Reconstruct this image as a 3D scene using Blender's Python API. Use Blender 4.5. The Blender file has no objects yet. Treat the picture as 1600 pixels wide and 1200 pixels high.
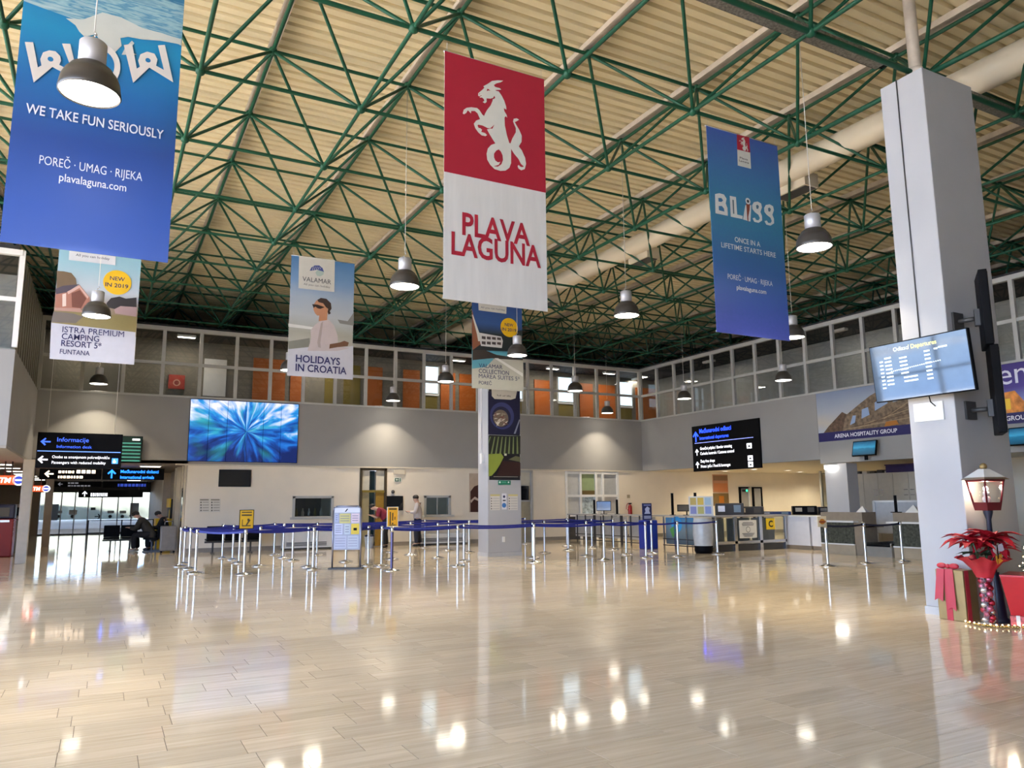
import bpy, bmesh, math, random
from mathutils import Vector, Matrix
random.seed(7)
SC = bpy.context.scene
COL = SC.collection

# ------------------------------------------------------------------ camera
F_PX, YAW, PITCH, ROLL, CAM_H = 1191.93, 0.488792, 0.154984, -0.008478, 1.5
_fw = Vector((math.sin(YAW)*math.cos(PITCH), math.cos(YAW)*math.cos(PITCH), math.sin(PITCH)))
_r0 = Vector((math.cos(YAW), -math.sin(YAW), 0)); _u0 = _r0.cross(_fw)
_r = _r0*math.cos(ROLL) + _u0*math.sin(ROLL); _u = -_r0*math.sin(ROLL) + _u0*math.cos(ROLL)
CAM = Vector((0, 0, CAM_H))
cam_d = bpy.data.cameras.new('camera'); cam_o = bpy.data.objects.new('camera', cam_d); COL.objects.link(cam_o)
cam_d.sensor_width = 36; cam_d.lens = F_PX/1600*36; cam_d.clip_end = 300; cam_d.clip_start = 0.05
m = Matrix.Identity(4)
for i in range(3):
    m[i][0] = _r[i]; m[i][1] = _u[i]; m[i][2] = -_fw[i]; m[i][3] = CAM[i]
cam_o.matrix_world = m
SC.camera = cam_o
def at(x, y, ax, v):
    """survey helper: the point of the plane ax=v seen at photo pixel (x, y)"""
    d = _fw*F_PX + _r*(x-800) - _u*(y-600); i = 'XYZ'.index(ax)
    return CAM + d*((v-CAM[i])/d[i])
def to_px(p):
    d = Vector(p)-CAM; z = d.dot(_fw)
    return (800+F_PX*d.dot(_r)/z, 600-F_PX*d.dot(_u)/z, z)

# ------------------------------------------------------------------ world, daylight, exposure
EXPOSURE = 1.36
SKY = 4.2
SUN = 40.0
LAMP_W = 360
cy = SC.cycles
cy.max_bounces = 7; cy.diffuse_bounces = 4; cy.glossy_bounces = 3; cy.transmission_bounces = 4; cy.transparent_max_bounces = 8
cy.caustics_reflective = False; cy.caustics_refractive = False; cy.sample_clamp_indirect = 6.0
vs = SC.view_settings
vs.view_transform = 'Standard'; vs.look = 'None'; vs.exposure = EXPOSURE; vs.gamma = 1; vs.use_curve_mapping = False
W = bpy.data.worlds.new('sky'); SC.world = W; W.use_nodes = True
nt = W.node_tree; nt.nodes.clear()
wo = nt.nodes.new('ShaderNodeOutputWorld'); bg = nt.nodes.new('ShaderNodeBackground')
tc = nt.nodes.new('ShaderNodeTexCoord'); nz = nt.nodes.new('ShaderNodeTexNoise'); cr = nt.nodes.new('ShaderNodeValToRGB')
nz.inputs['Scale'].default_value = 2.2; nz.inputs['Detail'].default_value = 4
cr.color_ramp.elements[0].position = 0.42; cr.color_ramp.elements[0].color = (0.20, 0.43, 1.0, 1)
cr.color_ramp.elements[1].position = 0.62; cr.color_ramp.elements[1].color = (0.66, 0.82, 1.0, 1)
nt.links.new(tc.outputs['Generated'], nz.inputs['Vector']); nt.links.new(nz.outputs['Fac'], cr.inputs['Fac'])
nt.links.new(cr.outputs['Color'], bg.inputs['Color']); nt.links.new(bg.outputs[0], wo.inputs[0])
bg.inputs['Strength'].default_value = SKY
def portal(name, loc, rot, sx, sy):
    l = bpy.data.lights.new(name, 'AREA'); l.shape = 'RECTANGLE'; l.size = sx; l.size_y = sy; l.cycles.is_portal = True
    o = bpy.data.objects.new(name, l); COL.objects.link(o); o.location = loc; o.rotation_euler = rot
FAC_X = -9.0
sun_d = bpy.data.lights.new('sun', 'SUN'); sun_d.energy = SUN; sun_d.angle = 0.02; sun_d.color = (1.0, 0.96, 0.90)
sun_o = bpy.data.objects.new('sun', sun_d); COL.objects.link(sun_o)
sun_o.rotation_euler = Vector((0.60, -0.10, -0.79)).to_track_quat('-Z', 'Y').to_euler()
portal('window_portal', (FAC_X-0.1, 5.5, 3.7), (0, -math.pi/2, 0), 7.2, 29)
portal('entrance_portal', (-0.4, 48.9, 1.3), (-math.pi/2, 0, 0), 6.0, 2.5)

# ------------------------------------------------------------------ materials
MATS = {}
def mat(name, col, rough=0.6, metal=0.0, var=0.06, scale=6.0, emit=0.0, spec=0.5, bump=0.0, stretch=None, coat=0.0, trans=0.0):
    """plain procedural surface: base colour with a little noise variation"""
    if name in MATS: return MATS[name]
    mt = bpy.data.materials.new(name); MATS[name] = mt; mt.use_nodes = True
    t = mt.node_tree; b = t.nodes['Principled BSDF']
    c = tuple(col)+(1,) if len(col) == 3 else col
    b.inputs['Roughness'].default_value = rough; b.inputs['Metallic'].default_value = metal
    b.inputs['Specular IOR Level'].default_value = spec
    b.inputs['Coat Weight'].default_value = coat
    tcn = t.nodes.new('ShaderNodeTexCoord'); n = t.nodes.new('ShaderNodeTexNoise')
    n.inputs['Scale'].default_value = scale; n.inputs['Detail'].default_value = 3
    src = tcn.outputs['Object']
    if stretch:
        mp = t.nodes.new('ShaderNodeMapping'); mp.inputs['Scale'].default_value = stretch
        t.links.new(src, mp.inputs[0]); src = mp.outputs[0]
    t.links.new(src, n.inputs['Vector'])
    r = t.nodes.new('ShaderNodeValToRGB'); e = r.color_ramp.elements
    e[0].position = 0.3; e[1].position = 0.7
    e[0].color = tuple(max(0, x*(1-var)) for x in c[:3])+(1,); e[1].color = tuple(min(1, x*(1+var)) for x in c[:3])+(1,)
    t.links.new(n.outputs['Fac'], r.inputs[0]); t.links.new(r.outputs[0], b.inputs['Base Color'])
    if emit:
        t.links.new(r.outputs[0], b.inputs['Emission Color']); b.inputs['Emission Strength'].default_value = emit
    if bump:
        bp = t.nodes.new('ShaderNodeBump'); bp.inputs['Strength'].default_value = bump; bp.inputs['Distance'].default_value = 0.01
        t.links.new(n.outputs['Fac'], bp.inputs['Height']); t.links.new(bp.outputs[0], b.inputs['Normal'])
    return mt
def srgb(h):
    h = h.lstrip('#'); v = [int(h[i:i+2], 16)/255 for i in (0, 2, 4)]
    return tuple(x/12.92 if x <= 0.04045 else ((x+0.055)/1.055)**2.4 for x in v)
def flat(h, rough=0.55, emit=0.0, name=None):
    """one print / paint colour given as a hex code"""
    return mat(name or ('print_'+h.lstrip('#')+('_e%g' % emit if emit else '')), srgb(h), rough, var=0.03, emit=emit)
def glass_mat(name, tint=(1, 1, 1), refl=0.04, rough=0.02):
    if name in MATS: return MATS[name]
    mt = bpy.data.materials.new(name); MATS[name] = mt; mt.use_nodes = True
    t = mt.node_tree; t.nodes.clear()
    o = t.nodes.new('ShaderNodeOutputMaterial'); mx = t.nodes.new('ShaderNodeMixShader')
    tr = t.nodes.new('ShaderNodeBsdfTransparent'); gl = t.nodes.new('ShaderNodeBsdfGlossy'); fr = t.nodes.new('ShaderNodeFresnel')
    tr.inputs[0].default_value = tuple(tint)+(1,); gl.inputs['Roughness'].default_value = rough; fr.inputs['IOR'].default_value = 1.45
    ge = t.nodes.new('ShaderNodeNewGeometry'); ma = t.nodes.new('ShaderNodeMath'); ma.operation = 'MULTIPLY_ADD'   # same reflectance on both sides of a thin pane
    ma.inputs[1].default_value = 1/1.45-1.45; ma.inputs[2].default_value = 1.45; t.links.new(ge.outputs['Backfacing'], ma.inputs[0]); t.links.new(ma.outputs[0], fr.inputs['IOR'])
    t.links.new(fr.outputs[0], mx.inputs[0]); t.links.new(tr.outputs[0], mx.inputs[1]); t.links.new(gl.outputs[0], mx.inputs[2])
    t.links.new(mx.outputs[0], o.inputs[0])
    return mt
def ramp_mat(name, stops, axis='Z', rough=0.5, emit=0.0, noise=0.0, nscale=5.0, nstretch=(1, 1, 1), nlo=None):
    """printed colour gradient along a Generated axis, with optional noise wobble"""
    if name in MATS: return MATS[name]
    mt = bpy.data.materials.new(name); MATS[name] = mt; mt.use_nodes = True
    t = mt.node_tree; b = t.nodes['Principled BSDF']; b.inputs['Roughness'].default_value = rough
    tcn = t.nodes.new('ShaderNodeTexCoord'); sp = t.nodes.new('ShaderNodeSeparateXYZ'); t.links.new(tcn.outputs['Generated'], sp.inputs[0])
    v = sp.outputs['XYZ'.index(axis)]
    if noise:
        mp = t.nodes.new('ShaderNodeMapping'); mp.inputs['Scale'].default_value = nstretch
        n = t.nodes.new('ShaderNodeTexNoise'); n.inputs['Scale'].default_value = nscale; n.inputs['Detail'].default_value = 5
        t.links.new(tcn.outputs['Generated'], mp.inputs[0]); t.links.new(mp.outputs[0], n.inputs['Vector'])
        a = t.nodes.new('ShaderNodeMath'); a.operation = 'SUBTRACT'; a.inputs[1].default_value = 0.5; t.links.new(n.outputs['Fac'], a.inputs[0])
        k = t.nodes.new('ShaderNodeMath'); k.operation = 'MULTIPLY_ADD'; k.inputs[1].default_value = noise
        t.links.new(a.outputs[0], k.inputs[0]); t.links.new(v, k.inputs[2]); v = k.outputs[0]
    r = t.nodes.new('ShaderNodeValToRGB'); e = r.color_ramp.elements
    while len(e) < len(stops): e.new(0.5)
    for i, (p, h) in enumerate(stops):
        e[i].position = p; e[i].color = srgb(h)+(1,)
    t.links.new(v, r.inputs[0]); t.links.new(r.outputs[0], b.inputs['Base Color'])
    if emit:
        t.links.new(r.outputs[0], b.inputs['Emission Color']); b.inputs['Emission Strength'].default_value = emit
    return mt
def tile_mat(name, island):
    mt = bpy.data.materials.new(name); MATS[name] = mt; mt.use_nodes = True
    t = mt.node_tree; b = t.nodes['Principled BSDF']
    b.inputs['Roughness'].default_value = 0.13; b.inputs['Specular IOR Level'].default_value = 0.42
    g = t.nodes.new('ShaderNodeNewGeometry'); oi = t.nodes.new('ShaderNodeObjectInfo')
    rnd = g.outputs['Random Per Island'] if island else oi.outputs['Random']
    mp = t.nodes.new('ShaderNodeMapping'); mp.inputs['Scale'].default_value = (0.9, 14, 1)
    off = t.nodes.new('ShaderNodeVectorMath'); off.operation = 'MULTIPLY_ADD'; off.inputs[1].default_value = (7, 7, 7)
    cmb = t.nodes.new('ShaderNodeCombineXYZ')
    for i in range(3): t.links.new(rnd, cmb.inputs[i])
    t.links.new(cmb.outputs[0], off.inputs[0]); t.links.new(g.outputs['Position'], off.inputs[2]); t.links.new(off.outputs[0], mp.inputs[0])
    n = t.nodes.new('ShaderNodeTexNoise'); n.inputs['Scale'].default_value = 1.6; n.inputs['Detail'].default_value = 5; n.inputs['Roughness'].default_value = 0.6
    t.links.new(mp.outputs[0], n.inputs['Vector'])
    r = t.nodes.new('ShaderNodeValToRGB'); e = r.color_ramp.elements
    e[0].position = 0.25; e[0].color = (0.62, 0.505, 0.355, 1); e[1].position = 0.75; e[1].color = (0.82, 0.71, 0.545, 1)
    t.links.new(n.outputs['Fac'], r.inputs[0])
    hsv = t.nodes.new('ShaderNodeHueSaturation'); ml = t.nodes.new('ShaderNodeMath'); ml.operation = 'MULTIPLY_ADD'
    ml.inputs[1].default_value = 0.14; ml.inputs[2].default_value = 0.93; t.links.new(rnd, ml.inputs[0]); t.links.new(ml.outputs[0], hsv.inputs['Value'])
    t.links.new(r.outputs[0], hsv.inputs['Color']); t.links.new(hsv.outputs[0], b.inputs['Base Color'])
    n2 = t.nodes.new('ShaderNodeTexNoise'); n2.inputs['Scale'].default_value = 1.3; t.links.new(g.outputs['Position'], n2.inputs['Vector'])
    m2 = t.nodes.new('ShaderNodeMapRange'); m2.inputs[3].default_value = 0.05; m2.inputs[4].default_value = 0.095
    t.links.new(n2.outputs['Fac'], m2.inputs[0]); t.links.new(m2.outputs[0], b.inputs['Roughness'])
    return mt

M_WALL = mat('wall_paint', (0.74, 0.67, 0.55), 0.75, var=0.04, scale=1.2)
M_BAND = mat('band_paint', (0.29, 0.283, 0.272), 0.7, var=0.04, scale=0.8)
M_COLUMN = mat('column_paint', (0.43, 0.43, 0.44), 0.6, var=0.03, scale=1.5)
M_WHITE = mat('white_paint', (0.72, 0.72, 0.70), 0.5, var=0.03)
M_FRAME = mat('window_frame_paint', (0.42, 0.42, 0.40), 0.5, var=0.04)
M_DARKVOID = mat('unlit_void_shade', (0.02, 0.02, 0.022), 0.8, var=0.1)  # near-black colour carries the darkness of the unlit roof void
M_GREEN = mat('green_steel_paint', (0.007, 0.066, 0.034), 0.45, var=0.12, scale=3, spec=0.3)
M_SHEET = mat('cream_roof_sheet', (0.78, 0.685, 0.46), 0.55, var=0.08, scale=0.7)
M_PURLIN = mat('pale_purlin_paint', (0.55, 0.48, 0.40), 0.6, var=0.12, scale=5)
M_STEEL = mat('brushed_steel', (0.62, 0.62, 0.62), 0.25, 1.0, var=0.06, stretch=(1, 1, 12))
M_CHROME = mat('polished_steel', (0.75, 0.75, 0.76), 0.16, 1.0, var=0.03)
M_BLACK = mat('black_plastic', (0.004, 0.004, 0.005), 0.5, var=0.1, spec=0.08)
M_DGREY = mat('dark_grey_metal', (0.05, 0.048, 0.046), 0.45, var=0.08)
M_GLASS = glass_mat('window_glass')
M_DGLASS = glass_mat('tinted_glass', (0.75, 0.78, 0.76))
M_SCREEN = mat('screen_glass', (0.006, 0.007, 0.009), 0.06, var=0.1, spec=0.6)
M_GROUT = mat('tile_grout', (0.16, 0.13, 0.10), 0.8)
M_BEIGE = mat('beige_paint', (0.60, 0.52, 0.37), 0.6, var=0.04, scale=2)
M_BROWN = mat('bronze_frame', (0.06, 0.045, 0.025), 0.4, var=0.1)
M_ORANGE = mat('orange_door_laminate', (0.36, 0.09, 0.010), 0.5, var=0.1, scale=2)
M_OLIVE = mat('olive_panel_laminate', (0.16, 0.12, 0.02), 0.5, var=0.1, scale=2)
M_CREAM = mat('cream_laminate', (0.55, 0.50, 0.40), 0.5, var=0.04)
M_LIGHT = mat('lit_diffuser', (1.0, 0.95, 0.85), 0.5, var=0.01, emit=3.5)
M_TILE = tile_mat('travertine_tile', False); M_TILEF = tile_mat('travertine_tile_field', True)

# ------------------------------------------------------------------ mesh helpers
def wloc(o):
    v = Vector((0, 0, 0))
    while o is not None:
        v += o.location; o = o.parent
    return v
class MB:
    """collects faces (several materials) and links them as ONE mesh object"""
    def __init__(s): s.v = []; s.f = []; s.mi = []; s.mats = []; s.sm = []
    def _m(s, mt):
        if mt not in s.mats: s.mats.append(mt)
        return s.mats.index(mt)
    def add(s, vs_, fs, mt, smooth=False):
        b = len(s.v); s.v += [tuple(p) for p in vs_]; k = s._m(mt)
        for f in fs: s.f.append(tuple(b+i for i in f)); s.mi.append(k); s.sm.append(smooth)
        return s
    def box(s, lo, hi, mt, M=None):
        x0, y0, z0 = lo; x1, y1, z1 = hi
        p = [(x0,y0,z0),(x1,y0,z0),(x1,y1,z0),(x0,y1,z0),(x0,y0,z1),(x1,y0,z1),(x1,y1,z1),(x0,y1,z1)]
        if M is not None: p = [M @ Vector(q) for q in p]
        return s.add(p, [(0,3,2,1),(4,5,6,7),(0,1,5,4),(1,2,6,5),(2,3,7,6),(3,0,4,7)], mt)
    def rbox(s, lo, hi, mt, b=0.01, M=None):
        """box with chamfered edges"""
        x0, y0, z0 = lo; x1, y1, z1 = hi
        bm = bmesh.new(); bmesh.ops.create_cube(bm, size=1)
        for v in bm.verts:
            v.co = Vector(((x0+x1)/2+v.co.x*(x1-x0), (y0+y1)/2+v.co.y*(y1-y0), (z0+z1)/2+v.co.z*(z1-z0)))
        bmesh.ops.bevel(bm, geom=bm.edges[:]+bm.verts[:], offset=b, segments=2, affect='EDGES', profile=0.5)
        if M is not None: bmesh.ops.transform(bm, matrix=M, verts=bm.verts)
        bm.verts.index_update()
        s.add([v.co[:] for v in bm.verts], [[v.index for v in f.verts] for f in bm.faces], mt); bm.free(); return s
    def lathe(s, prof, mt, c=(0, 0, 0), n=20, cap0=False, cap1=False, smooth=True, M=None):
        vs_, fs = [], []
        for r, z in prof:
            for k in range(n):
                a = 2*math.pi*k/n; vs_.append(Vector((r*math.cos(a), r*math.sin(a), z)))
        for i in range(len(prof)-1):
            for k in range(n):
                fs.append((i*n+k, i*n+(k+1) % n, (i+1)*n+(k+1) % n, (i+1)*n+k))
        if M is not None: vs_ = [M @ v for v in vs_]
        vs_ = [v+Vector(c) for v in vs_]
        s.add(vs_, fs, mt, smooth)
        b = len(s.v)-len(vs_); k = s._m(mt)
        if cap0: s.f.append(tuple(b+i for i in reversed(range(n)))); s.mi.append(k); s.sm.append(False)
        if cap1: s.f.append(tuple(b+(len(prof)-1)*n+i for i in range(n))); s.mi.append(k); s.sm.append(False)
        return s
    def tube(s, p, q, r, mt, n=8, r2=None, caps=True):
        p, q = Vector(p), Vector(q); d = q-p
        R = d.to_track_quat('Z', 'Y').to_matrix().to_4x4()
        return s.lathe([(r, 0), (r if r2 is None else r2, d.length)], mt, c=p, n=n, cap0=caps, cap1=caps, M=R)
    def path(s, pts, r, mt, n=8):
        for a, b in zip(pts[:-1], pts[1:]): s.tube(a, b, r, mt, n)
        return s
    def poly(s, pts, mt, thick=None, d=None):
        """flat polygon (list of 3-D points); with thick, extruded along vector d"""
        pts = [Vector(p) for p in pts]; n = len(pts)
        if not thick: return s.add(pts, [tuple(range(n))], mt)
        o = Vector(d)*thick
        return s.add(pts+[p+o for p in pts], [tuple(range(n)), tuple(reversed(range(n, 2*n)))]+[(i, n+i, n+(i+1) % n, (i+1) % n) for i in range(n)], mt)
    def ball(s, c, r, mt, n=10, sc=(1, 1, 1)):
        prof = [(max(1e-4, r*math.sin(math.pi*i/(n//2+2))), -r*math.cos(math.pi*i/(n//2+2))) for i in range(n//2+3)]
        return s.lathe(prof, mt, c=c, n=n, M=Matrix.Diagonal((*sc, 1)))
    def mesh(s, name, off=(0, 0, 0)):
        me = bpy.data.meshes.new(name); o = Vector(off)
        me.from_pydata([tuple(Vector(p)-o) for p in s.v], [], s.f)
        for mt in s.mats: me.materials.append(mt)
        me.polygons.foreach_set('material_index', s.mi); me.polygons.foreach_set('use_smooth', s.sm); me.update()
        return me
    def build(s, name, parent=None, local=False, **kw):
        """parent given: vertices are world coordinates unless local"""
        off = Vector((0, 0, 0)) if (local or parent is None) else wloc(parent)
        o = bpy.data.objects.new(name, s.mesh(name, off)); COL.objects.link(o)
        if parent is not None: o.parent = parent
        return tag(o, **kw)
def tag(o, label=None, cat=None, group=None, kind=None):
    if label: o['label'] = label
    if cat: o['category'] = cat
    if group: o['group'] = group
    if kind: o['kind'] = kind
    return o
def thing(name, loc=(0, 0, 0), label=None, cat=None, group=None, kind=None, rz=0.0):
    o = bpy.data.objects.new(name, None); COL.objects.link(o); o.location = loc; o.rotation_euler = (0, 0, rz); o.empty_display_size = 0.1
    return tag(o, label, cat, group, kind)
def inst(src, name, parent=None, matrix=None):
    """another object that shares mesh data"""
    o = bpy.data.objects.new(name, src if isinstance(src, bpy.types.Mesh) else src.data); COL.objects.link(o)
    if parent is not None: o.parent = parent
    if matrix is not None: o.matrix_local = matrix
    return o
def copy_tree(o, parent=None, loc=None, rz=None):
    c = o.copy(); COL.objects.link(c); c.parent = parent
    if loc is not None: c.location = loc
    if rz is not None: c.rotation_euler = (0, 0, rz)
    for ch in list(o.children): copy_tree(ch, c)
    return c
_tx = [None]
def text_mesh(body, bold=0.0):
    """flat glyph mesh of a line of text (built-in font), as verts in x (right), y (up) with faces"""
    cu = bpy.data.curves.new('lettering', 'FONT'); cu.body = body; cu.size = 1; cu.offset = bold; cu.resolution_u = 3
    o = bpy.data.objects.new('lettering', cu); COL.objects.link(o)
    dg = bpy.context.evaluated_depsgraph_get(); dg.update()
    me = bpy.data.meshes.new_from_object(o.evaluated_get(dg))
    v = [p.co.copy() for p in me.vertices]; f = [tuple(p.vertices) for p in me.polygons]
    bpy.data.objects.remove(o); bpy.data.curves.remove(cu); bpy.data.meshes.remove(me)
    return v, f
def text(mb, body, mt, origin, right, up, width=None, height=None, align='L', bold=0.0, shear=0.0):
    """lettering fitted to a width and/or cap height on a plane: origin is the left (or centre) of the baseline"""
    v, f = text_mesh(body, bold)
    if not v: return
    x0 = min(p.x for p in v); x1 = max(p.x for p in v)
    caps = 0.70
    sx = (width/(x1-x0)) if width else None; sy = (height/caps) if height else None
    if sx is None: sx = sy
    if sy is None: sy = sx
    R, U, O = Vector(right).normalized(), Vector(up).normalized(), Vector(origin)
    sh = {'L': x0, 'C': (x0+x1)/2, 'R': x1}[align]
    mb.add([O+R*((p.x-sh)*sx+p.y*shear*sy)+U*(p.y*sy) for p in v], f, mt)
def light_obj(name, kind, loc, energy, color=(1, 0.9, 0.75), parent=None, **kw):
    l = bpy.data.lights.new(name, kind); l.energy = energy; l.color = color
    for k, v in kw.items(): setattr(l, k, v)
    o = bpy.data.objects.new(name, l); COL.objects.link(o)
    if parent is not None: o.parent = parent; o.location = Vector(loc)-wloc(parent)
    else: o.location = loc
    return o

# ================================================================== STRUCTURE
YB, XR, XL = 27.07, 20.86, -1.97          # back wall, right wall, left wall planes
Z0, Z1, Z2 = 2.86, 5.03, 7.37             # underside of band, top of band, top of glazing
TX0, TMX, TY0, TMY, TZB, TZT = 0.83, 2.355, 6.32, 2.32, 7.64, 8.94

# ---- floor: travertine tiles over a grout bed
floor = thing('floor', (0, 0, 0), 'polished beige travertine tile floor of the hall', None, kind='structure')
MB().box((-30, -10, -0.2), (36, 62, -0.003), M_GROUT).build('floor_bed', floor)
TW = 0.305
rows = {}
allt = []
rr = random.Random(3)
y = 2.4; 
while y < 49:
    x = -15 + rr.random()*0.6
    xmax = 6 if y > 28 else 34
    while x < xmax:
        L = rr.choice((0.6, 0.6, 0.6, 0.75, 0.9))
        allt.append((x, y, L)); x += L
    y += TW
def seen(x, y, z=0.0, mx=40):
    d = Vector((x, y, z))-CAM
    if d.dot(_fw) < 0.5: return False
    p = to_px((x, y, z)); return -mx < p[0] < 1600+mx and -mx < p[1] < 1200+mx
near = sorted([t for t in allt if seen(t[0]+t[2]/2, t[1]+TW/2)], key=lambda t: (t[0]+t[2]/2)**2+(t[1])**2)[:300]
nearset = set(near)
G = 0.0022
tile_meshes = {L: MB().box((G, G, -0.012), (L-G, TW-G, 0), M_TILE).mesh('floor_tile') for L in (0.6, 0.75, 0.9)}
for (x, yy, L) in near:
    o = inst(tile_meshes[L], 'floor_tile', floor); o.location = (x, yy, 0)
mb = MB(); V, Fc = [], []
for t in allt:
    if t in nearset or not (seen(t[0]+t[2]/2, t[1], 0, 500)): continue
    x, yy, L = t; b = len(V)
    V += [(x+G, yy+G, 0), (x+L-G, yy+G, 0), (x+L-G, yy+TW-G, 0), (x+G, yy+TW-G, 0), (x+G, yy+G, -.008), (x+L-G, yy+G, -.008), (x+L-G, yy+TW-G, -.008), (x+G, yy+TW-G, -.008)]
    Fc += [(b, b+1, b+2, b+3), (b+4, b+5, b+1, b), (b+5, b+6, b+2, b+1), (b+6, b+7, b+3, b+2), (b+7, b+4, b, b+3)]
mb.add(V, Fc, M_TILEF); mb.build('tile_field', floor, kind='stuff')

# ---- ceiling: corrugated sheets on purlins
ceiling = thing('ceiling', (0, 0, 9.0), 'cream corrugated metal roof deck over the hall', None, kind='structure')
SX0, SX1, SY0, SY1 = FAC_X-1.5, 28.0, -10.0, 35.0
PITCH_C = 0.235
def sheet_mesh(w):
    pr = []; yv = SY0
    while yv < SY1:
        pr += [(yv, 0.0), (yv+PITCH_C*0.60, 0.0), (yv+PITCH_C*0.68, 0.065), (yv+PITCH_C*0.92, 0.065)]; yv += PITCH_C
    vs_ = [(0, a, b) for a, b in pr]+[(w, a, b) for a, b in pr]; n = len(pr)
    return MB().add(vs_, [(i+1, i, n+i, n+i+1) for i in range(n-1)], M_SHEET).mesh('roof_sheet')
sm = sheet_mesh(TMX+0.04)
i = math.floor((SX0-(TX0-TMX/2))/TMX)
purl = MB().box((-0.045, SY0, 0), (0.045, SY1, 0.13), M_PURLIN).box((-0.075, SY0, 0.0), (0.075, SY1, 0.012), M_PURLIN).mesh('purlin')
while TX0+TMX/2+i*TMX < SX1:
    xx = TX0-TMX/2+i*TMX
    o = inst(sm, 'roof_sheet', ceiling); o.location = (xx-0.02, 0, 9.165-9.0)
    o = inst(purl, 'purlin', ceiling); o.location = (xx, 0, 9.03-9.0)
    i += 1
MB().box((SX0, SY0, 9.3), (SX1+1, SY1, 9.5), M_DARKVOID).build('roof_cover', ceiling)

# ---- space frame
frame = thing('space_frame', (0, 0, TZB), 'green tubular steel space frame under the cream roof', 'roof truss')
unit = MB().lathe([(1, 0), (1, 1)], M_GREEN, n=8).mesh('tube')
def member(p, q, r):
    d = Vector(q)-Vector(p)
    return Matrix.LocRotScale(Vector(p)-Vector((0, 0, TZB)), d.to_track_quat('Z', 'Y'), Vector((r, r, d.length)))
bn = {}; tn = {}
for i in range(-6, 12):
    for j in range(-4, 13):
        bn[i, j] = Vector((TX0+TMX*i, TY0+TMY*j, TZB)); tn[i, j] = Vector((TX0+TMX*(i+.5), TY0+TMY*(j+.5), TZT))
mem = {'bottom_chord': [], 'top_chord': [], 'diagonal': []}
for (i, j), p in bn.items():
    for di, dj in ((1, 0), (0, 1)):
        if (i+di, j+dj) in bn: mem['bottom_chord'].append((p, bn[i+di, j+dj], 0.040 if (j in (0,) and di) or (i == 4 and dj) else 0.031))
        if (i+di, j+dj) in tn: mem['top_chord'].append((tn[i, j], tn[i+di, j+dj], 0.034 if dj else 0.030))
    for a, b in ((0, 0), (-1, 0), (0, -1), (-1, -1)):
        if (i+a, j+b) in tn: mem['diagonal'].append((p, tn[i+a, j+b], 0.027))
rest = MB()
for nm, ls in mem.items():
    vis = [m_ for m_ in ls if seen(*((m_[0]+m_[1])/2), 120)]
    vis.sort(key=lambda m_: ((m_[0]+m_[1])/2-CAM).length)
    pick = vis[:290]; ps = set(id(m_) for m_ in pick)
    for p, q, r in pick:
        inst(unit, nm, frame, member(p, q, r))
    for m_ in ls:
        if id(m_) not in ps: rest.tube(m_[0], m_[1], m_[2], M_GREEN, n=5, caps=False)
rest.build('far_members', frame, kind='stuff')
ballm = MB().ball((0, 0, 0), 0.075, M_GREEN, n=10).mesh('node')
allnodes = [p for p in list(bn.values())+list(tn.values()) if seen(*p, 60)]
allnodes.sort(key=lambda p: (p-CAM).length)
for p in allnodes[:140]:
    inst(ballm, 'node', frame, Matrix.Translation(p-Vector((0, 0, TZB))))
rest = MB()
for p in allnodes[140:]: rest.ball(p, 0.075, M_GREEN, n=6)
rest.build('far_nodes', frame, kind='stuff')

# ---- back wall: lower wall, projecting band
def wall(name, boxes, mt=None, label=None):
    b = MB()
    for lo, hi in boxes: b.box(lo, hi, mt or M_WALL)
    return b.build(name, label=label, kind='structure')
DOOR = (8.17, 9.15)                      # brown door in the back wall
W1 = (5.85, 7.17, 1.10, 1.75); W2 = (10.70, 11.67, 1.10, 1.75)   # serving windows x0,x1,z0,z1
WSX = (16.9, 19.55)                      # framed glazing beside the corner
D2 = (14.55, 15.30)
def pierced(x0, x1, holes, ya, yb, zt):
    """wall boxes around rectangular holes (x0,x1,z0,z1), holes sorted by x"""
    out = []; x = x0
    for a, b, z0, z1 in holes:
        out.append(((x, ya, 0), (a, yb, zt)))
        if z0 > 0: out.append(((a, ya, 0), (b, yb, z0)))
        if z1 < zt: out.append(((a, ya, z1), (b, yb, zt)))
        x = b
    out.append(((x, ya, 0), (x1, yb, zt)))
    return out
wall('wall_back', pierced(2.39, 33, [(*W1,), (DOOR[0], DOOR[1], 0, 2.80), (*W2,), (D2[0], D2[1], 0.0, 2.80), (WSX[0], WSX[1], 0.0, 2.78)], YB+0.04, YB+0.29, Z0+0.05), M_WALL)
wall('wall_back_band', [((XL, YB, Z0), (XR, YB+0.25, Z1))], M_BAND)
wall('wall_behind_offices', [((2.39, 30.6, 0), (33, 30.7, Z0))], M_CREAM)
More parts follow.
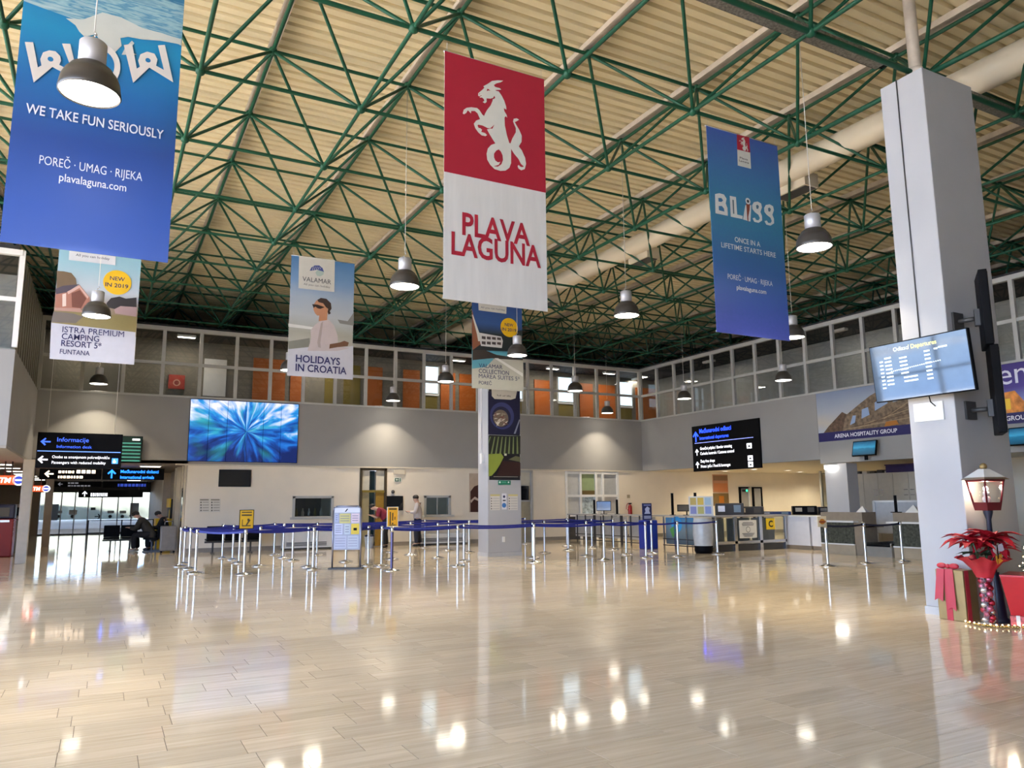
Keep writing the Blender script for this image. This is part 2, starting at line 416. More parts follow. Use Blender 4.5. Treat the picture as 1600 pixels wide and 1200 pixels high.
# right side: band over the check-in bay
bj = [17.58, 10.9]
wall('wall_right_band', [((XR, bj[0]+.004, Z0-.02), (XR+.25, YB, Z1)), ((XR, bj[1]+.004, Z0-.16), (XR+.25, bj[0]-.004, Z1)), ((XR, -10, Z0-.16), (XR+.25, bj[1]-.004, Z1))], M_BAND)
wall('ceiling_check_in', [((XR+.25, -10, Z0-.02), (33, YB+.3, Z0+.1))], M_CREAM)
wall('wall_check_in_rear', [((26.3, 8.0, 0), (26.5, 17.4, Z0)), ((33, -10, 0), (33.2, YB+.3, Z0)), ((24.0, -10, 0), (24.2, 8.0, Z0))], M_WALL)
wall('wall_void_upper', [((-14.3, 34.6, Z2), (28.5, 34.8, 9.3)), ((27.8, -10, Z2), (28.0, 34.8, 9.3))], M_DARKVOID)
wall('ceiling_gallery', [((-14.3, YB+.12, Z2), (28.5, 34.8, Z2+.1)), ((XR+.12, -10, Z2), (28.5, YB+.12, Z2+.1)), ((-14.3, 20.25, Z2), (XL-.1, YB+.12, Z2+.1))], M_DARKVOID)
# closing walls out of view
wall('wall_rear', [((FAC_X-.3, -10.3, 0), (33.2, -10, 9.3))], M_WALL)
wall('wall_left_outer', [((FAC_X-.2, -10, 7.3), (FAC_X, 20.2, 9.3)), ((FAC_X-.2, -10, 0), (FAC_X, 20.2, 0.12)), ((FAC_X-.2, -10, 0), (FAC_X, -9, 9.3)), ((FAC_X-.2, 20.2, 0), (FAC_X, 50, 9.3))], M_WHITE)
fac = thing('window_1', (FAC_X, 5, 0), 'tall glazed side facade with white mullions', None, kind='structure')
for k in range(12):
    yy = -9+k*(29.2/11); MB().box((FAC_X-.12, yy-.06, .12), (FAC_X, yy+.06, 7.3), M_WHITE).build('mullion', fac)
for zz in (1.1, 3.2, 5.3):
    MB().box((FAC_X-.10, -9, zz-.05), (FAC_X-.01, 20.2, zz+.05), M_WHITE).build('transom', fac)
wall('ground_outside', [((-80, -60, -0.3), (FAC_X-.3, 120, -0.21)), ((-80, 49.2, -0.3), (60, 140, -0.01))], mat('pale_paving', (0.62, 0.62, 0.62), 0.9, var=0.1, scale=0.3))
# left volume (upper storey over the bank machines)
wall('wall_left_band', [((FAC_X, 20.2, Z0), (XL, YB+.25, Z1))], M_BAND)
wall('wall_left_upper', [((FAC_X, 22.6, Z1), (XL-.14, 22.7, Z2))], mat('grey_room_wall', (0.30, 0.30, 0.27), .7))
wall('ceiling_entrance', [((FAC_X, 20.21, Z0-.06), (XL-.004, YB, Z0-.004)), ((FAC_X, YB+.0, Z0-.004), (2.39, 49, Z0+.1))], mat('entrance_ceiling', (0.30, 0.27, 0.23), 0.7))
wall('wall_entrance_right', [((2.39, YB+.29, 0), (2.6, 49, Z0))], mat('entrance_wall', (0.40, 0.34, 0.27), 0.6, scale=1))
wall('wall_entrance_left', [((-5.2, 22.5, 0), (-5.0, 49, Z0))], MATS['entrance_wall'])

# ---- baseboards
b = MB()
for x0, x1 in ((2.39, DOOR[0]), (DOOR[1], 14.5), (15.3, 16.9), (19.55, 33)):
    b.box((x0, YB+.02, 0), (x1, YB+.04, .14), M_DGREY if False else mat('baseboard_stone', (0.27, 0.24, 0.20), 0.35))
b.build('baseboard_back', kind='structure')
MB().box((XL, YB-.03, Z1), (XR, YB+.1, Z1+.06), M_FRAME).build('trim_1', kind='structure')
MB().box((XR-.03, -10, Z1), (XR+.1, YB, Z1+.06), M_FRAME).build('trim_2', kind='structure')
MB().box((2.0, YB-.012, Z0-.05), (XR, YB+.06, Z0), M_CREAM).build('trim_3', kind='structure')

# ---- columns
def column(name, x0, x1, y0, y1, label):
    c = thing(name, ((x0+x1)/2, (y0+y1)/2, 0), label, None, kind='structure')
    bv = MB().rbox((x0, y0, 0.10), (x1, y1, 7.53), M_COLUMN, 0.012)
    bv.build('shaft', c)
    MB().box((x0-.012, y0-.012, 0), (x1+.012, y1+.012, .10), mat('column_base_stone', (0.5, 0.5, 0.5), 0.4)).build('plinth', c)
    MB().tube(((x0+x1)/2-.2, (y0+y1)/2, 7.5), ((x0+x1)/2-.2, (y0+y1)/2, 7.75), .14, M_DGREY).build('bearing', c)
    return c
colA = column('column_near', 9.80, 10.96, 6.05, 6.71, 'tall grey column beside the Christmas display')
MB().tube((9.79, 6.44, 3.2), (9.79, 6.44, 7.53), .009, M_DGREY).build('conduit', colA)
MB().box((9.775, 6.20, 2.55), (9.80, 6.62, 2.80), M_WHITE).build('socket_panel', colA)
colB = column('column_far', 9.77, 10.86, 19.9, 20.56, 'grey column with the tall food and vineyard poster')
MB().tube((9.755, 20.3, 2.9), (9.755, 20.3, 7.5), .02, M_WHITE).build('conduit', colB)
MB().box((9.70, 20.15, 2.65), (9.77, 20.30, 2.95), M_WHITE).build('junction_box', colB)

# ---- gallery glazing on the back wall
def pane_screen(idx, axis, fixed, a0, a1, n, label, sgn, zt=6.15, skip=()):
    """row of framed panes, two high; axis X or Y; sgn = direction (into the wall) of depth"""
    w = thing('window_%d' % idx, ((a0+a1)/2, fixed, Z1) if axis == 'X' else (fixed, (a0+a1)/2, Z1), label, None, kind='structure')
    def bx(u0, u1, z0, z1, d0, d1, mt, nm):
        d0, d1 = sorted((fixed+sgn*d0, fixed+sgn*d1))
        lo, hi = ((u0, d0, z0), (u1, d1, z1)) if axis == 'X' else ((d0, u0, z0), (d1, u1, z1))
        return MB().box(lo, hi, mt).build(nm, w)
    st = (a1-a0)/n
    for k in range(n+1):
        bx(a0+k*st-.055, a0+k*st+.055, Z1+.06, Z2, 0, .10, M_FRAME, 'mullion')
    bx(a0, a1, Z2-.13, Z2, -.02, .12, M_FRAME, 'header')
    for k in range(n):
        u0, u1 = a0+k*st+.055, a0+(k+1)*st-.055
        bx(u0, u1, zt-.05, zt+.05, .01, .09, M_FRAME, 'transom')
        bx(u0, u1, zt+.05, Z2-.13, .045, .055, M_GLASS, 'pane')
        bx(u0, u1, Z1+.06, zt-.05, .045, .055, M_GLASS, 'pane')
    return w
pane_screen(2, 'X', YB, XL, XR, 20, 'long gallery glazing above the back wall band', 1)
pane_screen(3, 'Y', XR, YB-1.142*24, YB, 24, 'dark gallery glazing above the right wall band', 1)
wl = thing('wall_left_panels', (XL, 23.6, Z1), 'ribbed grey partition above the short left wall', None, kind='structure')
M_RIBW = mat('grey_green_partition', (0.17, 0.17, 0.14), .6, var=.08)
MB().box((XL-.12, 20.4, Z1+.02), (XL-.04, YB, Z2), M_RIBW).build('partition', wl)
for k in range(12): MB().box((XL-.04, 20.5+k*.56, Z1+.02), (XL-.015, 20.54+k*.56, Z2), M_RIBW).build('rib', wl)
_mf = M_FRAME; M_FRAME = M_WHITE
pane_screen(4, 'X', 20.24, FAC_X+.1, XL-.03, 6, 'white framed window in the end of the left gallery', 1, zt=6.2)
M_FRAME = _mf
# gallery behind the back glazing: orange doors, olive panels, white wall
gy = YB+2.2
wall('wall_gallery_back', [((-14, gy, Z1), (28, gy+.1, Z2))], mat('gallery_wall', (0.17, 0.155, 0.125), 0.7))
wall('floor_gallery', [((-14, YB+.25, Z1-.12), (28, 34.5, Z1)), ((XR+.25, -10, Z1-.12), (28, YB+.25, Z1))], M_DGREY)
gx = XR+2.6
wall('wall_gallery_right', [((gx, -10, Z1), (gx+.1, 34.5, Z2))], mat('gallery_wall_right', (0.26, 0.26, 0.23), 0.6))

# ================================================================== HANGING THINGS
# ---- pendant lamps on the 4.7 m grid, hung from the upper nodes
ZL = 5.20
M_LENS = mat('lamp_lens_lit', (1.0, 0.93, 0.80), 0.4, var=0.01, emit=6.5)
M_SHADE = mat('lamp_shade_grey', (0.075, 0.068, 0.062), 0.38, var=0.08, metal=0.4)
M_CAN = mat('lamp_housing_aluminium', (0.50, 0.50, 0.52), 0.5, 0.5, var=0.04)
M_WIRE = mat('white_cable', (0.62, 0.60, 0.55), 0.5)
me_shade = MB().lathe([(.252, 0), (.262, .012), (.255, .05), (.243, .13), (.215, .195), (.205, .20), (.175, .25), (.13, .285), (.095, .295)], M_SHADE, n=32) \
    .lathe([(.252, 0), (.24, .012), (.20, .15), (.10, .25)], M_SHADE, n=32).mesh('shade')
me_lens = MB().lathe([(.243, .012), (.18, .006), (.0015, .002)], M_LENS, n=32).mesh('lens')
me_can = MB().lathe([(.10, .295), (.105, .31), (.115, .315), (.115, .50), (.105, .512), (.03, .515)], M_CAN, n=24).mesh('housing')
for k in range(8): pass
me_hook = MB().path([(0, 0, .515), (-.03, 0, .545), (.0, 0, .58), (.02, 0, .60), (0, 0, .62)], .007, M_CHROME, n=6).mesh('hook')
def pendant(x, y, label):
    t = thing('pendant_lamp', (x, y, ZL), label, 'lamp', 'pendant lamps hanging from the space frame')
    inst(me_shade, 'shade', t); inst(me_lens, 'lens', t); inst(me_can, 'housing', t); inst(me_hook, 'hook', t)
    MB().tube((0, 0, .62), (0, 0, TZT-ZL-.06), .006, M_WIRE, n=5).build('cable', t, local=True)
    l = light_obj('lamp_light', 'SPOT', (x, y, ZL-.01), LAMP_W, (1.0, 0.86, 0.66), t, spot_size=math.radians(102), spot_blend=0.12, shadow_soft_size=0.12)
    l.data.use_nodes = True; lt_ = l.data.node_tree; em = [n_ for n_ in lt_.nodes if n_.type == 'EMISSION'][0]     # reflector throws most light straight down
    tcn = lt_.nodes.new('ShaderNodeTexCoord'); sp_ = lt_.nodes.new('ShaderNodeSeparateXYZ'); ab = lt_.nodes.new('ShaderNodeMath'); ab.operation = 'ABSOLUTE'; pw = lt_.nodes.new('ShaderNodeMath'); pw.operation = 'POWER'; pw.inputs[1].default_value = 3.6
    lt_.links.new(tcn.outputs['Normal'], sp_.inputs[0]); lt_.links.new(sp_.outputs[2], ab.inputs[0]); lt_.links.new(ab.outputs[0], pw.inputs[0]); lt_.links.new(pw.outputs[0], em.inputs['Strength'])
    return t
TX = [TX0+TMX*(i+.5) for i in (-1, 1, 3, 5, 7)]; TY = [TY0+TMY*(j+.5) for j in (0, 2, 4, 6, 8)]; TY[4] += 0.22
for ix, jy, lab in [
    (0, 0, 'large lit pendant lamp hanging in front of the underwater banner'),
    (2, 0, 'lit pendant lamp just right of the rippled blue banner, largest on that side'),
    (1, 1, 'lit pendant lamp left of the red and white goat banner'),
    (2, 1, 'lit pendant lamp between the red goat banner and the rippled blue banner'),
    (3, 1, 'lit pendant lamp at the lower right edge of the rippled blue banner'),
    (0, 2, 'lit pendant lamp in front of the camping resort banner'),
    (2, 2, 'lit pendant lamp in front of the white hotel banner'),
    (4, 2, 'lit pendant lamp below the rippled blue banner before dark gallery glazing'),
    (1, 3, 'lit pendant lamp half hidden behind the Holidays in Croatia banner'),
    (2, 3, 'lit pendant lamp before the back gallery, just left of the white hotel banner'),
    (3, 3, 'lit pendant lamp before the orange gallery doors, right of the white hotel banner'),
    (4, 3, 'lit pendant lamp near the corner, above the black directions board'),
    (0, 4, 'lit pendant lamp close to the wall below the camping resort banner'),
    (2, 4, 'small lit pendant lamp by the back wall over the standing man'),
    (4, 4, 'small lit pendant lamp close to the corner of the two galleries')]:
    pendant(TX[ix], TY[jy], lab)

# ---- banners
class Print:
    """flat print traced on a vertical plane Y=const (surveyed from the photo), lifted a hair off the cloth"""
    def __init__(s, plane_axis, v, n): s.ax, s.v, s.n = plane_axis, v, Vector(n); s.mb = MB(); s.k = 0
    def P(s, x, y, lift): return at(x, y, s.ax, s.v)+s.n*lift
    def poly(s, pts, col, lift=None):
        s.k += 1; l = lift if lift is not None else 0.0025+0.0006*s.k
        s.mb.poly([s.P(x, y, l) for x, y in pts], col if not isinstance(col, str) else flat(col)); return s
    def rect(s, x0, y0, x1, y1, col):
        """axis-aligned rectangle in the plane, from two opposite photo corners"""
        s.k += 1; l = 0.0025+0.0006*s.k
        a, b = s.P(x0, y0, l), s.P(x1, y1, l); c = Vector(a); c.z = b.z; d = Vector(b); d.z = a.z
        s.mb.poly([a, d, b, c], col if not isinstance(col, str) else flat(col)); return s
    def disc(s, x, y, r, col, n=28, sc=(1, 1)):
        s.k += 1; l = 0.0025+0.0006*s.k; c = s.P(x, y, l); h = Vector((0, 0, 1)).cross(s.n)
        s.mb.poly([c+h*(r*sc[0]*math.cos(6.2832*i/n))+Vector((0, 0, r*sc[1]*math.sin(6.2832*i/n))) for i in range(n)], col if not isinstance(col, str) else flat(col)); return s
    def text(s, body, x0, y0, x1, y1, col, cap=None, bold=0.0, align=None):
        """baseline from photo pixel (x0,y0) to (x1,y1)"""
        s.k += 1; l = 0.0025+0.0006*s.k
        a, b = s.P(x0, y0, l), s.P(x1, y1, l); d = b-a; dh = Vector((d.x, d.y, 0))
        a.z = (a.z+b.z)/2
        text(s.mb, body, col if not isinstance(col, str) else flat(col), a, dh, (0, 0, 1), width=dh.length, height=cap, bold=bold); return s
    def build(s, name, parent): return s.mb.build(name, parent)

def banner(name, x0, x1, y, z0, z1, mt, label, zc=TZB):
    t = thing(name, ((x0+x1)/2, y, z0), label, 'banner', 'banners hanging from the space frame')
    g = MB(); n = 28; k = 14; th = 0.006; rr2 = random.Random(label)
    ph = rr2.random()*6
    def yo(u, w): return -0.0035*math.cos(u*9+ph)*(0.25+w)*0.0
    vs_, fs = [], []
    for side in (0, 1):
        for j in range(k+1):
            for i in range(n+1):
                u, w = i/n, 1-j/k
                vs_.append((x0+(x1-x0)*u, y+side*th, z0+(z1-z0)*w))
    N = (n+1)*(k+1)
    for j in range(k):
        for i in range(n):
            a = j*(n+1)+i; fs.append((a, a+n+1, a+n+2, a+1)); fs.append((N+a, N+a+1, N+a+n+2, N+a+n+1))
    for i in range(n): fs.append((i, i+1, N+i+1, N+i)); a = k*(n+1)+i; fs.append((a+1, a, N+a, N+a+1))
    for j in range(k): a = j*(n+1); fs.append((a+n+1, a, N+a, N+a+n+1)); a += n; fs.append((a, a+n+1, N+a+n+1, N+a))
    g.add(vs_, fs, mt).build('cloth', t)
    MB().tube((x0-.01, y+.012, z1), (x1+.01, y+.012, z1), .014, M_CAN).build('top_rod', t)
    MB().tube((x0, y+.014, z0+.015), (x1, y+.014, z0+.015), .013, M_CAN).build('bottom_rod', t)
    for xx in (x0+.04, x1-.04): MB().tube((xx, y+.012, z1), (xx, y+.012, zc), .003, M_WIRE, n=4).build('cord', t)
    return t
YN, YF = 8.69, 17.93
# red and white goat banner
M_CLOTHW = mat('white_banner_cloth', (0.70, 0.69, 0.67), 0.6, var=0.05, scale=3, stretch=(3, 1, .4))
pl = banner('hanging_banner', 3.645, 5.18, YN, 4.07, 7.48, M_CLOTHW, 'red and white banner with white goat emblem and red lettering')
p = Print('Y', YN, (0, -1, 0))
RED = mat('print_red', srgb('#a51c33'), 0.55, var=0.03)
CL = mat('print_offwhite', (0.66, 0.66, 0.60), 0.55, var=0.03)
zr = at(775, 285, 'Y', YN).z
p.mb.poly([(3.645, YN-.003, 7.48), (5.18, YN-.003, 7.48), (5.18, YN-.003, zr), (3.645, YN-.003, zr)], RED); p.k = 2
p.build('red_field', pl)
g = Print('Y', YN, (0, -1, 0)); g.k = 3
def T(pts, ox, oy, s): return [(ox+x/s, oy+y/s) for x, y in pts]
goat = [(533,85),(470,80),(400,88),(355,120),(300,150),(312,168),(290,190),(240,232),(240,262),(262,283),(285,282),(305,300),(312,320),(292,335),(318,350),(338,335),(338,292),(385,296),(410,292),
        (408,320),(385,375),(345,425),(320,470),(308,500),(285,478),(255,430),(225,405),(160,396),(105,402),(70,425),(58,470),(75,478),(100,462),(118,432),(128,440),(155,470),(158,440),(200,440),(230,465),(262,535),(215,552),(188,590),(205,640),(240,690),(280,725),(325,735),(343,722),(320,698),(275,685),(285,660),(262,640),(245,640),(232,612),(240,600),(290,610),(350,640),(385,645),
        (342,655),(365,700),(405,765),(440,820),(390,838),(352,880),(338,940),(345,1010),(380,1070),(430,1120),(500,1142),(560,1138),(605,1105),(625,1050),(625,885),(660,940),(710,1000),(740,1060),(765,1082),(775,1092),(750,1098),(730,1090),(715,1072),(700,1085),(712,1115),(745,1135),(785,1120),(800,1060),(790,990),(750,900),(715,855),(748,800),(750,730),(720,660),(690,610),(668,570),(690,560),(718,542),(690,525),(655,532),(648,565),(680,640),(680,690),(640,760),(618,820),(604,815),(575,720),(552,610),(548,520),(560,500),(580,518),(572,485),(545,440),(540,405),(570,425),(568,390),(545,320),(515,260),(480,210),(455,205),(440,195),(510,190),(490,172),(445,160),(430,150),(425,135),(450,118),(500,105)]
g.poly(T(goat, 715, 115, 7.5), CL)
g.poly(T([(480,890),(450,905),(425,940),(425,985),(440,1020),(470,1042),(500,1035),(480,1070),(440,1090),(420,1088),(470,1092),(510,1065),(530,1015),(525,960),(505,915)], 715, 115, 7.5), RED)
g.poly(T([(345,180),(362,186),(382,204),(362,200),(340,208)], 715, 115, 7.5), RED)
g.poly(T([(428,262),(438,285),(425,300),(390,302),(388,294),(412,288)], 715, 115, 7.5), RED)
g.poly(T([(428,600),(405,648),(375,645),(395,632)], 715, 115, 7.5), RED)
g.poly(T([(248,235),(262,240),(255,250)], 715, 115, 7.5), RED)
g.poly(T([(243,268),(278,258),(280,264),(250,275)], 715, 115, 7.5), RED)
g.build('goat_emblem', pl)
t_ = Print('Y', YN, (0, -1, 0)); t_.k = 3
t_.text('PLAVA', 722, 366, 828, 384, RED, bold=0.022, cap=0.30)
t_.text('LAGUNA', 705, 398, 845, 417, RED, bold=0.022, cap=0.30)
t_.build('lettering', pl)
# WOW banner
M_WOW = ramp_mat('print_underwater', [(0.0, '#3a5cae'), (0.12, '#2b52a6'), (0.35, '#1f4690'), (0.52, '#0f5f9e'), (0.70, '#0a7fae'), (0.84, '#0b6a9c'), (1.0, '#3f86a8')], 'Z', noise=0.08, nscale=2.5)
ww = banner('hanging_banner', -1.06, 0.45, YN, 4.08, 7.48, M_WOW, 'blue underwater banner with large white lettering at the upper left')
a = Print('Y', YN, (0, -1, 0))
M_FOAM = ramp_mat('print_sea_surface', [(0.0, '#a9bcc0'), (0.38, '#7fa3b0'), (0.5, '#3f7fa0'), (0.62, '#8db0b8'), (1.0, '#2f6f92')], 'Z', noise=2.2, nscale=3.0, nstretch=(1.2, 1, 9))
M_FOAM2 = flat('#b9bdb8')
zt = 7.47
sea = [(38,2),(70,14),(110,28),(140,38),(170,33),(205,45),(235,52),(262,60),(284,72),(285,58),(284,40)]
q = [at(x, y, 'Y', YN)+Vector((0, -.004, 0)) for x, y in sea]
q += [Vector((0.448, YN-.004, zt)), Vector((-1.058, YN-.004, zt))]
q[0].x = -1.058; q[8].x = q[9].x = q[10].x = 0.448
a.mb.poly(q, M_FOAM); a.k = 5
foam = [(103,29),(130,31),(160,20),(190,28),(222,44),(252,52),(283,62),(283,70),(250,64),(222,62),(200,58),(188,60),(190,72),(180,82),(186,98),(178,116),(170,108),(172,92),(160,72),(150,54),(132,58),(124,50),(118,40)]
a.poly(foam, M_FOAM2)
a.poly([(196,74),(206,64),(210,68),(200,80),(214,86),(190,86)], M_FOAM2)
a.build('sea_picture', ww)
WL = mat('print_wow_letter', (0.62, 0.58, 0.54), 0.55, var=0.02)
DEEP = flat('#0a6ea4')
a = Print('Y', YN, (0, -1, 0)); a.k = 18
S = 1600/260
a1 = a; a = Print('Y', YN, (0, -1, 0)); a.k = 18
a.poly(T([(55,410),(135,412),(180,655),(215,635),(203,575),(230,510),(290,490),(350,500),(395,545),(402,590),(385,630),(460,668),(500,660),(412,425),(492,428),(575,790),(320,650),(140,800)], 30, 0, S), WL)
a.disc(30+302/S, 575/S, 0.026, DEEP); a.build('letter', ww)
a = Print('Y', YN, (0, -1, 0)); a.k = 22
a.disc(30+790/S, 628/S, 0.24, WL, sc=(0.75, 1)); a.disc(30+790/S, 628/S, 0.165, DEEP, sc=(0.75, 1)); a.build('letter', ww)
a = Print('Y', YN, (0, -1, 0)); a.k = 26
a.poly(T([(1005,440),(1085,432),(1130,668),(1160,650),(1143,590),(1165,530),(1230,505),(1300,525),(1328,580),(1315,640),(1390,680),(1333,445),(1400,440),(1480,800),(1250,658),(1095,805)], 30, 0, S), WL)
a.disc(30+1238/S, 588/S, 0.026, DEEP); a.build('letter', ww)
a = a1
WT = flat('#e4e8f2')
a.text('WE TAKE FUN SERIOUSLY', 40, 176, 255, 219, WT, bold=0.012, cap=0.105); a.build('lettering', ww); a = Print('Y', YN, (0, -1, 0))
a.text('POREČ · UMAG · RIJEKA', 61, 256, 222, 283, WT, bold=0.0, cap=0.095); a.build('lettering', ww); a = Print('Y', YN, (0, -1, 0))
a.text('plavalaguna.com', 92, 283, 197, 299, WT, bold=0.006, cap=0.085)
a.build('lettering', ww)
# BLISS banner
M_BLI = ramp_mat('print_blue_water', [(0.0, '#4e5cb8'), (0.12, '#4058a8'), (0.38, '#3a6ba0'), (0.6, '#3a82a4'), (0.78, '#3a72a6'), (1.0, '#3d5aa4')], 'Z', noise=0.14, nscale=9, nstretch=(3, 1, 6))
bl = banner('hanging_banner', 8.215, 9.80, YN, 4.09, 7.50, M_BLI, 'rippled blue water banner with white lettering left of the near column')
a = Print('Y', YN, (0, -1, 0)); s9 = 7.5
def tr(pts): return T(pts, 1105, 200, s9)
a.poly(tr([(345,75),(490,110),(502,290),(350,252)]), RED)
a.poly(tr([(350,252),(502,290),(512,480),(356,440)]), CL)
sg = [(1105+(370+ (x-58)*0.145)/s9, 200+(100+(y-85)*0.145)/s9+((x-58)*0.145*0.22)/s9) for x, y in goat]
a.poly(sg, CL)
a.text('Plava', 1155.5, 248, 1168, 251, '#6a6560', cap=0.035, bold=0.02); a.text('Laguna', 1154.5, 252.5, 1170, 256, '#6a6560', cap=0.035, bold=0.02)
BW = flat('#dcdcd8'); BB = flat('#3a78a4')
a.build('corner_logo', bl); a = Print('Y', YN, (0, -1, 0))
a.poly(tr([(90,775),(140,765),(195,780),(225,830),(215,885),(235,935),(240,1030),(95,1000)]), BW)
a.poly(tr([(128,820),(165,822),(185,850),(165,868),(130,862)]), BB); a.poly(tr([(132,915),(170,915),(195,945),(200,982),(135,965)]), BB); a.build('letter', bl); a = Print('Y', YN, (0, -1, 0))
a.poly(tr([(262,795),(335,810),(350,1015),(415,1030),(412,1068),(275,1040)]), BW); a.poly(tr([(293,840),(310,845),(316,1008),(302,1005)]), flat('#5a6a70')); a.build('letter', bl); a = Print('Y', YN, (0, -1, 0))
a.poly(tr([(445,905),(515,905),(505,1098),(418,1072)]), BW)
a.poly(tr([(455,880),(500,885),(495,960),(480,1040),(482,1105),(468,1075),(462,980)]), '#8a3a20')
a.disc(1105+475/s9, 200+858/s9, 0.055, BW); a.disc(1105+475/s9, 200+860/s9, 0.026, '#2a2a30'); a.build('letter', bl)
for ox in (0, 140):
    cx, oy = 575+ox, ox*0.235; a = Print('Y', YN, (0, -1, 0))
    a.poly(tr([(x+ox, y+oy) for x, y in [(525,905),(545,870),(590,862),(630,885),(640,930),(622,985),(640,1030),(642,1085),(600,1112),(550,1100),(530,1058),(558,1052),(572,1078),(600,1082),(615,1058),(600,1020),(555,985),(528,950)]]), BW)
    a.poly(tr([(x+ox, y+oy) for x, y in [(570,908),(590,900),(605,920),(595,950),(575,945)]]), flat('#4a6f86')); a.build('letter', bl)
a = Print('Y', YN, (0, -1, 0))
a.text('ONCE IN A', 1148, 378, 1188, 385.5, BW, cap=0.085, bold=0.014)
a.text('LIFETIME STARTS HERE', 1127, 387, 1212, 402, BW, cap=0.085, bold=0.006)
a.text('POREČ · UMAG · RIJEKA', 1137, 436, 1207, 447, BW, cap=0.085)
a.text('plavalaguna.com', 1151, 453, 1197, 459, BW, cap=0.075, bold=0.006)
a.build('lettering', bl)
# HOLIDAYS IN CROATIA
M_HOL = ramp_mat('print_coast', [(0.0, '#b9b8bd'), (0.20, '#c2c0c0'), (0.26, '#a8a49a'), (0.36, '#9c9a8c'), (0.5, '#a9adb0'), (0.66, '#9aa6b4'), (0.80, '#6f8fb4'), (1.0, '#3f6f9e')], 'Z', noise=0.07, nscale=3, nstretch=(1, 1, 5))
ho = banner('hanging_banner', 3.60, 5.14, YF, 4.51, 7.40, M_HOL, 'white and blue banner reading HOLIDAYS IN CROATIA with sunglasses portrait')
a = Print('Y', YF, (0, -1, 0)); s9 = 686/120
def th(pts): return T(pts, 440, 390, s9)
a.poly(th([(60,660),(200,680),(330,700),(330,720),(60,690)]), '#c9c8c2')
a.poly(th([(60,820),(250,790),(258,900),(60,895)]), '#7d7c70')
a.poly(th([(500,625),(590,640),(645,560),(645,680),(520,660)]), '#7b7a74')
a.poly(th([(60,890),(250,870),(420,895),(640,860),(636,1162),(48,1125)]), '#b9b8bf')
a.poly(th([(350,635),(420,625),(470,680),(500,770),(505,870),(610,880),(500,905),(230,905),(262,800),(258,720),(300,670)]), '#b5a8a6')
a.poly(th([(350,660),(370,640),(355,770),(345,830),(350,880),(325,870),(318,830),(335,740)]), '#a29590')
a.poly(th([(425,885),(430,845),(520,830),(560,815),(600,830),(590,862),(500,872)]), '#6b4a34')
a.poly(th([(330,640),(335,590),(318,590),(298,570),(285,540),(280,500),(310,455),(380,450),(415,500),(410,560),(405,630),(370,635)]), '#b57f5e')
a.poly(th([(318,450),(350,432),(400,440),(440,480),(445,530),(430,550),(438,570),(420,582),(410,560),(415,530),(395,515),(370,480),(330,470)]), '#3a2a22')
a.poly(th([(272,488),(320,492),(385,515),(345,530),(322,525),(300,510),(285,522)]), '#2a1c18')
a.poly(th([(155,55),(475,95),(470,380),(150,345)]), '#c4c1b8')
a.poly(th([(250,190),(265,160),(295,142),(335,142),(365,165),(378,200),(350,195),(320,180),(280,188)]), '#3b4a86')
a.poly(th([(378,200),(372,225),(345,240),(315,235),(300,205),(320,182)]), '#9fb0a8')
for k in range(5): a.poly(th([(272+k*17,186-k*3),(276+k*17,186-k*3),(286+k*17,150+k*2),(283+k*17,150+k*2)]), '#c4c1b8')
a.text('VALAMAR', 440+185/s9, 390+283/s9, 440+440/s9, 390+310/s9, '#3a3a44', cap=0.115, bold=0.0)
a.text('All you can holiday', 440+195/s9, 390+320/s9, 440+432/s9, 390+342/s9, '#55555a', cap=0.05)
NAVY = flat('#262659')
a.text('HOLIDAYS', 440+125/s9, 390+1010/s9, 440+520/s9, 390+1024/s9, NAVY, cap=0.17, bold=0.018)
a.text('IN CROATIA', 440+122/s9, 390+1088/s9, 440+578/s9, 390+1110/s9, NAVY, cap=0.17, bold=0.018)
a.build('printed_picture', ho)
# ISTRA PREMIUM CAMPING RESORT
M_IST = ramp_mat('print_resort', [(0.0, '#bdbdc6'), (0.20, '#c4c2c6'), (0.215, '#a09080'), (0.30, '#8a7a4c'), (0.42, '#8c7a70'), (0.52, '#b4bcc4'), (0.72, '#8fb6c4'), (1.0, '#6fa0b4')], 'Z', noise=0.05, nscale=4, nstretch=(1, 1, 2))
is_ = banner('hanging_banner', -1.145, 0.40, YF, 4.49, 7.40, M_IST, 'camping resort banner with yellow disc and wooden lodge')
a = Print('Y', YF, (0, -1, 0))
def ti(pts): return T(pts, 80, 380, 6)
a.poly(ti([(0,740),(790,835),(770,1135),(-15,1080)]), '#bcbcc6')
a.poly(ti([(22,640),(300,650),(800,690),(790,835),(0,745)]), '#877a4e')
a.poly(ti([(22,640),(130,650),(210,660),(300,690),(230,750),(0,740)]), '#6f6660')
a.poly(ti([(520,560),(560,515),(640,500),(700,520),(800,510),(800,650),(690,640),(520,600)]), '#2e2a2c')
a.poly(ti([(590,620),(650,590),(800,600),(800,690),(600,660)]), '#a58a8c')
a.poly(ti([(55,260),(120,265),(190,280),(230,330),(240,390),(48,430)]), '#6d5a44')
a.poly(ti([(40,430),(110,400),(265,385),(150,460),(45,480)]), '#4c4450')
a.poly(ti([(40,480),(150,460),(265,390),(360,510),(360,560),(280,620),(40,610)]), '#a5705f')
a.poly(ti([(150,455),(265,395),(352,505),(340,520),(265,420),(160,480)]), '#caa59a')
a.poly(ti([(190,470),(270,440),(330,520),(280,610),(195,600)]), '#6f4236')
a.poly(ti([(105,480),(140,470),(140,590),(105,595)]), '#d8c4ba')
a.poly(ti([(30,605),(270,612),(300,650),(180,640),(30,630)]), '#b08a7e')
a.poly(ti([(170,72),(605,125),(600,208),(165,158)]), '#cfd0d4')
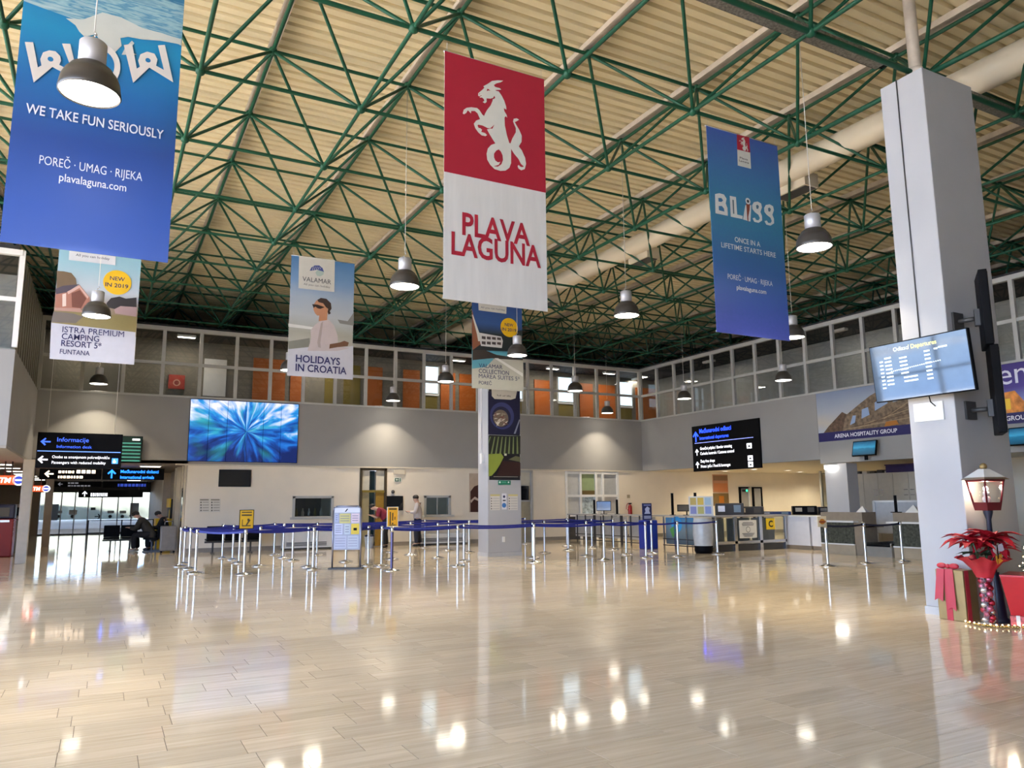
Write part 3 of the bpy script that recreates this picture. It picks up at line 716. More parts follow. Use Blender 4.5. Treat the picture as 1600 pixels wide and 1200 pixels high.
a.text('All you can holiday', 80+230/6, 380+120/6, 80+548/6, 380+160/6, '#55586a', cap=0.055, bold=0.01)
a.disc(80+620/6, 380+370/6, 0.27, '#e2b516')
a.text('NEW', 80+550/6, 380+345/6, 80+690/6, 380+360/6, NAVY, cap=0.085, bold=0.016); a.text('IN 2019', 80+505/6, 380+405/6, 80+722/6, 380+425/6, NAVY, cap=0.085, bold=0.016)
a.text('ISTRA PREMIUM', 80+103/6, 380+838/6, 80+682/6, 380+878/6, NAVY, cap=0.125)
a.text('CAMPING', 80+97/6, 380+900/6, 80+448/6, 380+925/6, NAVY, cap=0.125, bold=0.008)
a.text('RESORT 5*', 80+92/6, 380+965/6, 80+470/6, 380+990/6, NAVY, cap=0.125, bold=0.012)
a.text('FUNTANA', 80+80/6, 380+1036/6, 80+360/6, 380+1056/6, NAVY, cap=0.10, bold=0.006)
a.build('printed_picture', is_)
# MAREA SUITES
M_MAR = ramp_mat('print_hotel', [(0.0, '#c0bcae'), (0.2, '#a8b4b4'), (0.34, '#56a0b0'), (0.38, '#2e3a44'), (0.52, '#2a3440'), (0.62, '#34558c'), (1.0, '#24407c')], 'Z', noise=0.04, nscale=4)
ma = banner('hanging_banner', 8.345, 9.865, YF, 4.49, 7.40, M_MAR, 'white hotel banner with yellow disc hanging before the far column')
a = Print('Y', YF, (0, -1, 0)); s9 = 497/120
def tm(pts): return T(pts, 720, 470, s9)
a.poly(tm([(72,120),(110,200),(180,210),(250,215),(395,190),(400,330),(75,320)]), '#20282a')
a.poly(tm([(70,50),(80,90),(115,205),(130,280),(75,320)]), '#8f5a40')
a.poly(tm([(72,90),(78,90),(122,215),(128,260),(112,262),(105,220)]), '#d8d4cc')
a.poly(tm([(112,205),(262,232),(272,260),(265,306),(130,292)]), '#cfccc8')
for k in range(4):
    a.poly(tm([(135+k*33,228+k*3),(160+k*33,231+k*3),(160+k*33,250+k*2),(135+k*33,246+k*2)]), '#4a3f3c')
    a.poly(tm([(135+k*33,262+k*2),(160+k*33,264+k*2),(160+k*33,284+k*1),(135+k*33,280+k*1)]), '#4a3f3c')
a.poly(tm([(75,320),(150,318),(230,350),(400,375),(402,480),(330,440),(210,372),(75,385)]), '#3b3430')
a.poly(tm([(72,385),(200,372),(230,400),(150,430),(72,440)]), '#5fa3b4')
a.poly(tm([(215,375),(402,385),(405,580),(72,565),(72,440),(160,430)]), '#b9b7a8')
a.poly(tm([(215,372),(240,372),(400,470),(400,492)]), '#dcdad2')
a.poly(tm([(112,15),(295,38),(293,85),(114,62)]), '#c9c6bc')
a.text('All you can holiday', 720+128/s9, 470+47/s9, 720+285/s9, 470+66/s9, '#55586a', cap=0.05)
a.disc(720+312/s9, 470+174/s9, 0.265, '#e0b012')
a.text('NEW', 720+283/s9, 470+162/s9, 720+338/s9, 470+170/s9, NAVY, cap=0.085, bold=0.016); a.text('IN 2019', 720+265/s9, 470+192/s9, 720+357/s9, 470+203/s9, NAVY, cap=0.085, bold=0.016)
a.text('VALAMAR', 720+115/s9, 470+434/s9, 720+268/s9, 470+440/s9, NAVY, cap=0.11)
a.text('COLLECTION', 720+115/s9, 470+470/s9, 720+310/s9, 470+478/s9, NAVY, cap=0.11, bold=0.006)
a.text('MAREA SUITES 5*', 720+115/s9, 470+503/s9, 720+380/s9, 470+515/s9, NAVY, cap=0.11)
a.text('POREČ', 720+115/s9, 470+540/s9, 720+198/s9, 470+546/s9, NAVY, cap=0.09, bold=0.006)
a.build('printed_picture', ma)

# ---- air duct with outlets, cable trays, rain pipe
M_DUCT = mat('cream_duct_paint', (0.70, 0.62, 0.48), 0.5, var=0.05, scale=1.0)
DX, DZ, DR = 12.28, 8.35, 0.26
du = thing('air_duct', (DX, 12, DZ), 'long round cream air duct running above the truss', 'duct')
for k, yy in enumerate([0.5+4.64*i for i in range(7)]):
    y1 = yy+4.6
    ds_ = MB().lathe([(DR, 0), (DR, y1-yy+.04)], M_DUCT, c=(DX, yy, DZ), n=24, M=Matrix.Rotation(-math.pi/2, 4, 'X')).build('duct_section', du)
    MB().lathe([(DR+.015, 0), (DR+.015, .05)], M_DUCT, c=(DX, yy, DZ), n=24, M=Matrix.Rotation(-math.pi/2, 4, 'X')).build('flange', ds_)
for yy in (5.6, 10.7, 15.9, 21.0):
    q0 = at(1240, 275, 'X', DX+.0)
    bo = MB().box((DX+.05, yy-.42, DZ-.42), (DX+.45, yy+.42, DZ-.12), M_DUCT).build('outlet_box', du)
    MB().box((DX+.09, yy-.38, DZ-.435), (DX+.41, yy+.38, DZ-.42), M_DGREY).build('grille', bo)
ct = thing('cable_tray', (6, TY0, 7.7), 'grey perforated cable tray along the truss above the column', 'cable tray')
M_TRAY = mat('galvanised_tray', (0.22, 0.21, 0.19), 0.5, 0.6, var=0.4, scale=30)
MB().box((0.5, TY0+.08, 7.74), (9.6, TY0+.30, 7.75), M_TRAY).box((0.5, TY0+.08, 7.74), (9.6, TY0+.09, 7.82), M_TRAY).box((0.5, TY0+.29, 7.74), (9.6, TY0+.30, 7.82), M_TRAY).build('tray', ct)
MB().box((11.1, TY0+.08, 7.74), (20, TY0+.30, 7.75), M_TRAY).box((11.1, TY0+.08, 7.74), (20, TY0+.09, 7.82), M_TRAY).build('tray', ct)
bu = MB()
for k in range(5): bu.tube((0.5, TY0+.12+k*.035, 7.765), (9.7, TY0+.12+k*.035, 7.765), .014, M_BLACK, n=5)
bu.path([(9.7, TY0+.15, 7.765), (9.9, TY0+.05, 7.72), (9.95, TY0-.05, 7.56)], .014, M_BLACK, n=5)
bu.build('cable_bundle', ct)
rp = MB().tube((10.05, 6.30, 7.56), (10.05, 6.30, 9.15), .085, M_PURLIN, n=16).lathe([(.10, 0), (.10, .08)], M_PURLIN, c=(10.05, 6.30, 7.62), n=16, cap0=True, cap1=True).build('rain_pipe', label='pale rain pipe rising from the near column top to the roof', cat='pipe')

# ================================================================== BACK WALL AND LOBBY THINGS
def R_(x0, y0, x1, y1, ax, v):
    """rectangle on a wall plane from two opposite photo corners -> (u0,u1,z0,z1)"""
    a, b = at(x0, y0, ax, v), at(x1, y1, ax, v); i = 0 if ax == 'Y' else 1
    return min(a[i], b[i]), max(a[i], b[i]), min(a.z, b.z), max(a.z, b.z)
def yb(u0, u1, z0, z1, y0, y1, mt, mb=None): return (mb or MB()).box((u0, y0, z0), (u1, y1, z1), mt)
# gallery interior behind the back glazing
st = (XR-XL)/20
def gal(k0, k1, z0, z1, mt, nm, lab, cat):
    o = MB().box((XL+st*k0+.04, gy-.05, z0), (XL+st*k1-.04, gy-.002, z1), mt)
    return o.build(nm, label=lab, cat=cat, group='coloured panels along the gallery')
for n_, (k0, k1, mt, lab) in enumerate([
    (5.75, 6.85, M_ORANGE, 'orange gallery door above the right part of the video wall'), (6.95, 7.5, M_ORANGE, 'narrow orange panel left of the Holidays in Croatia banner'),
    (8.1, 8.5, M_OLIVE, 'narrow olive panel below the Holidays in Croatia banner'), (8.75, 9.4, M_OLIVE, 'wider olive panel below the Holidays in Croatia banner'), (9.55, 10.2, M_ORANGE, 'orange panel at the lower right of the Holidays in Croatia banner'),
    (10.9, 11.6, M_ORANGE, 'orange panel left of the two bright gallery panes'), (12.35, 13.0, M_ORANGE, 'orange panel right of the two bright gallery panes'), (13.1, 14.0, M_ORANGE, 'orange door behind the gallery, left of the white hotel banner'), (14.1, 14.9, M_ORANGE, 'orange panel close to the left edge of the white hotel banner'),
    (16.3, 17.2, M_ORANGE, 'orange panel right of the white hotel banner'), (18.4, 19.1, M_ORANGE, 'orange panel behind the third gallery pane from the corner'), (19.3, 20.2, M_ORANGE, 'orange panel left of the last open gallery window'), (21.2, 22.4, M_ORANGE, 'bright orange panel at the corner end of the gallery')]):
    gal(k0, k1, Z1, Z1+1.92, mt, 'gallery_door', lab, 'door')
for k0, k1, lab in ((11.7, 12.3, 'pale lit gallery window right of the Holidays banner'), (15.1, 15.8, 'pale blue lit gallery window beside the white hotel banner'), (17.4, 18.2, 'pale blue gallery window right of the white hotel banner'), (20.35, 21.05, 'bright open gallery window near the corner')):
    w = thing('gallery_window', (XL+st*(k0+k1)/2, gy, Z1+1.0), lab, 'window', 'lit windows along the gallery')
    yb(XL+st*k0, XL+st*k1, Z1+1.02, Z1+2.12, gy-.03, gy-.004, mat('daylit_pane', (0.55, 0.72, 0.85), 0.4, var=0.05, emit=0.8)).build('lit_pane', w)
    f = MB()
    for u in (k0, k1): f.box((XL+st*u-.03, gy-.06, Z1+.95), (XL+st*u+.03, gy-.002, Z1+2.15), M_FRAME)
    f.build('jamb', w); yb(XL+st*k0, XL+st*k1, Z1+.90, Z1+.97, gy-.08, gy-.002, M_WHITE).build('sill', w)
    yb(XL+st*k0+.05, XL+st*k1-.05, Z1, Z1+.88, gy-.03, gy-.004, M_OLIVE).build('apron_panel', w)
o = yb(*R_(264, 585, 288, 608, 'Y', gy-.2), gy-.2, gy-.004, mat('red_cabinet_paint', (0.35, 0.03, 0.02), 0.4)).build('hose_cabinet', label='red fire hose cabinet behind the gallery glass', cat='cabinet')
q = Print('Y', gy-.2, (0, -1, 0)); q.disc(276, 598, .12, '#c9a08c'); q.disc(276, 598, .08, '#7a1410'); q.build('hose_symbol', o)
o = yb(*R_(320, 560, 352, 620, 'Y', gy-.05), gy-.05, gy-.004, M_WHITE).build('white_door', label='white door behind the gallery glass above the video wall', cat='door')
for k, (x, lab) in enumerate(((-1, 'added fill lamp at the left end of the back gallery'), (2.2, 'added fill lamp over the red hose cabinet'), (7.0, 'added fill lamp behind the Holidays banner'), (12.5, 'added fill lamp left of the white hotel banner'), (17.0, 'added fill lamp over the middle orange doors'), (20.0, 'added fill lamp near the corner'))):  # unseen ceiling lamps added to keep the back gallery moderately lit
    t = thing('gallery_fill_lamp', (x, YB+1.1, Z2-.02), lab, 'lamp', 'added gallery fill lamps')
    MB().rbox((x-.3, YB+1.0, Z2-.09), (x+.3, YB+1.2, Z2-.005), M_WHITE, .01).build('housing', t)
    MB().box((x-.27, YB+1.03, Z2-.1), (x+.27, YB+1.17, Z2-.09), M_LIGHT).build('diffuser', t)
    light_obj('gallery_fill_source', 'AREA', (x, YB+1.1, Z2-.12), 16 if k > 1 else 9, (1, .9, .72), t, size=0.5)

for k, y_ in enumerate((24.0, 17.5, 11.0, 29.2)):  # unseen lamps added to brighten the right gallery behind its glazing
    lab = ('added fill lamp behind the dark right glazing near the corner', 'added fill lamp behind the right glazing over the arches poster', 'added fill lamp behind the right glazing beyond the near column', 'added fill lamp deep behind the corner of the two galleries')[k]
    t = thing('gallery_fill_lamp', (XR+1.3, y_, Z2-.02), lab, 'lamp', 'added gallery fill lamps')
    MB().rbox((XR+1.2, y_-.3, Z2-.09), (XR+1.4, y_+.3, Z2-.005), M_WHITE, .01).build('housing', t); MB().box((XR+1.23, y_-.27, Z2-.1), (XR+1.37, y_+.27, Z2-.09), M_CREAM).build('diffuser', t)
    light_obj('gallery_fill_source', 'AREA', (XR+1.3, y_, Z2-.12), 7, (1, .95, .82), t, size=0.5)
# video wall: 6 x 2 screens
def vw_mat():
    mt = bpy.data.materials.new('video_wall_picture'); MATS['vw'] = mt; mt.use_nodes = True
    t = mt.node_tree; b = t.nodes['Principled BSDF']; b.inputs['Roughness'].default_value = 0.2; b.inputs['Base Color'].default_value = (0.01, 0.01, 0.02, 1)
    g = t.nodes.new('ShaderNodeNewGeometry')
    c = t.nodes.new('ShaderNodeVectorMath'); c.operation = 'SUBTRACT'; c.inputs[1].default_value = (4.15, YB, 3.98); t.links.new(g.outputs['Position'], c.inputs[0])
    fl = t.nodes.new('ShaderNodeVectorMath'); fl.operation = 'MULTIPLY'; fl.inputs[1].default_value = (1, 0, 1); t.links.new(c.outputs[0], fl.inputs[0])
    nm = t.nodes.new('ShaderNodeVectorMath'); nm.operation = 'NORMALIZE'; t.links.new(fl.outputs[0], nm.inputs[0])
    ln = t.nodes.new('ShaderNodeVectorMath'); ln.operation = 'LENGTH'; t.links.new(fl.outputs[0], ln.inputs[0])
    cb = t.nodes.new('ShaderNodeVectorMath'); cb.operation = 'MULTIPLY_ADD'; cb.inputs[1].default_value = (1.9, 0, 1.9); t.links.new(nm.outputs[0], cb.inputs[0])
    sc = t.nodes.new('ShaderNodeVectorMath'); sc.operation = 'SCALE'; sc.inputs['Scale'].default_value = 0.8; t.links.new(fl.outputs[0], sc.inputs[0]); t.links.new(sc.outputs[0], cb.inputs[2])
    n = t.nodes.new('ShaderNodeTexNoise'); n.inputs['Scale'].default_value = 1.7; n.inputs['Detail'].default_value = 3; n.inputs['Distortion'].default_value = 0.5; t.links.new(cb.outputs[0], n.inputs['Vector'])
    sp = t.nodes.new('ShaderNodeSeparateXYZ'); t.links.new(c.outputs[0], sp.inputs[0])
    ad = t.nodes.new('ShaderNodeMath'); ad.operation = 'MULTIPLY_ADD'; ad.inputs[1].default_value = 0.20; t.links.new(sp.outputs[2], ad.inputs[0]); t.links.new(n.outputs['Fac'], ad.inputs[2])
    r = t.nodes.new('ShaderNodeValToRGB'); e = r.color_ramp.elements
    for _ in range(4): e.new(0.5)
    for i, (p_, h) in enumerate([(0.28, '#041a52'), (0.42, '#0a3a86'), (0.53, '#1560b4'), (0.61, '#2888c0'), (0.70, '#9aaee2'), (0.84, '#e6e2f4')]): e[i].position = p_; e[i].color = srgb(h)+(1,)
    t.links.new(ad.outputs[0], r.inputs[0])
    n2 = t.nodes.new('ShaderNodeTexNoise'); n2.inputs['Scale'].default_value = 0.9; t.links.new(cb.outputs[0], n2.inputs['Vector'])
    mx = t.nodes.new('ShaderNodeMix'); mx.data_type = 'RGBA'; mx.inputs['B'].default_value = srgb('#2f9a78')+(1,)
    mr = t.nodes.new('ShaderNodeMapRange'); mr.inputs[1].default_value = 0.52; mr.inputs[2].default_value = 0.75; mr.inputs[4].default_value = 0.55; t.links.new(n2.outputs['Fac'], mr.inputs[0])
    t.links.new(mr.outputs[0], mx.inputs['Factor']); t.links.new(r.outputs[0], mx.inputs['A'])
    t.links.new(mx.outputs['Result'], b.inputs['Emission Color']); b.inputs['Emission Strength'].default_value = 0.62
    return mt
vw = thing('video_wall', (4.1, YB, 2.95), 'large video wall of twelve screens with blue motion picture', 'video wall')
yb(2.34, 5.88, 2.94, 5.0, YB-.05, YB-.001, M_BLACK).build('mount_frame', vw)
VWM = vw_mat()
for i in range(6):
    for j in range(2):
        w_, h_ = (5.87-2.35)/6, (4.99-2.95)/2
        yb(2.35+i*w_+.006, 2.35+(i+1)*w_-.006, 2.95+j*h_+.003, 2.95+(j+1)*h_-.003, YB-.062, YB-.05, VWM).build('screen', vw)
def tv(name, u0, u1, z0, z1, y, label, scr=None, cat='screen', d=.05):
    t = thing(name, ((u0+u1)/2, y, z0), label, cat)
    MB().rbox((u0, y-d, z0), (u1, y-.002, z1), M_BLACK, .008).build('casing', t)
    yb(u0+.02, u1-.02, z0+.025, z1-.02, y-d-.004, y-d, scr or M_SCREEN).build('panel', t)
    return t
YL = YB+.04                              # lower wall face
tv('wall_television', 3.35, 4.38, 2.12, 2.69, YL, 'black switched-off television on the wall below the video wall')
# notices
nb = thing('notice_sheets', (3.1, YL, 1.3), 'row of small printed notices on the back wall under the television', 'notice')
for i in range(2):
    q = Print('Y', YL, (0, -1, 0)); x0 = 312+i*17
    q.rect(x0, 779, x0+15, 800, '#d0cabb'); q.rect(x0+.5, 780, x0+14, 782, '#8c8674')
    for k in range(4): q.rect(x0+1, 784+k*4.2, x0+3, 786+k*4.2, '#55524a'); q.rect(x0+4.5, 784.4+k*4.2, x0+14, 785.3+k*4.2, '#8c887c')
    q.build('sheet', nb)
# serving windows
def serving(idx, x0, x1, z0, z1, label, lit):
    w = thing('window_%d' % idx, ((x0+x1)/2, YL, z0), label, None, kind='structure')
    for a, b_, c, d_ in ((x0-.06, x0+.03, z0-.05, z1+.05), (x1-.03, x1+.06, z0-.05, z1+.05)): yb(a, b_, c, d_, YL-.02, YL+.1, M_FRAME).build('jamb', w)
    yb(x0-.06, x1+.06, z1-.02, z1+.06, YL-.02, YL+.1, M_FRAME).build('head', w)
    yb(x0-.12, x1+.12, z0-.09, z0-.02, YL-.22, YL+.1, M_STEEL if False else M_FRAME).build('sill', w)
    yb(x0+.03, x1-.03, z0, z1, YL+.05, YL+.058, M_DGLASS).build('pane', w)
    for k in range(1 if idx == 6 else 0): yb((x0+x1)/2-.015, (x0+x1)/2+.015, z0, z1, YL+.03, YL+.07, M_FRAME).build('mullion', w)
    return w
serving(5, *W1, 'serving window with shelf left of the information stand', 0)
serving(6, *W2, 'small green-tinted counter window right of the standing man', 0)
sh = MB().box((5.6, 29.6, 0), (7.4, 30.5, 2.0), M_DGREY)
sh.build('kitchen_rack', label='dark equipment rack seen through the serving window', cat='rack')
for k in range(6):
    MB().lathe([(.05, 0), (.055, .14), (.025, .2), (.025, .27)], [M_STEEL, M_OLIVE, M_CREAM][k % 3], c=(5.9+k*.22, 27.95, 1.11), n=10, cap1=True).build('bottle', label='%s bottle from the left on the counter inside the serving window' % ('first', 'second', 'third', 'fourth', 'fifth', 'sixth')[k], cat='bottle', group='bottles inside the serving window')
MB().box((5.5, 27.75, 0), (7.5, 28.2, 1.11), M_DGREY).build('kitchen_counter', label='dark counter behind the serving window', cat='counter')
# low white cabinets with grille (heaters)
def heater(x0, x1, h, label):
    t = thing('heater_cabinet', ((x0+x1)/2, YL-.15, 0), label, 'heater', 'white heater cabinets along the back wall')
    MB().rbox((x0, YL-.30, .05), (x1, YL-.025, h), M_WHITE, .012).build('casing', t)
    MB().box((x0+.03, YL-.25, 0), (x1-.03, YL-.03, .05), M_DGREY).build('plinth', t)
    n_ = int((x1-x0-.2)/.08)
    for k in range(4):
        MB().box((x0+.12, YL-.304, .12+k*.035), (x1-.2, YL-.30, .14+k*.035), M_DGREY).build('louvre', t)
heater(5.45, 7.14, .58, 'white heater cabinet under the serving window left of the information stand')
heater(10.3, 12.3, .40, 'low heater cabinet under the counter window by the far column')
# brown door
d1 = thing('door_1', ((DOOR[0]+DOOR[1])/2, YL, 0), 'bronze framed glazed door in the back wall', None, kind='structure')
for a, b_ in ((DOOR[0]-.02, DOOR[0]+.07), (DOOR[1]-.07, DOOR[1]+.02)): yb(a, b_, 0, 2.82, YL-.03, YL+.12, M_BROWN).build('jamb', d1)
yb(DOOR[0], DOOR[1], 2.72, 2.82, YL-.03, YL+.12, M_BROWN).build('head', d1); yb(DOOR[0], DOOR[1], 1.93, 2.01, YL-.02, YL+.1, mat('brass_bar', (0.30, 0.22, 0.05), 0.4, 0.5)).build('transom', d1)
yb(DOOR[0]+.07, DOOR[0]+.36, 2.01, 2.72, YL+.04, YL+.05, mat('frosted_panel', (0.55, 0.52, 0.42), 0.5)).build('pane', d1); yb(DOOR[0]+.60, DOOR[1]-.07, 2.01, 2.72, YL+.04, YL+.05, MATS['frosted_panel']).build('pane', d1)
yb(DOOR[0]+.07, DOOR[0]+.36, 0, 1.93, YL+.04, YL+.06, mat('khaki_panel', (0.33, 0.28, 0.15), 0.5)).build('side_panel', d1)
lf = yb(DOOR[0]+.60, DOOR[1]-.07, 0.02, 1.93, YL+.02, YL+.06, mat('ochre_leaf', (0.30, 0.17, 0.02), 0.45, var=0.12, stretch=(1, 1, 8))).build('leaf', d1)
MB().tube((DOOR[0]+.64, YL-.03, 1.02), (DOOR[0]+.74, YL-.03, 1.02), .012, M_CHROME).tube((DOOR[0]+.64, YL+.02, 1.02), (DOOR[0]+.64, YL-.03, 1.02), .01, M_CHROME).build('handle', lf)
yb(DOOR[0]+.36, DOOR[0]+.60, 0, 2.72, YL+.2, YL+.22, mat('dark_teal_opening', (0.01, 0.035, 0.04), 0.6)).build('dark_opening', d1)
# signs over the door
t = yb(9.42, 9.84, 2.60, 2.77, YL-.06, YL, M_CREAM).build('emergency_light', label='pale emergency light box on the back wall right of the brown door', cat='lamp')
t = thing('exit_sign', (9.6, YL, 2.31), 'small green exit sign with arrow right of the brown door', 'sign')
yb(9.45, 9.74, 2.32, 2.47, YL-.02, YL, flat('#dfe4da')).build('plate', t); q = Print('Y', YL-.02, (0, -1, 0)); q.rect(617, 747.3, 623.5, 752.2, '#1d4a34'); q.poly([(618,749.7),(620,748.2),(620,749.2),(622.6,749.2),(622.6,750.3),(620,750.3),(620,751.4)], '#e6ece4'); q.rect(624.6, 747.3, 626, 752.4, '#2f5a44'); q.build('arrow_print', t)
tv('wall_monitor', 9.17, 9.80, 1.27, 1.80, YL, 'square black wall panel behind the orange warning sign')
MB().ball((9.4, YL-.05, 1.95), .07, M_DGREY).build('dome_camera', label='small dark dome sensor above the square black wall panel', cat='camera')
t = thing('wall_poster', (12.67, YL, 1.17), 'brown and cream poster on the back wall left of the far column', 'poster')
yb(12.5, 13.4, 1.17, 2.66, YL-.02, YL, mat('poster_cream', (0.5, 0.4, 0.3), 0.5)).build('sheet', t)
q = Print('Y', YL-.02, (0, -1, 0)); q.poly([(735,800),(735,768),(741,760),(752,756),(752,800)], '#3c1a12'); q.poly([(735,782),(742,776),(752,782),(752,785),(741,780),(736,786)], '#c7b3a0'); q.build('print', t)
# second doorway behind the far column, with hanging monitor
d2 = thing('door_2', ((D2[0]+D2[1])/2, YL, 0), 'narrow framed doorway just right of the far column', None, kind='structure')
for a, b_ in ((D2[0]-.03, D2[0]+.06), (D2[1]-.06, D2[1]+.03)): yb(a, b_, 0, 2.82, YL-.03, YL+.12, M_FRAME).build('jamb', d2)
yb(D2[0], D2[1], 2.72, 2.82, YL-.03, YL+.12, M_FRAME).build('head', d2)
yb(D2[0]+.06, D2[1]-.06, 0.02, 1.55, YL+.05, YL+.08, mat('khaki_door', (0.36, 0.32, 0.22), 0.5)).build('leaf', d2)
yb(D2[0]+.06, D2[1]-.06, 1.55, 1.63, YL+.02, YL+.1, M_FRAME).build('transom', d2); yb(D2[0]+.06, D2[1]-.06, 1.63, 2.72, YL+.06, YL+.07, MATS['frosted_panel']).build('pane', d2)
tv('hanging_monitor', 14.62, 15.12, 1.62, 2.18, YL-.0, 'small black monitor in the doorway right of the far column')
# framed glazing beside the corner
w = thing('window_7', (18.2, YL, 0), 'white framed office glazing left of the fire extinguisher', None, kind='structure')
XS = [16.9, 17.63, 18.38, 18.72, 19.55]
for xx in (16.93, 17.62, 18.40, 18.75, 19.52): yb(xx-.05, xx+.05, 0, 2.8, YL-.03, YL+.1, M_WHITE).build('mullion', w)
for zz in (.98, 1.78, 2.74): yb(16.9, 19.55, zz-.05, zz+.05, YL-.02, YL+.09, M_WHITE).build('transom', w)
yb(16.98, 17.57, 1.0, 2.7, YL+.03, YL+.05, mat('pale_grey_panel', (0.48, 0.49, 0.48), 0.5)).build('infill_panel', w)
yb(18.45, 18.70, 1.0, 2.7, YL+.03, YL+.05, MATS['pale_grey_panel']).build('infill_panel', w)
yb(17.67, 18.35, 1.83, 2.69, YL+.04, YL+.05, mat('green_blind', (0.25, 0.32, 0.16), 0.6)).build('blind', w); yb(17.67, 18.35, 1.83, 2.0, YL+.03, YL+.04, mat('brown_blind', (0.12, 0.08, 0.02), 0.6)).build('blind_edge', w)
yb(18.8, 19.47, 1.83, 2.69, YL+.04, YL+.05, mat('grey_pane', (0.36, 0.37, 0.37), 0.3)).build('pane', w)
yb(17.67, 18.35, 1.03, 1.73, YL+.04, YL+.05, mat('poster_pane', (0.42, 0.50, 0.52), 0.3, var=0.5, scale=9)).build('pane', w); yb(18.8, 19.47, 1.03, 1.73, YL+.04, YL+.05, mat('clear_pane', (0.45, 0.44, 0.42), 0.2)).build('pane', w)
yb(16.9, 19.55, 0, .93, YL+.03, YL+.06, M_DGREY).build('base_panel', w)
# fire extinguisher with sign
ex = thing('fire_extinguisher', (20.05, YL-.1, .92), 'red fire extinguisher hung on the wall beside the office glazing', 'extinguisher')
RD = mat('extinguisher_red', (0.30, 0.012, 0.012), 0.3)
MB().lathe([(.02, .93), (.085, .94), (.09, .98), (.09, 1.30), (.07, 1.36), (.03, 1.39), (.03, 1.43)], RD, c=(20.07, YL-.1, 0), n=16, cap0=True).build('cylinder', ex)
MB().rbox((20.0, YL-.13, 1.42), (20.14, YL-.07, 1.47), M_BLACK, .005).build('valve', ex)
MB().path([(20.02, YL-.1, 1.45), (19.93, YL-.11, 1.44), (19.87, YL-.12, 1.34), (19.86, YL-.12, 1.2)], .014, RD, n=6).build('hose', ex)
MB().box((20.0, YL-.02, 1.15), (20.14, YL, 1.2), M_DGREY).build('bracket', ex)
o = yb(20.0, 20.15, 1.68, 1.82, YL-.01, YL, flat('#9a8f76')).build('wall_sign', label='small square sign above the fire extinguisher', cat='sign')
# monitor on the framed glazing counter
# bench with black seats before the back wall
def tandem(name, x, y, n, label, rz=0, group=None):
    t = thing(name, (x, y, 0), label, 'bench', group, rz=rz)
    w_ = .55*n
    MB().box((-w_/2, -.03, .33), (w_/2, .03, .39), M_DGREY).build('beam', t, local=True)
    for k in range(n):
        cx = -w_/2+.55*(k+.5)
        MB().rbox((cx-.25, -.24, .40), (cx+.25, .22, .46), M_BLACK, .02).build('seat', t, local=True)
        MB().rbox((cx-.25, .20, .46), (cx+.25, .26, .86), M_BLACK, .02).build('backrest', t, local=True)
    for sx in (-1, 1):
        cx = sx*(w_/2-.25)
        MB().box((cx-.025, -.025, .03), (cx+.025, .025, .35), M_DGREY).box((cx-.03, -.28, 0), (cx+.03, .28, .035), M_DGREY).build('leg', t, local=True)
    return t
tandem('waiting_bench', 3.75, 26.3, 3, 'black waiting bench against the back wall behind the belt posts', math.pi)
tandem('waiting_bench', 0.62, 30.0, 2, 'pair of dark seats facing the hall before the entrance doors', 0)
tandem('waiting_bench', 1.62, 28.98, 2, 'dark waiting bench carrying the two seated people', math.radians(-105))

# ---- hanging direction signs
def arrow(q_mb, c, s, ang, mt, n, w=.16):
    """arrow glyph on a Y plane: centre c, size s, ang 0 = right"""
    R = Matrix.Rotation(ang, 3, 'Y')
    for pts in ([(-.5, -w/2), (.42, -w/2), (.42, w/2), (-.5, w/2)], [(.5, 0), (.06, .44), (.06-.12, .34), (.24, 0)], [(.5, 0), (.24, 0), (-.06, -.34), (.06, -.44)]):
        q_mb.poly([Vector(c)+R @ Vector((a*s, 0, b*s)) for a, b in pts], mt)
def hang_sign(name, x0, x1, y, z0, z1, label, ztop, group=None):
    t = thing(name, ((x0+x1)/2, y, z0), label, 'sign', group)
    MB().rbox((x0, y, z0), (x1, y+.10, z1), M_BLACK, .012).build('casing', t)
    for xx in (x0+.2, x1-.2): MB().tube((xx, y+.05, z1), (xx, y+.05, ztop), .006, M_WIRE, n=5).build('cord', t)
    return t
BLU = flat('#3457d6', emit=1.0); WHT = flat('#e8eaf2', emit=0.9); BLL = flat('#5f86dc', emit=0.8); WWM = flat('#ffe2c4', emit=1.6); CYB = flat('#1e6ef0', emit=1.6)
YS = 22.46
s1 = hang_sign('direction_sign', -1.55, 0.36, YS, 2.47, 3.37, 'black hanging sign reading Informacije and passengers with reduced mobility', TZB, None)
q = MB(); yy = YS-.004
arrow(q, (-1.37, yy, 3.13), .22, math.pi, BLU, 0); q.build('arrow', s1); q = MB(); arrow(q, (-1.40, yy, 2.68), .22, math.pi, WHT, 0); q.build('arrow', s1); q = MB()
text(q, 'Informacije', BLU, (-1.12, yy, 3.14), (1, 0, 0), (0, 0, 1), width=.70, height=.11); q.build('lettering', s1); q = MB()
text(q, 'Information desk', BLU, (-1.12, yy, 2.98), (1, 0, 0), (0, 0, 1), width=.78, height=.075)
q.build('lettering', s1); MB().box((-1.53, yy-.003, 2.885), (.33, yy, 2.905), BLL).build('divider', s1); q = MB()
text(q, 'Osobe sa smanjenom pokretljivošću', WHT, (-1.2, yy, 2.72), (1, 0, 0), (0, 0, 1), width=1.28, height=.07); q.build('lettering', s1); q = MB()
text(q, 'Passengers with reduced mobility', WHT, (-1.2, yy, 2.58), (1, 0, 0), (0, 0, 1), width=1.2, height=.07)
q.build('lettering', s1); MB().box((.14, yy-.003, 2.60), (.28, yy, 2.74), flat('#3c80f0', emit=1.0)).build('symbol_plate', s1)
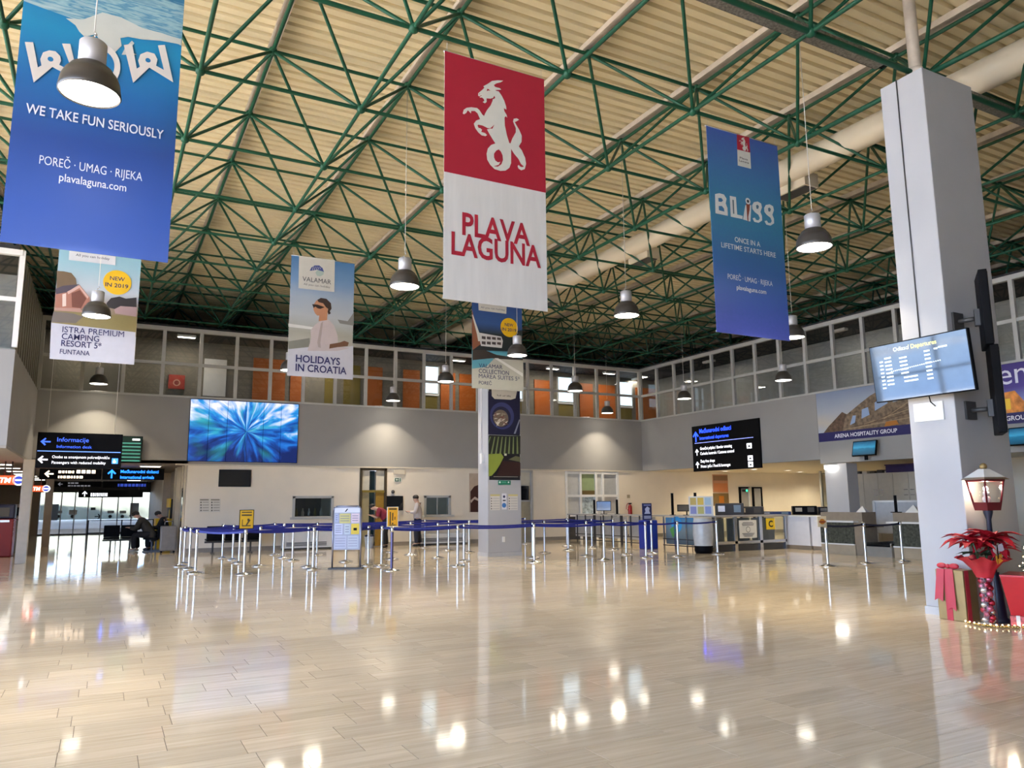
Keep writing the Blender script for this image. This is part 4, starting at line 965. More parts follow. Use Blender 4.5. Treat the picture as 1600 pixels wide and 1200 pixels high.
q = MB(); q.lathe([(.035, -.002), (.035, .002)], WHT, c=(.20, yy-.005, 2.65), n=10, M=Matrix.Rotation(math.pi/2, 4, 'X'), cap0=True, cap1=True); q.box((.185, yy-.006, 2.66), (.20, yy-.003, 2.72), WHT); q.build('wheelchair_symbol', s1)
u = R_(195, 681, 221, 721, 'Y', YB-.1)
t = tv('flight_monitor', u[0]-.15, u[1], u[2], u[3], YB-.05, 'portrait flight monitor with green rows beside the hanging information sign', mat('monitor_dark_green', (0.01, 0.03, 0.025), .2))
q = MB()
for k in range(6): q.box((u[0]-.1, YB-.112, u[3]-.25-k*.11), (u[1]-.05, YB-.108, u[3]-.21-k*.11), flat('#3f8a7c', emit=.3))
q.box((u[1]-.3, YB-.112, u[3]-.14), (u[1]-.08, YB-.108, u[3]-.08), flat('#d8e4dc', emit=.8)); q.build('display_rows', t)
def lit_sign(px, y, label, lines, arr, mt, grp, mt2=None):
    x0, x1, z0, z1 = R_(*px, 'Y', y); t = hang_sign('direction_sign', x0, x1, y, z0, z1, label, Z0, grp); q = MB(); h = z1-z0
    if arr is not None: arrow(q, (x0+.28, y-.004, (z0+z1)/2), h*.75, arr, mt, 0); q.build('arrow', t); q = MB()
    n_ = len(lines)
    for k, (tx, fr) in enumerate(lines):
        if k: q.build('lettering', t); q = MB()
        if tx is None:
            rb_ = random.Random(int(y)+k); xx_ = x0+.55; zz_ = z1-(k+.85)*h/n_*.98
            while xx_ < x0+.55+fr*(x1-x0): w_ = rb_.uniform(.04, .12); q.box((xx_, y-.006, zz_), (xx_+w_, y-.002, zz_+h/n_*.45), mt); xx_ += w_+.03
            continue
        text(q, tx, mt, (x0+.55, y-.004, z1-(k+.85)*h/n_*0.98), (1, 0, 0), (0, 0, 1), width=fr*(x1-x0), height=h/n_*.52, bold=.02)
    q.build('lettering', t); return t, (x0, x1, z0, z1)
t, u = lit_sign((62, 732, 158, 749), 30.0, 'lit sign with warm white arrow left, above the entrance passage', [(None, .26), (None, .40)], math.pi, WWM, 'lit signs over the entrance passage')
q = MB()
for k in range(4): q.rbox((u[1]-.75+k*.15, 29.99, u[2]+.2-.0), (u[1]-.64+k*.15, 29.996, u[2]+.31), WWM, .002)
q.build('symbols', t)
lit_sign((161, 731, 256, 750), 30.0, 'blue lit sign reading Međunarodni dolasci in the entrance passage', [('Međunarodni dolasci', .62), ('International arrivals', .55)], math.pi/2*3, CYB, 'lit signs over the entrance passage')
lit_sign((82, 752, 158, 761), 36.0, 'dim second-row sign with left arrow in the entrance passage', [(None, .2), (None, .45)], math.pi, flat('#8a8a92', emit=.3), 'dim signs in the entrance passage')
lit_sign((161, 752, 231, 762), 36.0, 'dim blue second-row sign in the entrance passage', [(None, .6)], None, flat('#2a3f9c', emit=.5), 'dim signs in the entrance passage')
lit_sign((123, 766, 223, 777), 45.0, 'black sign with upward arrow above the glass entrance doors', [(None, .25)], math.pi/2*3, WHT, None)
# ---- ATM signs
def atm_sign(px, y, label, txt, d):
    x0, x1, z0, z1 = R_(*px, 'Y', y); r = (z1-z0)*.62
    t = thing('atm_sign', ((x0+x1)/2, y, z0), label, 'sign', 'red ATM signs under the left gallery')
    OR = flat('#f0461e', emit=.9)
    MB().box((x0-.6*d, y, z0), (x1, y+.12, z1), OR).build('lightbox', t)
    MB().lathe([(r, 0), (r, .12)], flat('#dfe2ea', emit=.8), c=(x1+r*.55, y+.12, (z0+z1)/2), n=24, M=Matrix.Rotation(math.pi/2, 4, 'X'), cap0=True, cap1=True).build('round_badge', t)
    MB().lathe([(r*.72, 0), (r*.72, .01)], flat('#2b3fa8', emit=.6), c=(x1+r*.55, y, (z0+z1)/2), n=24, M=Matrix.Rotation(math.pi/2, 4, 'X'), cap0=True, cap1=True).build('badge_disc', t)
    q = MB(); text(q, 'ATM', flat('#fff4ee', emit=1.2), (x1-.12, y-.004, z0+.22*(z1-z0)), (1, 0, 0), (0, 0, 1), height=(z1-z0)*.55, align='R', bold=.03, shear=.15)
    q.build('lettering', t); MB().box((x1, y-.016, (z0+z1)/2-.02), (x1+r*1.1, y-.012, (z0+z1)/2+.02), flat('#ffffff', emit=1.0)).build('badge_stripe', t)
    MB().tube((x0+.1, y+.06, z1), (x0+.1, y+.06, Z0), .02, M_DGREY).tube((x1-.1, y+.06, z1), (x1-.1, y+.06, Z0), .02, M_DGREY).build('hanger', t)
atm_sign((0, 743, 23, 757), 26.0, 'larger red ATM lightbox sign at the left edge', 'ATM', 1)
atm_sign((47, 759, 68, 768), 32.0, 'smaller red ATM lightbox sign further back', 'ATM', 0)
# cash machines
def cash(x, y, col, hood, label, txt):
    t = thing('cash_machine', (x, y, 0), label, 'cash machine', 'cash machines under the left gallery')
    MB().rbox((x-.36, y-.3, 0), (x+.36, y+.4, 1.15), col, .03).build('cabinet', t)
    MB().rbox((x-.36, y-.22, 1.15), (x+.36, y+.4, 1.6), hood, .04).build('hood', t)
    MB().box((x-.22, y-.235, 1.22), (x+.22, y-.22, 1.5), M_SCREEN).build('screen', t)
    MB().box((x-.25, y-.36, 1.05), (x+.25, y-.2, 1.12), M_STEEL).build('keypad_shelf', t)
    if txt:
        q = MB(); text(q, 'ATM', flat('#f6d6cc'), (x+.361, y-.12, .45), (0, 0, 1), (0, 1, 0) if False else (0, -1, 0), height=.22); q.build('lettering', t)
    return t
cash(-2.75, 28.7, flat('#a8281a', .4), flat('#1c2340', .4), 'red and dark blue cash machine at the left edge', True)
cash(-2.62, 31.6, mat('cash_machine_beige', (0.40, 0.34, 0.27), .4), mat('cash_machine_beige', (0.40, 0.34, 0.27), .4), 'beige cash machine with rounded hood', False)
# slim posts under the left gallery
for xx, yy_, nm in ((-1.86, 24.9, 'column_lobby'), (-1.86, 35.0, 'column_lobby_rear'), (2.2, 33.5, 'column_passage')):
    MB().rbox((xx-.13, yy_-.13, 0), (xx+.13, yy_+.13, Z0-.06), mat('beige_column', (0.48, 0.42, 0.33), .5), .01).build(nm, kind='structure')
# ceiling light strips of the passage
for r_, xx in enumerate((-2.9, 1.35)):
    for k in range(7):
        yy_ = 28.6+k*2.6
        t = thing('ceiling_light', (xx, yy_, Z0-.03), '%s light panel from the hall in the %s row of the entrance passage' % (('first', 'second', 'third', 'fourth', 'fifth', 'sixth', 'seventh')[k], ('left', 'right')[r_]), 'lamp', 'ceiling light panels of the entrance passage')
        MB().box((xx-.34, yy_-.2, Z0-.04), (xx+.34, yy_+.2, Z0-.004), M_WHITE).build('frame', t); MB().box((xx-.3, yy_-.16, Z0-.046), (xx+.3, yy_+.16, Z0-.04), M_LIGHT).build('diffuser', t)
# entrance doors
en = thing('door_3', (-.3, 48.6, 0), 'wide glazed entrance with sliding doors and daylight outside', None, kind='structure')
ex0, ex1, ez = -3.0, 2.38, 2.28
M_ALU = mat('door_aluminium', (0.35, 0.36, 0.38), .4, .6)
xs = [ex0+(ex1-ex0)*f for f in (0, .09, .19, .31, .43, .55, .70, .83, 1)]
for x_ in xs: MB().box((x_-.03, 48.57, 0), (x_+.03, 48.65, ez), M_ALU).build('mullion', en)
MB().box((ex0, 48.55, ez), (ex1, 48.7, Z0), M_DGREY).build('head_panel', en); MB().box((ex0, 48.57, 0), (ex1, 48.65, .06), M_DGREY).build('threshold', en)
for a_, b_ in zip(xs[:-1], xs[1:]): MB().box((a_+.03, 48.60, .06), (b_-.03, 48.61, ez), M_GLASS).build('pane', en)
q = Print('Y', 48.59, (0, -1, 0))
for x_, y_ in ((91, 807), (113, 807), (172, 807), (191, 807)): q.disc(x_, y_, .09, '#14161c', 16); q.rect(x_-4, y_-9, x_+6, y_-5, '#c9d4e0')
q.rect(74, 788, 90, 813, '#9db8dc'); q.rect(142, 793, 149, 797, '#20242c'); q.rect(204, 786, 216, 806, '#b8d0e8'); q.rect(108, 797, 120, 804, '#e0e4ea')
q.build('stickers', en)
q = MB(); c0 = at(153, 807, 'Y', 48.58); c1 = at(207, 806, 'Y', 48.58); arrow(q, c0, .32, 0, M_BLACK, 0); arrow(q, c1, .36, math.pi, M_BLACK, 0); q.build('arrow_stickers', en)
wall('wall_entrance_front', [((-14, 48.5, 0), (ex0, 48.7, Z0)), ((ex1, 48.5, 0), (3, 48.7, Z0))], MATS['entrance_wall'])
wall('sun_blocker_outside', [((-70, 49.3, 6.0), (40, 108, 6.3))], M_WHITE)  # slab added out of view to keep the sun off the entrance forecourt
# outdoor: low hedge and hill seen through the doors
MB().ball((-6, 112, -3), 9, mat('hillside', (0.16, 0.18, 0.15), .9, var=.3, scale=.4), n=20, sc=(3.2, .6, 1)).build('hill', kind='structure')
# glass railing
rl = thing('glass_railing', (.4, 32.4, 0), 'glass railing with black posts before the entrance doors', 'railing')
for x_ in (-.42, .68, 1.75): MB().box((x_-.02, 32.38, 0), (x_+.02, 32.42, 1.02), M_BLACK).build('post', rl)
for zz in (.55, 1.0): MB().tube((-.42, 32.4, zz), (1.75, 32.4, zz), .014, M_BLACK).build('rail', rl)
for a_, b_ in ((-.40, .66), (.70, 1.73)): MB().box((a_, 32.395, .08), (b_, 32.405, .98), M_GLASS).build('pane', rl)
# wall of the passage: door frames and yellow car hire stand
pd = thing('door_4', (2.39, 29.0, 0), 'framed service door at the hall end of the passage', None, kind='structure')
for yy_ in (27.6, 28.6): MB().box((2.33, yy_-.05, 0), (2.39, yy_+.05, Z0), M_BEIGE).build('jamb', pd)
MB().box((2.36, 27.65, 0), (2.388, 28.55, 2.1), mat('brown_leaf', (0.13, 0.09, 0.05), .5)).build('leaf', pd)
MB().box((2.35, 27.8, 1.0), (2.358, 28.4, 2.0), M_GLASS).build('pane', pd)
for yy_ in (29.6, 30.4): MB().box((2.25, yy_-.1, 0), (2.39, yy_+.1, Z0), M_BEIGE).build('trim_%d' % (4 if yy_ < 30 else 5), kind='structure')
cs = thing('car_hire_stand', (2.0, 31.4, 0), 'yellow and black car hire counter sign behind the seated people', 'stand')
YEL = flat('#e0b81c'); 
MB().rbox((1.75, 30.9, 0), (2.3, 32.2, 1.05), YEL, .02).build('counter', cs); MB().box((2.2, 30.7, 1.05), (2.3, 32.3, 1.75), flat('#1a1710')).build('back_panel', cs)
MB().box((2.16, 30.7, 1.45), (2.2, 32.3, 1.78), YEL).build('header', cs)
MB().lathe([(.16, 0), (.16, .01)], YEL, c=(2.19, 31.0, 1.22), n=18, M=Matrix.Rotation(-math.pi/2, 4, 'Y'), cap0=True, cap1=True).build('ring_mark', cs)

# ================================================================== QUEUE POSTS
M_BELT = mat('blue_belt_webbing', (0.008, 0.016, 0.20), 0.5, var=0.15, scale=20)
M_BELTD = mat('navy_belt_webbing', (0.008, 0.008, 0.03), 0.5, var=0.15, scale=20)
me_base = MB().lathe([(.19, 0), (.19, .012), (.175, .024), (.06, .045), (.04, .06)], M_CHROME, n=24, cap0=True).mesh('base')
me_pole = MB().lathe([(.032, .05), (.032, .88)], M_STEEL, n=14).mesh('pole')
me_poled = MB().lathe([(.034, .05), (.034, .88)], mat('violet_anodised_post', (0.10, 0.085, 0.16), 0.3, 0.7), n=14).mesh('pole')
me_head = MB().lathe([(.036, .87), (.040, .875), (.040, .965), (.032, .975), (.001, .976)], M_CHROME, n=14).mesh('head')
me_clip = MB().box((-.048, -.02, .89), (-.036, .02, .955), M_BLACK).mesh('clip')
def post(x, y, label, dark=False, grp='belt posts of the queue area'):
    t = thing('queue_post', (x, y, 0), label, 'queue post', grp)
    inst(me_base, 'base', t); inst(me_poled if dark else me_pole, 'pole', t); inst(me_head, 'head', t); inst(me_clip, 'clip', t)
    return t
def belt(t, p, q, mt=None, z=.922, sag=.03):
    a, b_ = Vector((p[0], p[1], z)), Vector((q[0], q[1], z)); d = (b_-a).normalized(); a += d*.04; b_ -= d*.04
    n = 8; h = .023; up = []; side = Vector((d.y, -d.x, 0))*.0015
    for i in range(n+1):
        u = i/n; up.append(a.lerp(b_, u)-Vector((0, 0, sag*4*u*(1-u))))
    m_ = MB(); V = []
    for s_ in (1, -1):
        for c_ in up: V += [c_+side*s_+Vector((0, 0, h)), c_+side*s_-Vector((0, 0, h))]
    k = 2*(n+1); Fx = []
    for i in range(n): Fx += [(2*i, 2*i+1, 2*i+3, 2*i+2), (k+2*i, k+2*i+2, k+2*i+3, k+2*i+1), (2*i, 2*i+2, k+2*i+2, k+2*i), (2*i+1, k+2*i+1, k+2*i+3, 2*i+3)]
    m_.add(V, Fx, mt or M_BELT).build('belt', t)
ORD = ['first', 'second', 'third', 'fourth', 'fifth', 'sixth', 'seventh', 'eighth', 'ninth', 'tenth', 'eleventh', 'twelfth', 'thirteenth', 'fourteenth', 'fifteenth']
ROWS = [
 ('front row', [(2.84,17.93,0),(4.46,18.41,0),(6.12,18.39,0),(7.69,17.34,0),(9.82,17.33,0),(11.78,17.05,0),(13.11,16.99,0),(14.13,16.88,0),(15.72,17.05,0)]),
 ('second row', [(1.94,18.88,0),(4.51,19.15,0),(5.90,18.75,0),(8.50,18.76,0),(10.58,18.75,0),(12.21,18.54,0),(13.44,18.33,0),(14.38,18.35,0)]),
 ('third row', [(1.94,20.3,0),(3.54,20.12,0),(5.79,20.35,0),(7.14,20.54,0),(8.38,20.27,0),(11.94,20.44,0),(14.55,20.52,0)]),
 ('fourth row', [(1.80,21.2,0),(3.27,21.54,0),(4.68,21.66,0),(8.22,22.02,0),(10.18,22.08,0),(13.2,21.09,0),(14.58,21.8,0)]),
 ('fifth row', [(1.98,22.15,0),(3.3,22.9,0),(4.67,22.86,0),(5.84,23.69,0),(8.16,23.52,0),(10.04,23.37,0),(14.52,23.28,0)]),
 ('rearmost row', [(3.16,23.91,0),(4.73,24.48,0),(9.94,25.21,0),(13.95,25.28,0)])]
grid = []
for rn, ps in ROWS:
    row = []
    for k, (x, y, _) in enumerate(ps):
        nm = 'last' if k == len(ps)-1 else ORD[k]
        row.append((post(x, y, ('steel belt post, %s in the %s of the queue' % ((nm+' from left') if nm != 'last' else 'rightmost', rn))), (x, y)))
    for (t, p), (t2, q2) in zip(row[:-1], row[1:]):
        if (Vector(p)-Vector(q2)).length < 5.4 and not (rn == 'third row' and p[0] == 8.38): belt(t, p, q2)
    grid.append(row)
# side runs
for a_, b_ in (((0, 0), (1, 0)), ((1, 0), (2, 0)), ((2, 0), (3, 0)), ((3, 0), (4, 0)), ((2, -1), (3, -1)), ((3, -1), (4, -1)), ((4, 1), (5, 0))):
    t, p = grid[a_[0]][a_[1]]; _, q2 = grid[b_[0]][b_[1]]; belt(t, p, q2)
# violet post with orange warning sign in front
vp = post(5.91, 17.03, 'violet post carrying the narrow orange warning sign', True, None); belt(vp, (5.91, 17.03), (7.69, 17.34))
def post_sign(name, x, y, w, h, z, label, face, ink, border=None):
    t = thing(name, (x, y, z), label, 'sign')
    MB().box((x-w/2, y-.02, z), (x+w/2, y-.005, z+h), border or M_BLACK).build('frame', t)
    MB().box((x-w/2+.015, y-.024, z+.015), (x+w/2-.015, y-.02, z+h-.015), face).build('face', t)
    q = MB(); yy = y-.026
    for pts in ink: q.poly([(x+a*w, yy, z+b*h) for a, b in pts], M_BROWN)
    q.build('pictogram', t); MB().tube((x, y, z-.02), (x, y, z+h*.5), .012, M_DGREY).build('stem', t)
    return t
YO = flat('#eeb02a')
def bar(a, b, w=.8, x=0): return [(x-w/2, a), (x+w/2, a), (x+w/2, b), (x-w/2, b)]
post_sign('warning_sign', 5.91, 17.03, .27, .45, .99, 'narrow orange and white warning sign on the violet post', YO, [bar(.85, .93, .7), bar(.12, .75, .10, -.22), bar(.3, .7, .10, 0), bar(.12, .2, .12, 0), bar(.35, .5, .08, .2), bar(.06, .1, .6)], flat('#e8e4da'))
post_sign('warning_sign', 2.84, 17.93, .31, .42, .985, 'yellow warning sign with black frame on the front left belt post', flat('#c9a01e'), [bar(.84, .9, .7), bar(.68, .76, .7), [(-.3, .14), (.3, .14), (.3, .2), (-.3, .2)], [(-.05, .2), (.05, .2), (.28, .46), (.16, .5)], bar(.42, .54, .14, .12), bar(.14, .5, .05, -.28)])
# queue by the check-in desks
rp_ = [(14.85, 12.5), (16.17, 12.5), (17.45, 12.45)]
rt = [post(x, y, 'thin steel belt post before the check-in desks, %s' % s_, grp='belt posts before the check-in desks') for (x, y), s_ in zip(rp_, ('leftmost, holding a round sign', 'the middle one of three', 'rightmost, close to the near column'))]
belt(rt[0], rp_[0], rp_[1], M_BELTD); belt(rt[1], rp_[1], rp_[2], M_BELTD)
t = thing('post_sign', (14.75, 12.48, .98), 'cream sign with round emblem on the leftmost check-in belt post', 'sign')
MB().rbox((14.56, 12.46, .90), (14.86, 12.475, 1.14), flat('#d9d2bb'), .004).build('plate', t)
MB().lathe([(.09, 0), (.09, .004)], flat('#c98a2a'), c=(14.71, 12.46, 1.02), n=20, M=Matrix.Rotation(math.pi/2, 4, 'X') @ Matrix.Diagonal((1, .7, 1, 1)), cap0=True, cap1=True).build('emblem', t)
MB().box((14.60, 12.452, 1.0), (14.82, 12.456, 1.03), flat('#8a3a28')).build('emblem_bar', t)

# ---- information stand with leaflets
ist = thing('information_stand', (5.19, 18.2, 0), 'tall information stand with pinned notices among the belt posts', 'stand')
ang = math.radians(-26); MR = Matrix.Translation((5.19, 18.2, 0)) @ Matrix.Rotation(ang*1.0, 4, 'Z')
ALU = mat('stand_aluminium', (0.30, 0.30, 0.36), .35, .8)
fr = MB()
pts = [(-.33, 0, .02), (-.33, 0, 1.36), (-.30, 0, 1.43), (-.24, 0, 1.46), (.24, 0, 1.46), (.30, 0, 1.43), (.33, 0, 1.36), (.33, 0, .02)]
fr.path([MR @ Vector(p_) for p_ in pts], .022, ALU, n=8).build('frame', ist)
MB().box((-.40, -.14, 0), (.40, .14, .03), M_DGREY, MR).build('base', ist)
MB().box((-.31, -.012, .44), (.31, .012, 1.44), flat('#a2a8bc'), MR).build('board', ist)
def sheet(x0, x1, z0, z1, c, lines=3, lc='#6a7088'):
    o = MB().box((x0, -.018, z0), (x1, -.0125, z1), flat(c), MR).build('sheet', ist)
    q = MB()
    for k in range(lines): zz = z1-(k+1)*(z1-z0)/(lines+1); q.box((x0+.02, -.0195, zz-.008), (x1-.03, -.018, zz+.006), flat(lc), MR)
    if lines: q.build('print_lines', o)
sheet(-.30, .30, 1.31, 1.42, '#d6d8e0', 0); MB().poly([MR @ Vector(p_) for p_ in ((-.06, -.02, 1.33), (-.03, -.02, 1.33), (.02, -.02, 1.40), (-.01, -.02, 1.40))], M_BLACK).build('logo_stroke', ist)
sheet(-.29, -.20, 1.10, 1.29, '#a9b0cc'); sheet(-.18, .08, 1.06, 1.29, '#c9c07a'); sheet(.10, .29, 1.07, 1.29, '#d8c4cc')
sheet(-.29, -.10, .80, 1.05, '#c4c8de', 4); sheet(-.06, .08, .80, 1.04, '#bcc6d0'); sheet(.10, .29, .80, 1.05, '#d8bc3c', 0)
MB().box((.155, -.021, .89), (.235, -.018, .95), M_BLACK, MR).build('bag_symbol', ist)
sheet(-.29, .0, .47, .77, '#b8bcd0', 4, '#8f94ae'); sheet(.02, .28, .47, .77, '#bcc2d0', 4, '#8f94ae')

# ================================================================== FAR COLUMN PRINTS
YC = 19.9
po = thing('column_poster', (10.31, YC, 2.17), 'tall black poster with pasta plate and vineyard on the far column', 'poster')
MB().box((9.81, YC-.015, 2.17), (10.82, YC, 5.2), flat('#15151c')).build('panel', po)
q = Print('Y', YC-.015, (0, -1, 0)); s9 = 16/3
def tp(pts): return T(pts, 700, 600, s9)
q.poly(tp([(335,60),(600,60),(600,420),(335,420)]), '#1a1a38')
q.disc(700+450/s9, 600+265/s9, .40, '#3a3f6e', sc=(1, 1)); q.disc(700+445/s9, 600+275/s9, .31, '#20203c')
q.disc(700+440/s9, 600+285/s9, .25, '#7a6a58')
rn = random.Random(5)
for k in range(26):
    a_ = rn.random()*6.28; r_ = rn.random()*62; cx, cy_ = 440+r_*math.cos(a_), 285+r_*.9*math.sin(a_); l_ = 18+rn.random()*22; b2 = rn.random()*3.14
    dx, dy = l_*math.cos(b2), l_*math.sin(b2); ox, oy = -dy*.14, dx*.14
    q.poly(tp([(cx-dx+ox, cy_-dy+oy), (cx+ox*2.2, cy_+oy*2.2), (cx+dx, cy_+dy), (cx-ox*.6, cy_-oy*.6)]), rn.choice(['#d8ceb8', '#a89a80', '#e6dcc8', '#7a5444']))
q.poly(tp([(545,415),(560,415),(598,300),(590,295)]), '#8f93a8')
q.poly(tp([(360,45),(575,48),(560,120),(520,132),(385,125),(362,100)]), '#cfc8b8')
q.text('full of life', 700+405/s9, 600+104/s9, 700+520/s9, 600+106/s9, '#3a3630', cap=.05)
q.rect(700+335/s9, 600+425/s9, 700+600/s9, 600+432/s9, '#b8b8b8')
q.poly(tp([(335,432),(600,432),(600,585),(335,585)]), '#23261c')
for k in range(8): q.poly(tp([(352+k*31,440),(360+k*31,440),(342+k*36-12,582),(328+k*36-12,582)] if k else [(345,440),(355,440),(336,500),(334,480)]), '#7d8a58')
q.poly(tp([(335,585),(440,580),(460,610),(430,670),(400,720),(360,765),(335,770)]), '#8c9a3c')
q.poly(tp([(450,640),(600,655),(600,765),(400,765)]), '#341a16')
q.poly(tp([(500,630),(560,600),(598,610),(598,650)]), '#6a6a4a'); q.rect(700+465/s9, 600+580/s9, 700+485/s9, 600+598/s9, '#c9c9b4')
q.rect(700+375/s9, 600+770/s9, 700+580/s9, 600+776/s9, '#9a968e')
q.build('print', po)
t = thing('exit_sign', (10.29, YC, 2.03), 'green running-man exit sign on the far column under the poster', 'sign')
MB().box((10.10, YC-.02, 2.03), (10.50, YC, 2.155), flat('#1f7a5c')).build('plate', t); q = Print('Y', YC-.02, (0, -1, 0)); q.disc(781, 753.5, .03, '#dff0e6', 10); q.disc(794.5, 753.5, .025, '#dff0e6', 10); q.rect(784, 752.5, 791, 754.6, '#4fa284'); q.build('print', t)
for k, (x0, lab) in enumerate(((766, 'left notice sheet with small icons on the far column'), (794, 'right notice sheet with small icons on the far column'))):
    t = thing('notice_sheet', (10, YC, 1.3), lab, 'notice'); q = Print('Y', YC, (0, -1, 0)); q.rect(x0, 772.5, x0+15, 797, '#cfcac0'); q.rect(x0, 772.5, x0+15, 775, '#c9bd7a')
    for j in range(5): q.rect(x0+1, 778+j*4, x0+2.5, 779.8+j*4, '#3c3c44'); q.rect(x0+4, 778.4+j*4, x0+14, 779.2+j*4, '#a9a6a2')
    q.build('sheet', t)
t = thing('notice_sheet', (10.2, YC, 1.3), 'narrow notice with blue face mask symbol on the far column', 'notice'); q = Print('Y', YC, (0, -1, 0)); q.rect(784, 771, 791.5, 796, '#d9dae0'); q.disc(787.6, 776, .04, '#2a3358', 12); q.disc(787.6, 789.5, .07, '#3f78b8', 14); q.rect(785.5, 781, 790, 783, '#3c3c44'); q.build('sheet', t)
MB().rbox((10.22, YC-.03, .40), (10.30, YC, .55), M_WHITE, .006).build('wall_socket', label='small white socket box low on the far column', cat='socket')

# ================================================================== RIGHT WALL THINGS
XW = XR
def xb(y0, y1, z0, z1, x0, x1, mt): return MB().box((x0, y0, z0), (x1, y1, z1), mt)
ds = thing('directions_board', (XW, 21.9, 2.68), 'black lit board reading Međunarodni odlasci on the right wall band', 'sign')
xb(20.1, 23.69, 2.68, 4.48, XW-.07, XW-.001, M_BLACK).build('casing', ds)
q = MB(); xx = XW-.074; RT, UP = (0, -1, 0), (0, 0, 1)
def tx(s_, y, z, w, h, mt, b=.012): text(q, s_, mt, (xx, y, z), RT, UP, width=w, height=h, bold=b)
DB = flat('#2448ff', emit=1.3)
tx('Međunarodni odlasci', 23.25, 4.18, 1.75, .17, DB); tx('International departures', 23.25, 3.92, 1.6, .13, DB)
q.box((xx-.003, 20.4, 3.79), (xx, 23.55, 3.81), flat('#7a86d8', emit=1.0))
tx('Granični prijelaz / Border crossing', 23.25, 3.52, 1.75, .11, WHT); tx('Carinska kontrola / Customs control', 23.25, 3.32, 1.85, .11, WHT)
tx('Duty free shops', 23.25, 3.02, .80, .11, WHT); tx('Hrana i piće / Food & beverages', 23.25, 2.82, 1.62, .11, WHT)
q.build('lettering', ds)
def xarrow(c, s_, mt):
    o = MB()
    for pts in ([(-.08, -.5), (.08, -.5), (.08, .42), (-.08, .42)], [(0, .5), (-.40, .08), (-.30, -.04), (0, .26)], [(0, .5), (0, .26), (.30, -.04), (.40, .08)]):
        o.poly([Vector(c)+Vector((0, -a*s_, b*s_)) for a, b in pts], mt)
    return o
for c_, s_, m_ in (((xx, 23.47, 4.06), .42, DB), ((xx, 23.44, 3.44), .26, WHT), ((xx, 23.44, 2.94), .26, WHT)): xarrow(c_, s_, m_).build('arrow', ds)
for yy_, zz, k in ((20.62, 3.5, 0), (20.6, 3.05, 1), (20.6, 2.82, 2)):
    o = MB().rbox((xx-.004, yy_-.12, zz-.09), (xx, yy_+.12, zz+.10), WHT, .002).build('symbol_plate', ds)
    MB().box((xx-.007, yy_-.05, zz-.04), (xx-.004, yy_+.05, zz+.02), M_BLACK).build('symbol', o)
# hospitality posters over the desks
def arena(y0, y1, z0, z1, label, first):
    t = thing('wall_poster', (XW, (y0+y1)/2, z0), label, 'poster')
    SKYM = ramp_mat('print_poster_sky', [(0, '#9fb2d2'), (.4, '#b9b4a8'), (.6, '#a4aab4'), (1, '#7f8ea8')], 'Z', noise=.3, nscale=2) if first else ramp_mat('print_poster_dusk', [(0, '#b9c4e4'), (.3, '#8f9ad0'), (.6, '#4a3a8c'), (1, '#3a2a78')], 'Z')
    xb(y0, y1, z0, z1, XW-.03, XW-.001, SKYM).build('panel', t)
    w_, h_ = y1-y0, z1-z0
    def U(pts, l): return [(XW-.03-l, y1-a*w_, z0+b*h_) for a, b in pts]
    q = MB(); ST = mat('print_stone', (0.17, 0.12, 0.075), .6, var=.55, scale=9); HO = flat('#8fa6c8')
    q.poly(U([(0, 0), (1, 0), (1, .18), (0, .18)], .008), flat('#1f1c58'))
    if first:
        q.poly(U([(.06, .18), (.12, .30), (.28, .56), (.33, .50), (.46, .66), (.58, .80), (.70, .90), (.82, .97), (1, 1), (1, .18)], .004), ST)
        q.poly(U([(.06, .18), (.12, .30), (.28, .56), (.32, .5), (.27, .18)], .0045), mat('print_stone_dark', (0.10, 0.06, 0.035), .6, var=.5, scale=12))
        for k, pts in enumerate(([(.355, .28), (.39, .46), (.425, .46), (.41, .32)], [(.48, .38), (.49, .56), (.555, .59), (.565, .44)], [(.62, .50), (.625, .66), (.70, .72), (.755, .62)], [(.80, .62), (.83, .78), (.95, .78), (.93, .66)])): q.poly(U(pts, .006), HO)
        for k in range(5): q.poly(U([(.30+k*.1, .20+k*.03), (1, .30+k*.085), (1, .315+k*.085), (.30+k*.1, .215+k*.03)], .0052), flat('#5a4632' if k % 2 else '#9a8668'))
        q.poly(U([(.70, .18), (.72, .27), (.82, .28), (.84, .20)], .0055), flat('#a86a1e'))
    else:
        q.poly(U([(.60, .18), (.62, .52), (.74, .54), (.80, .34), (1, .36), (1, .18)], .004), mat('print_warm_tower', (0.75, 0.25, 0.05), .6, var=.5, scale=5))
        q.poly(U([(.64, .24), (.65, .42), (.70, .42), (.70, .24)], .005), flat('#f0c83c')); q.poly(U([(.01, .18), (.62, .3), (.60, .18)], .0045), mat('print_warm_tower', (0.75, 0.25, 0.05)))
    q.build('print', t)
    q = MB(); text(q, 'ARENA HOSPITALITY GROUP', flat('#e6e6ee'), (XW-.042, (y0+y1)/2, z0+.055*h_), RT, UP, width=.64*w_, height=.075*h_, align='C', bold=.02)
    q.build('lettering', t)
    if not first:
        q = MB(); text(q, 'en', flat('#e6e6f4'), (XW-.042, 11.60, z0+.66*h_), RT, UP, height=.36*h_); q.build('large_lettering', t)
    return t
arena(14.05, 17.54, 3.41, 5.02, 'poster of ancient stone arches left of the near column', True)
arena(10.33, 13.82, 3.44, 5.02, 'purple poster with orange tower right of the near column', False)
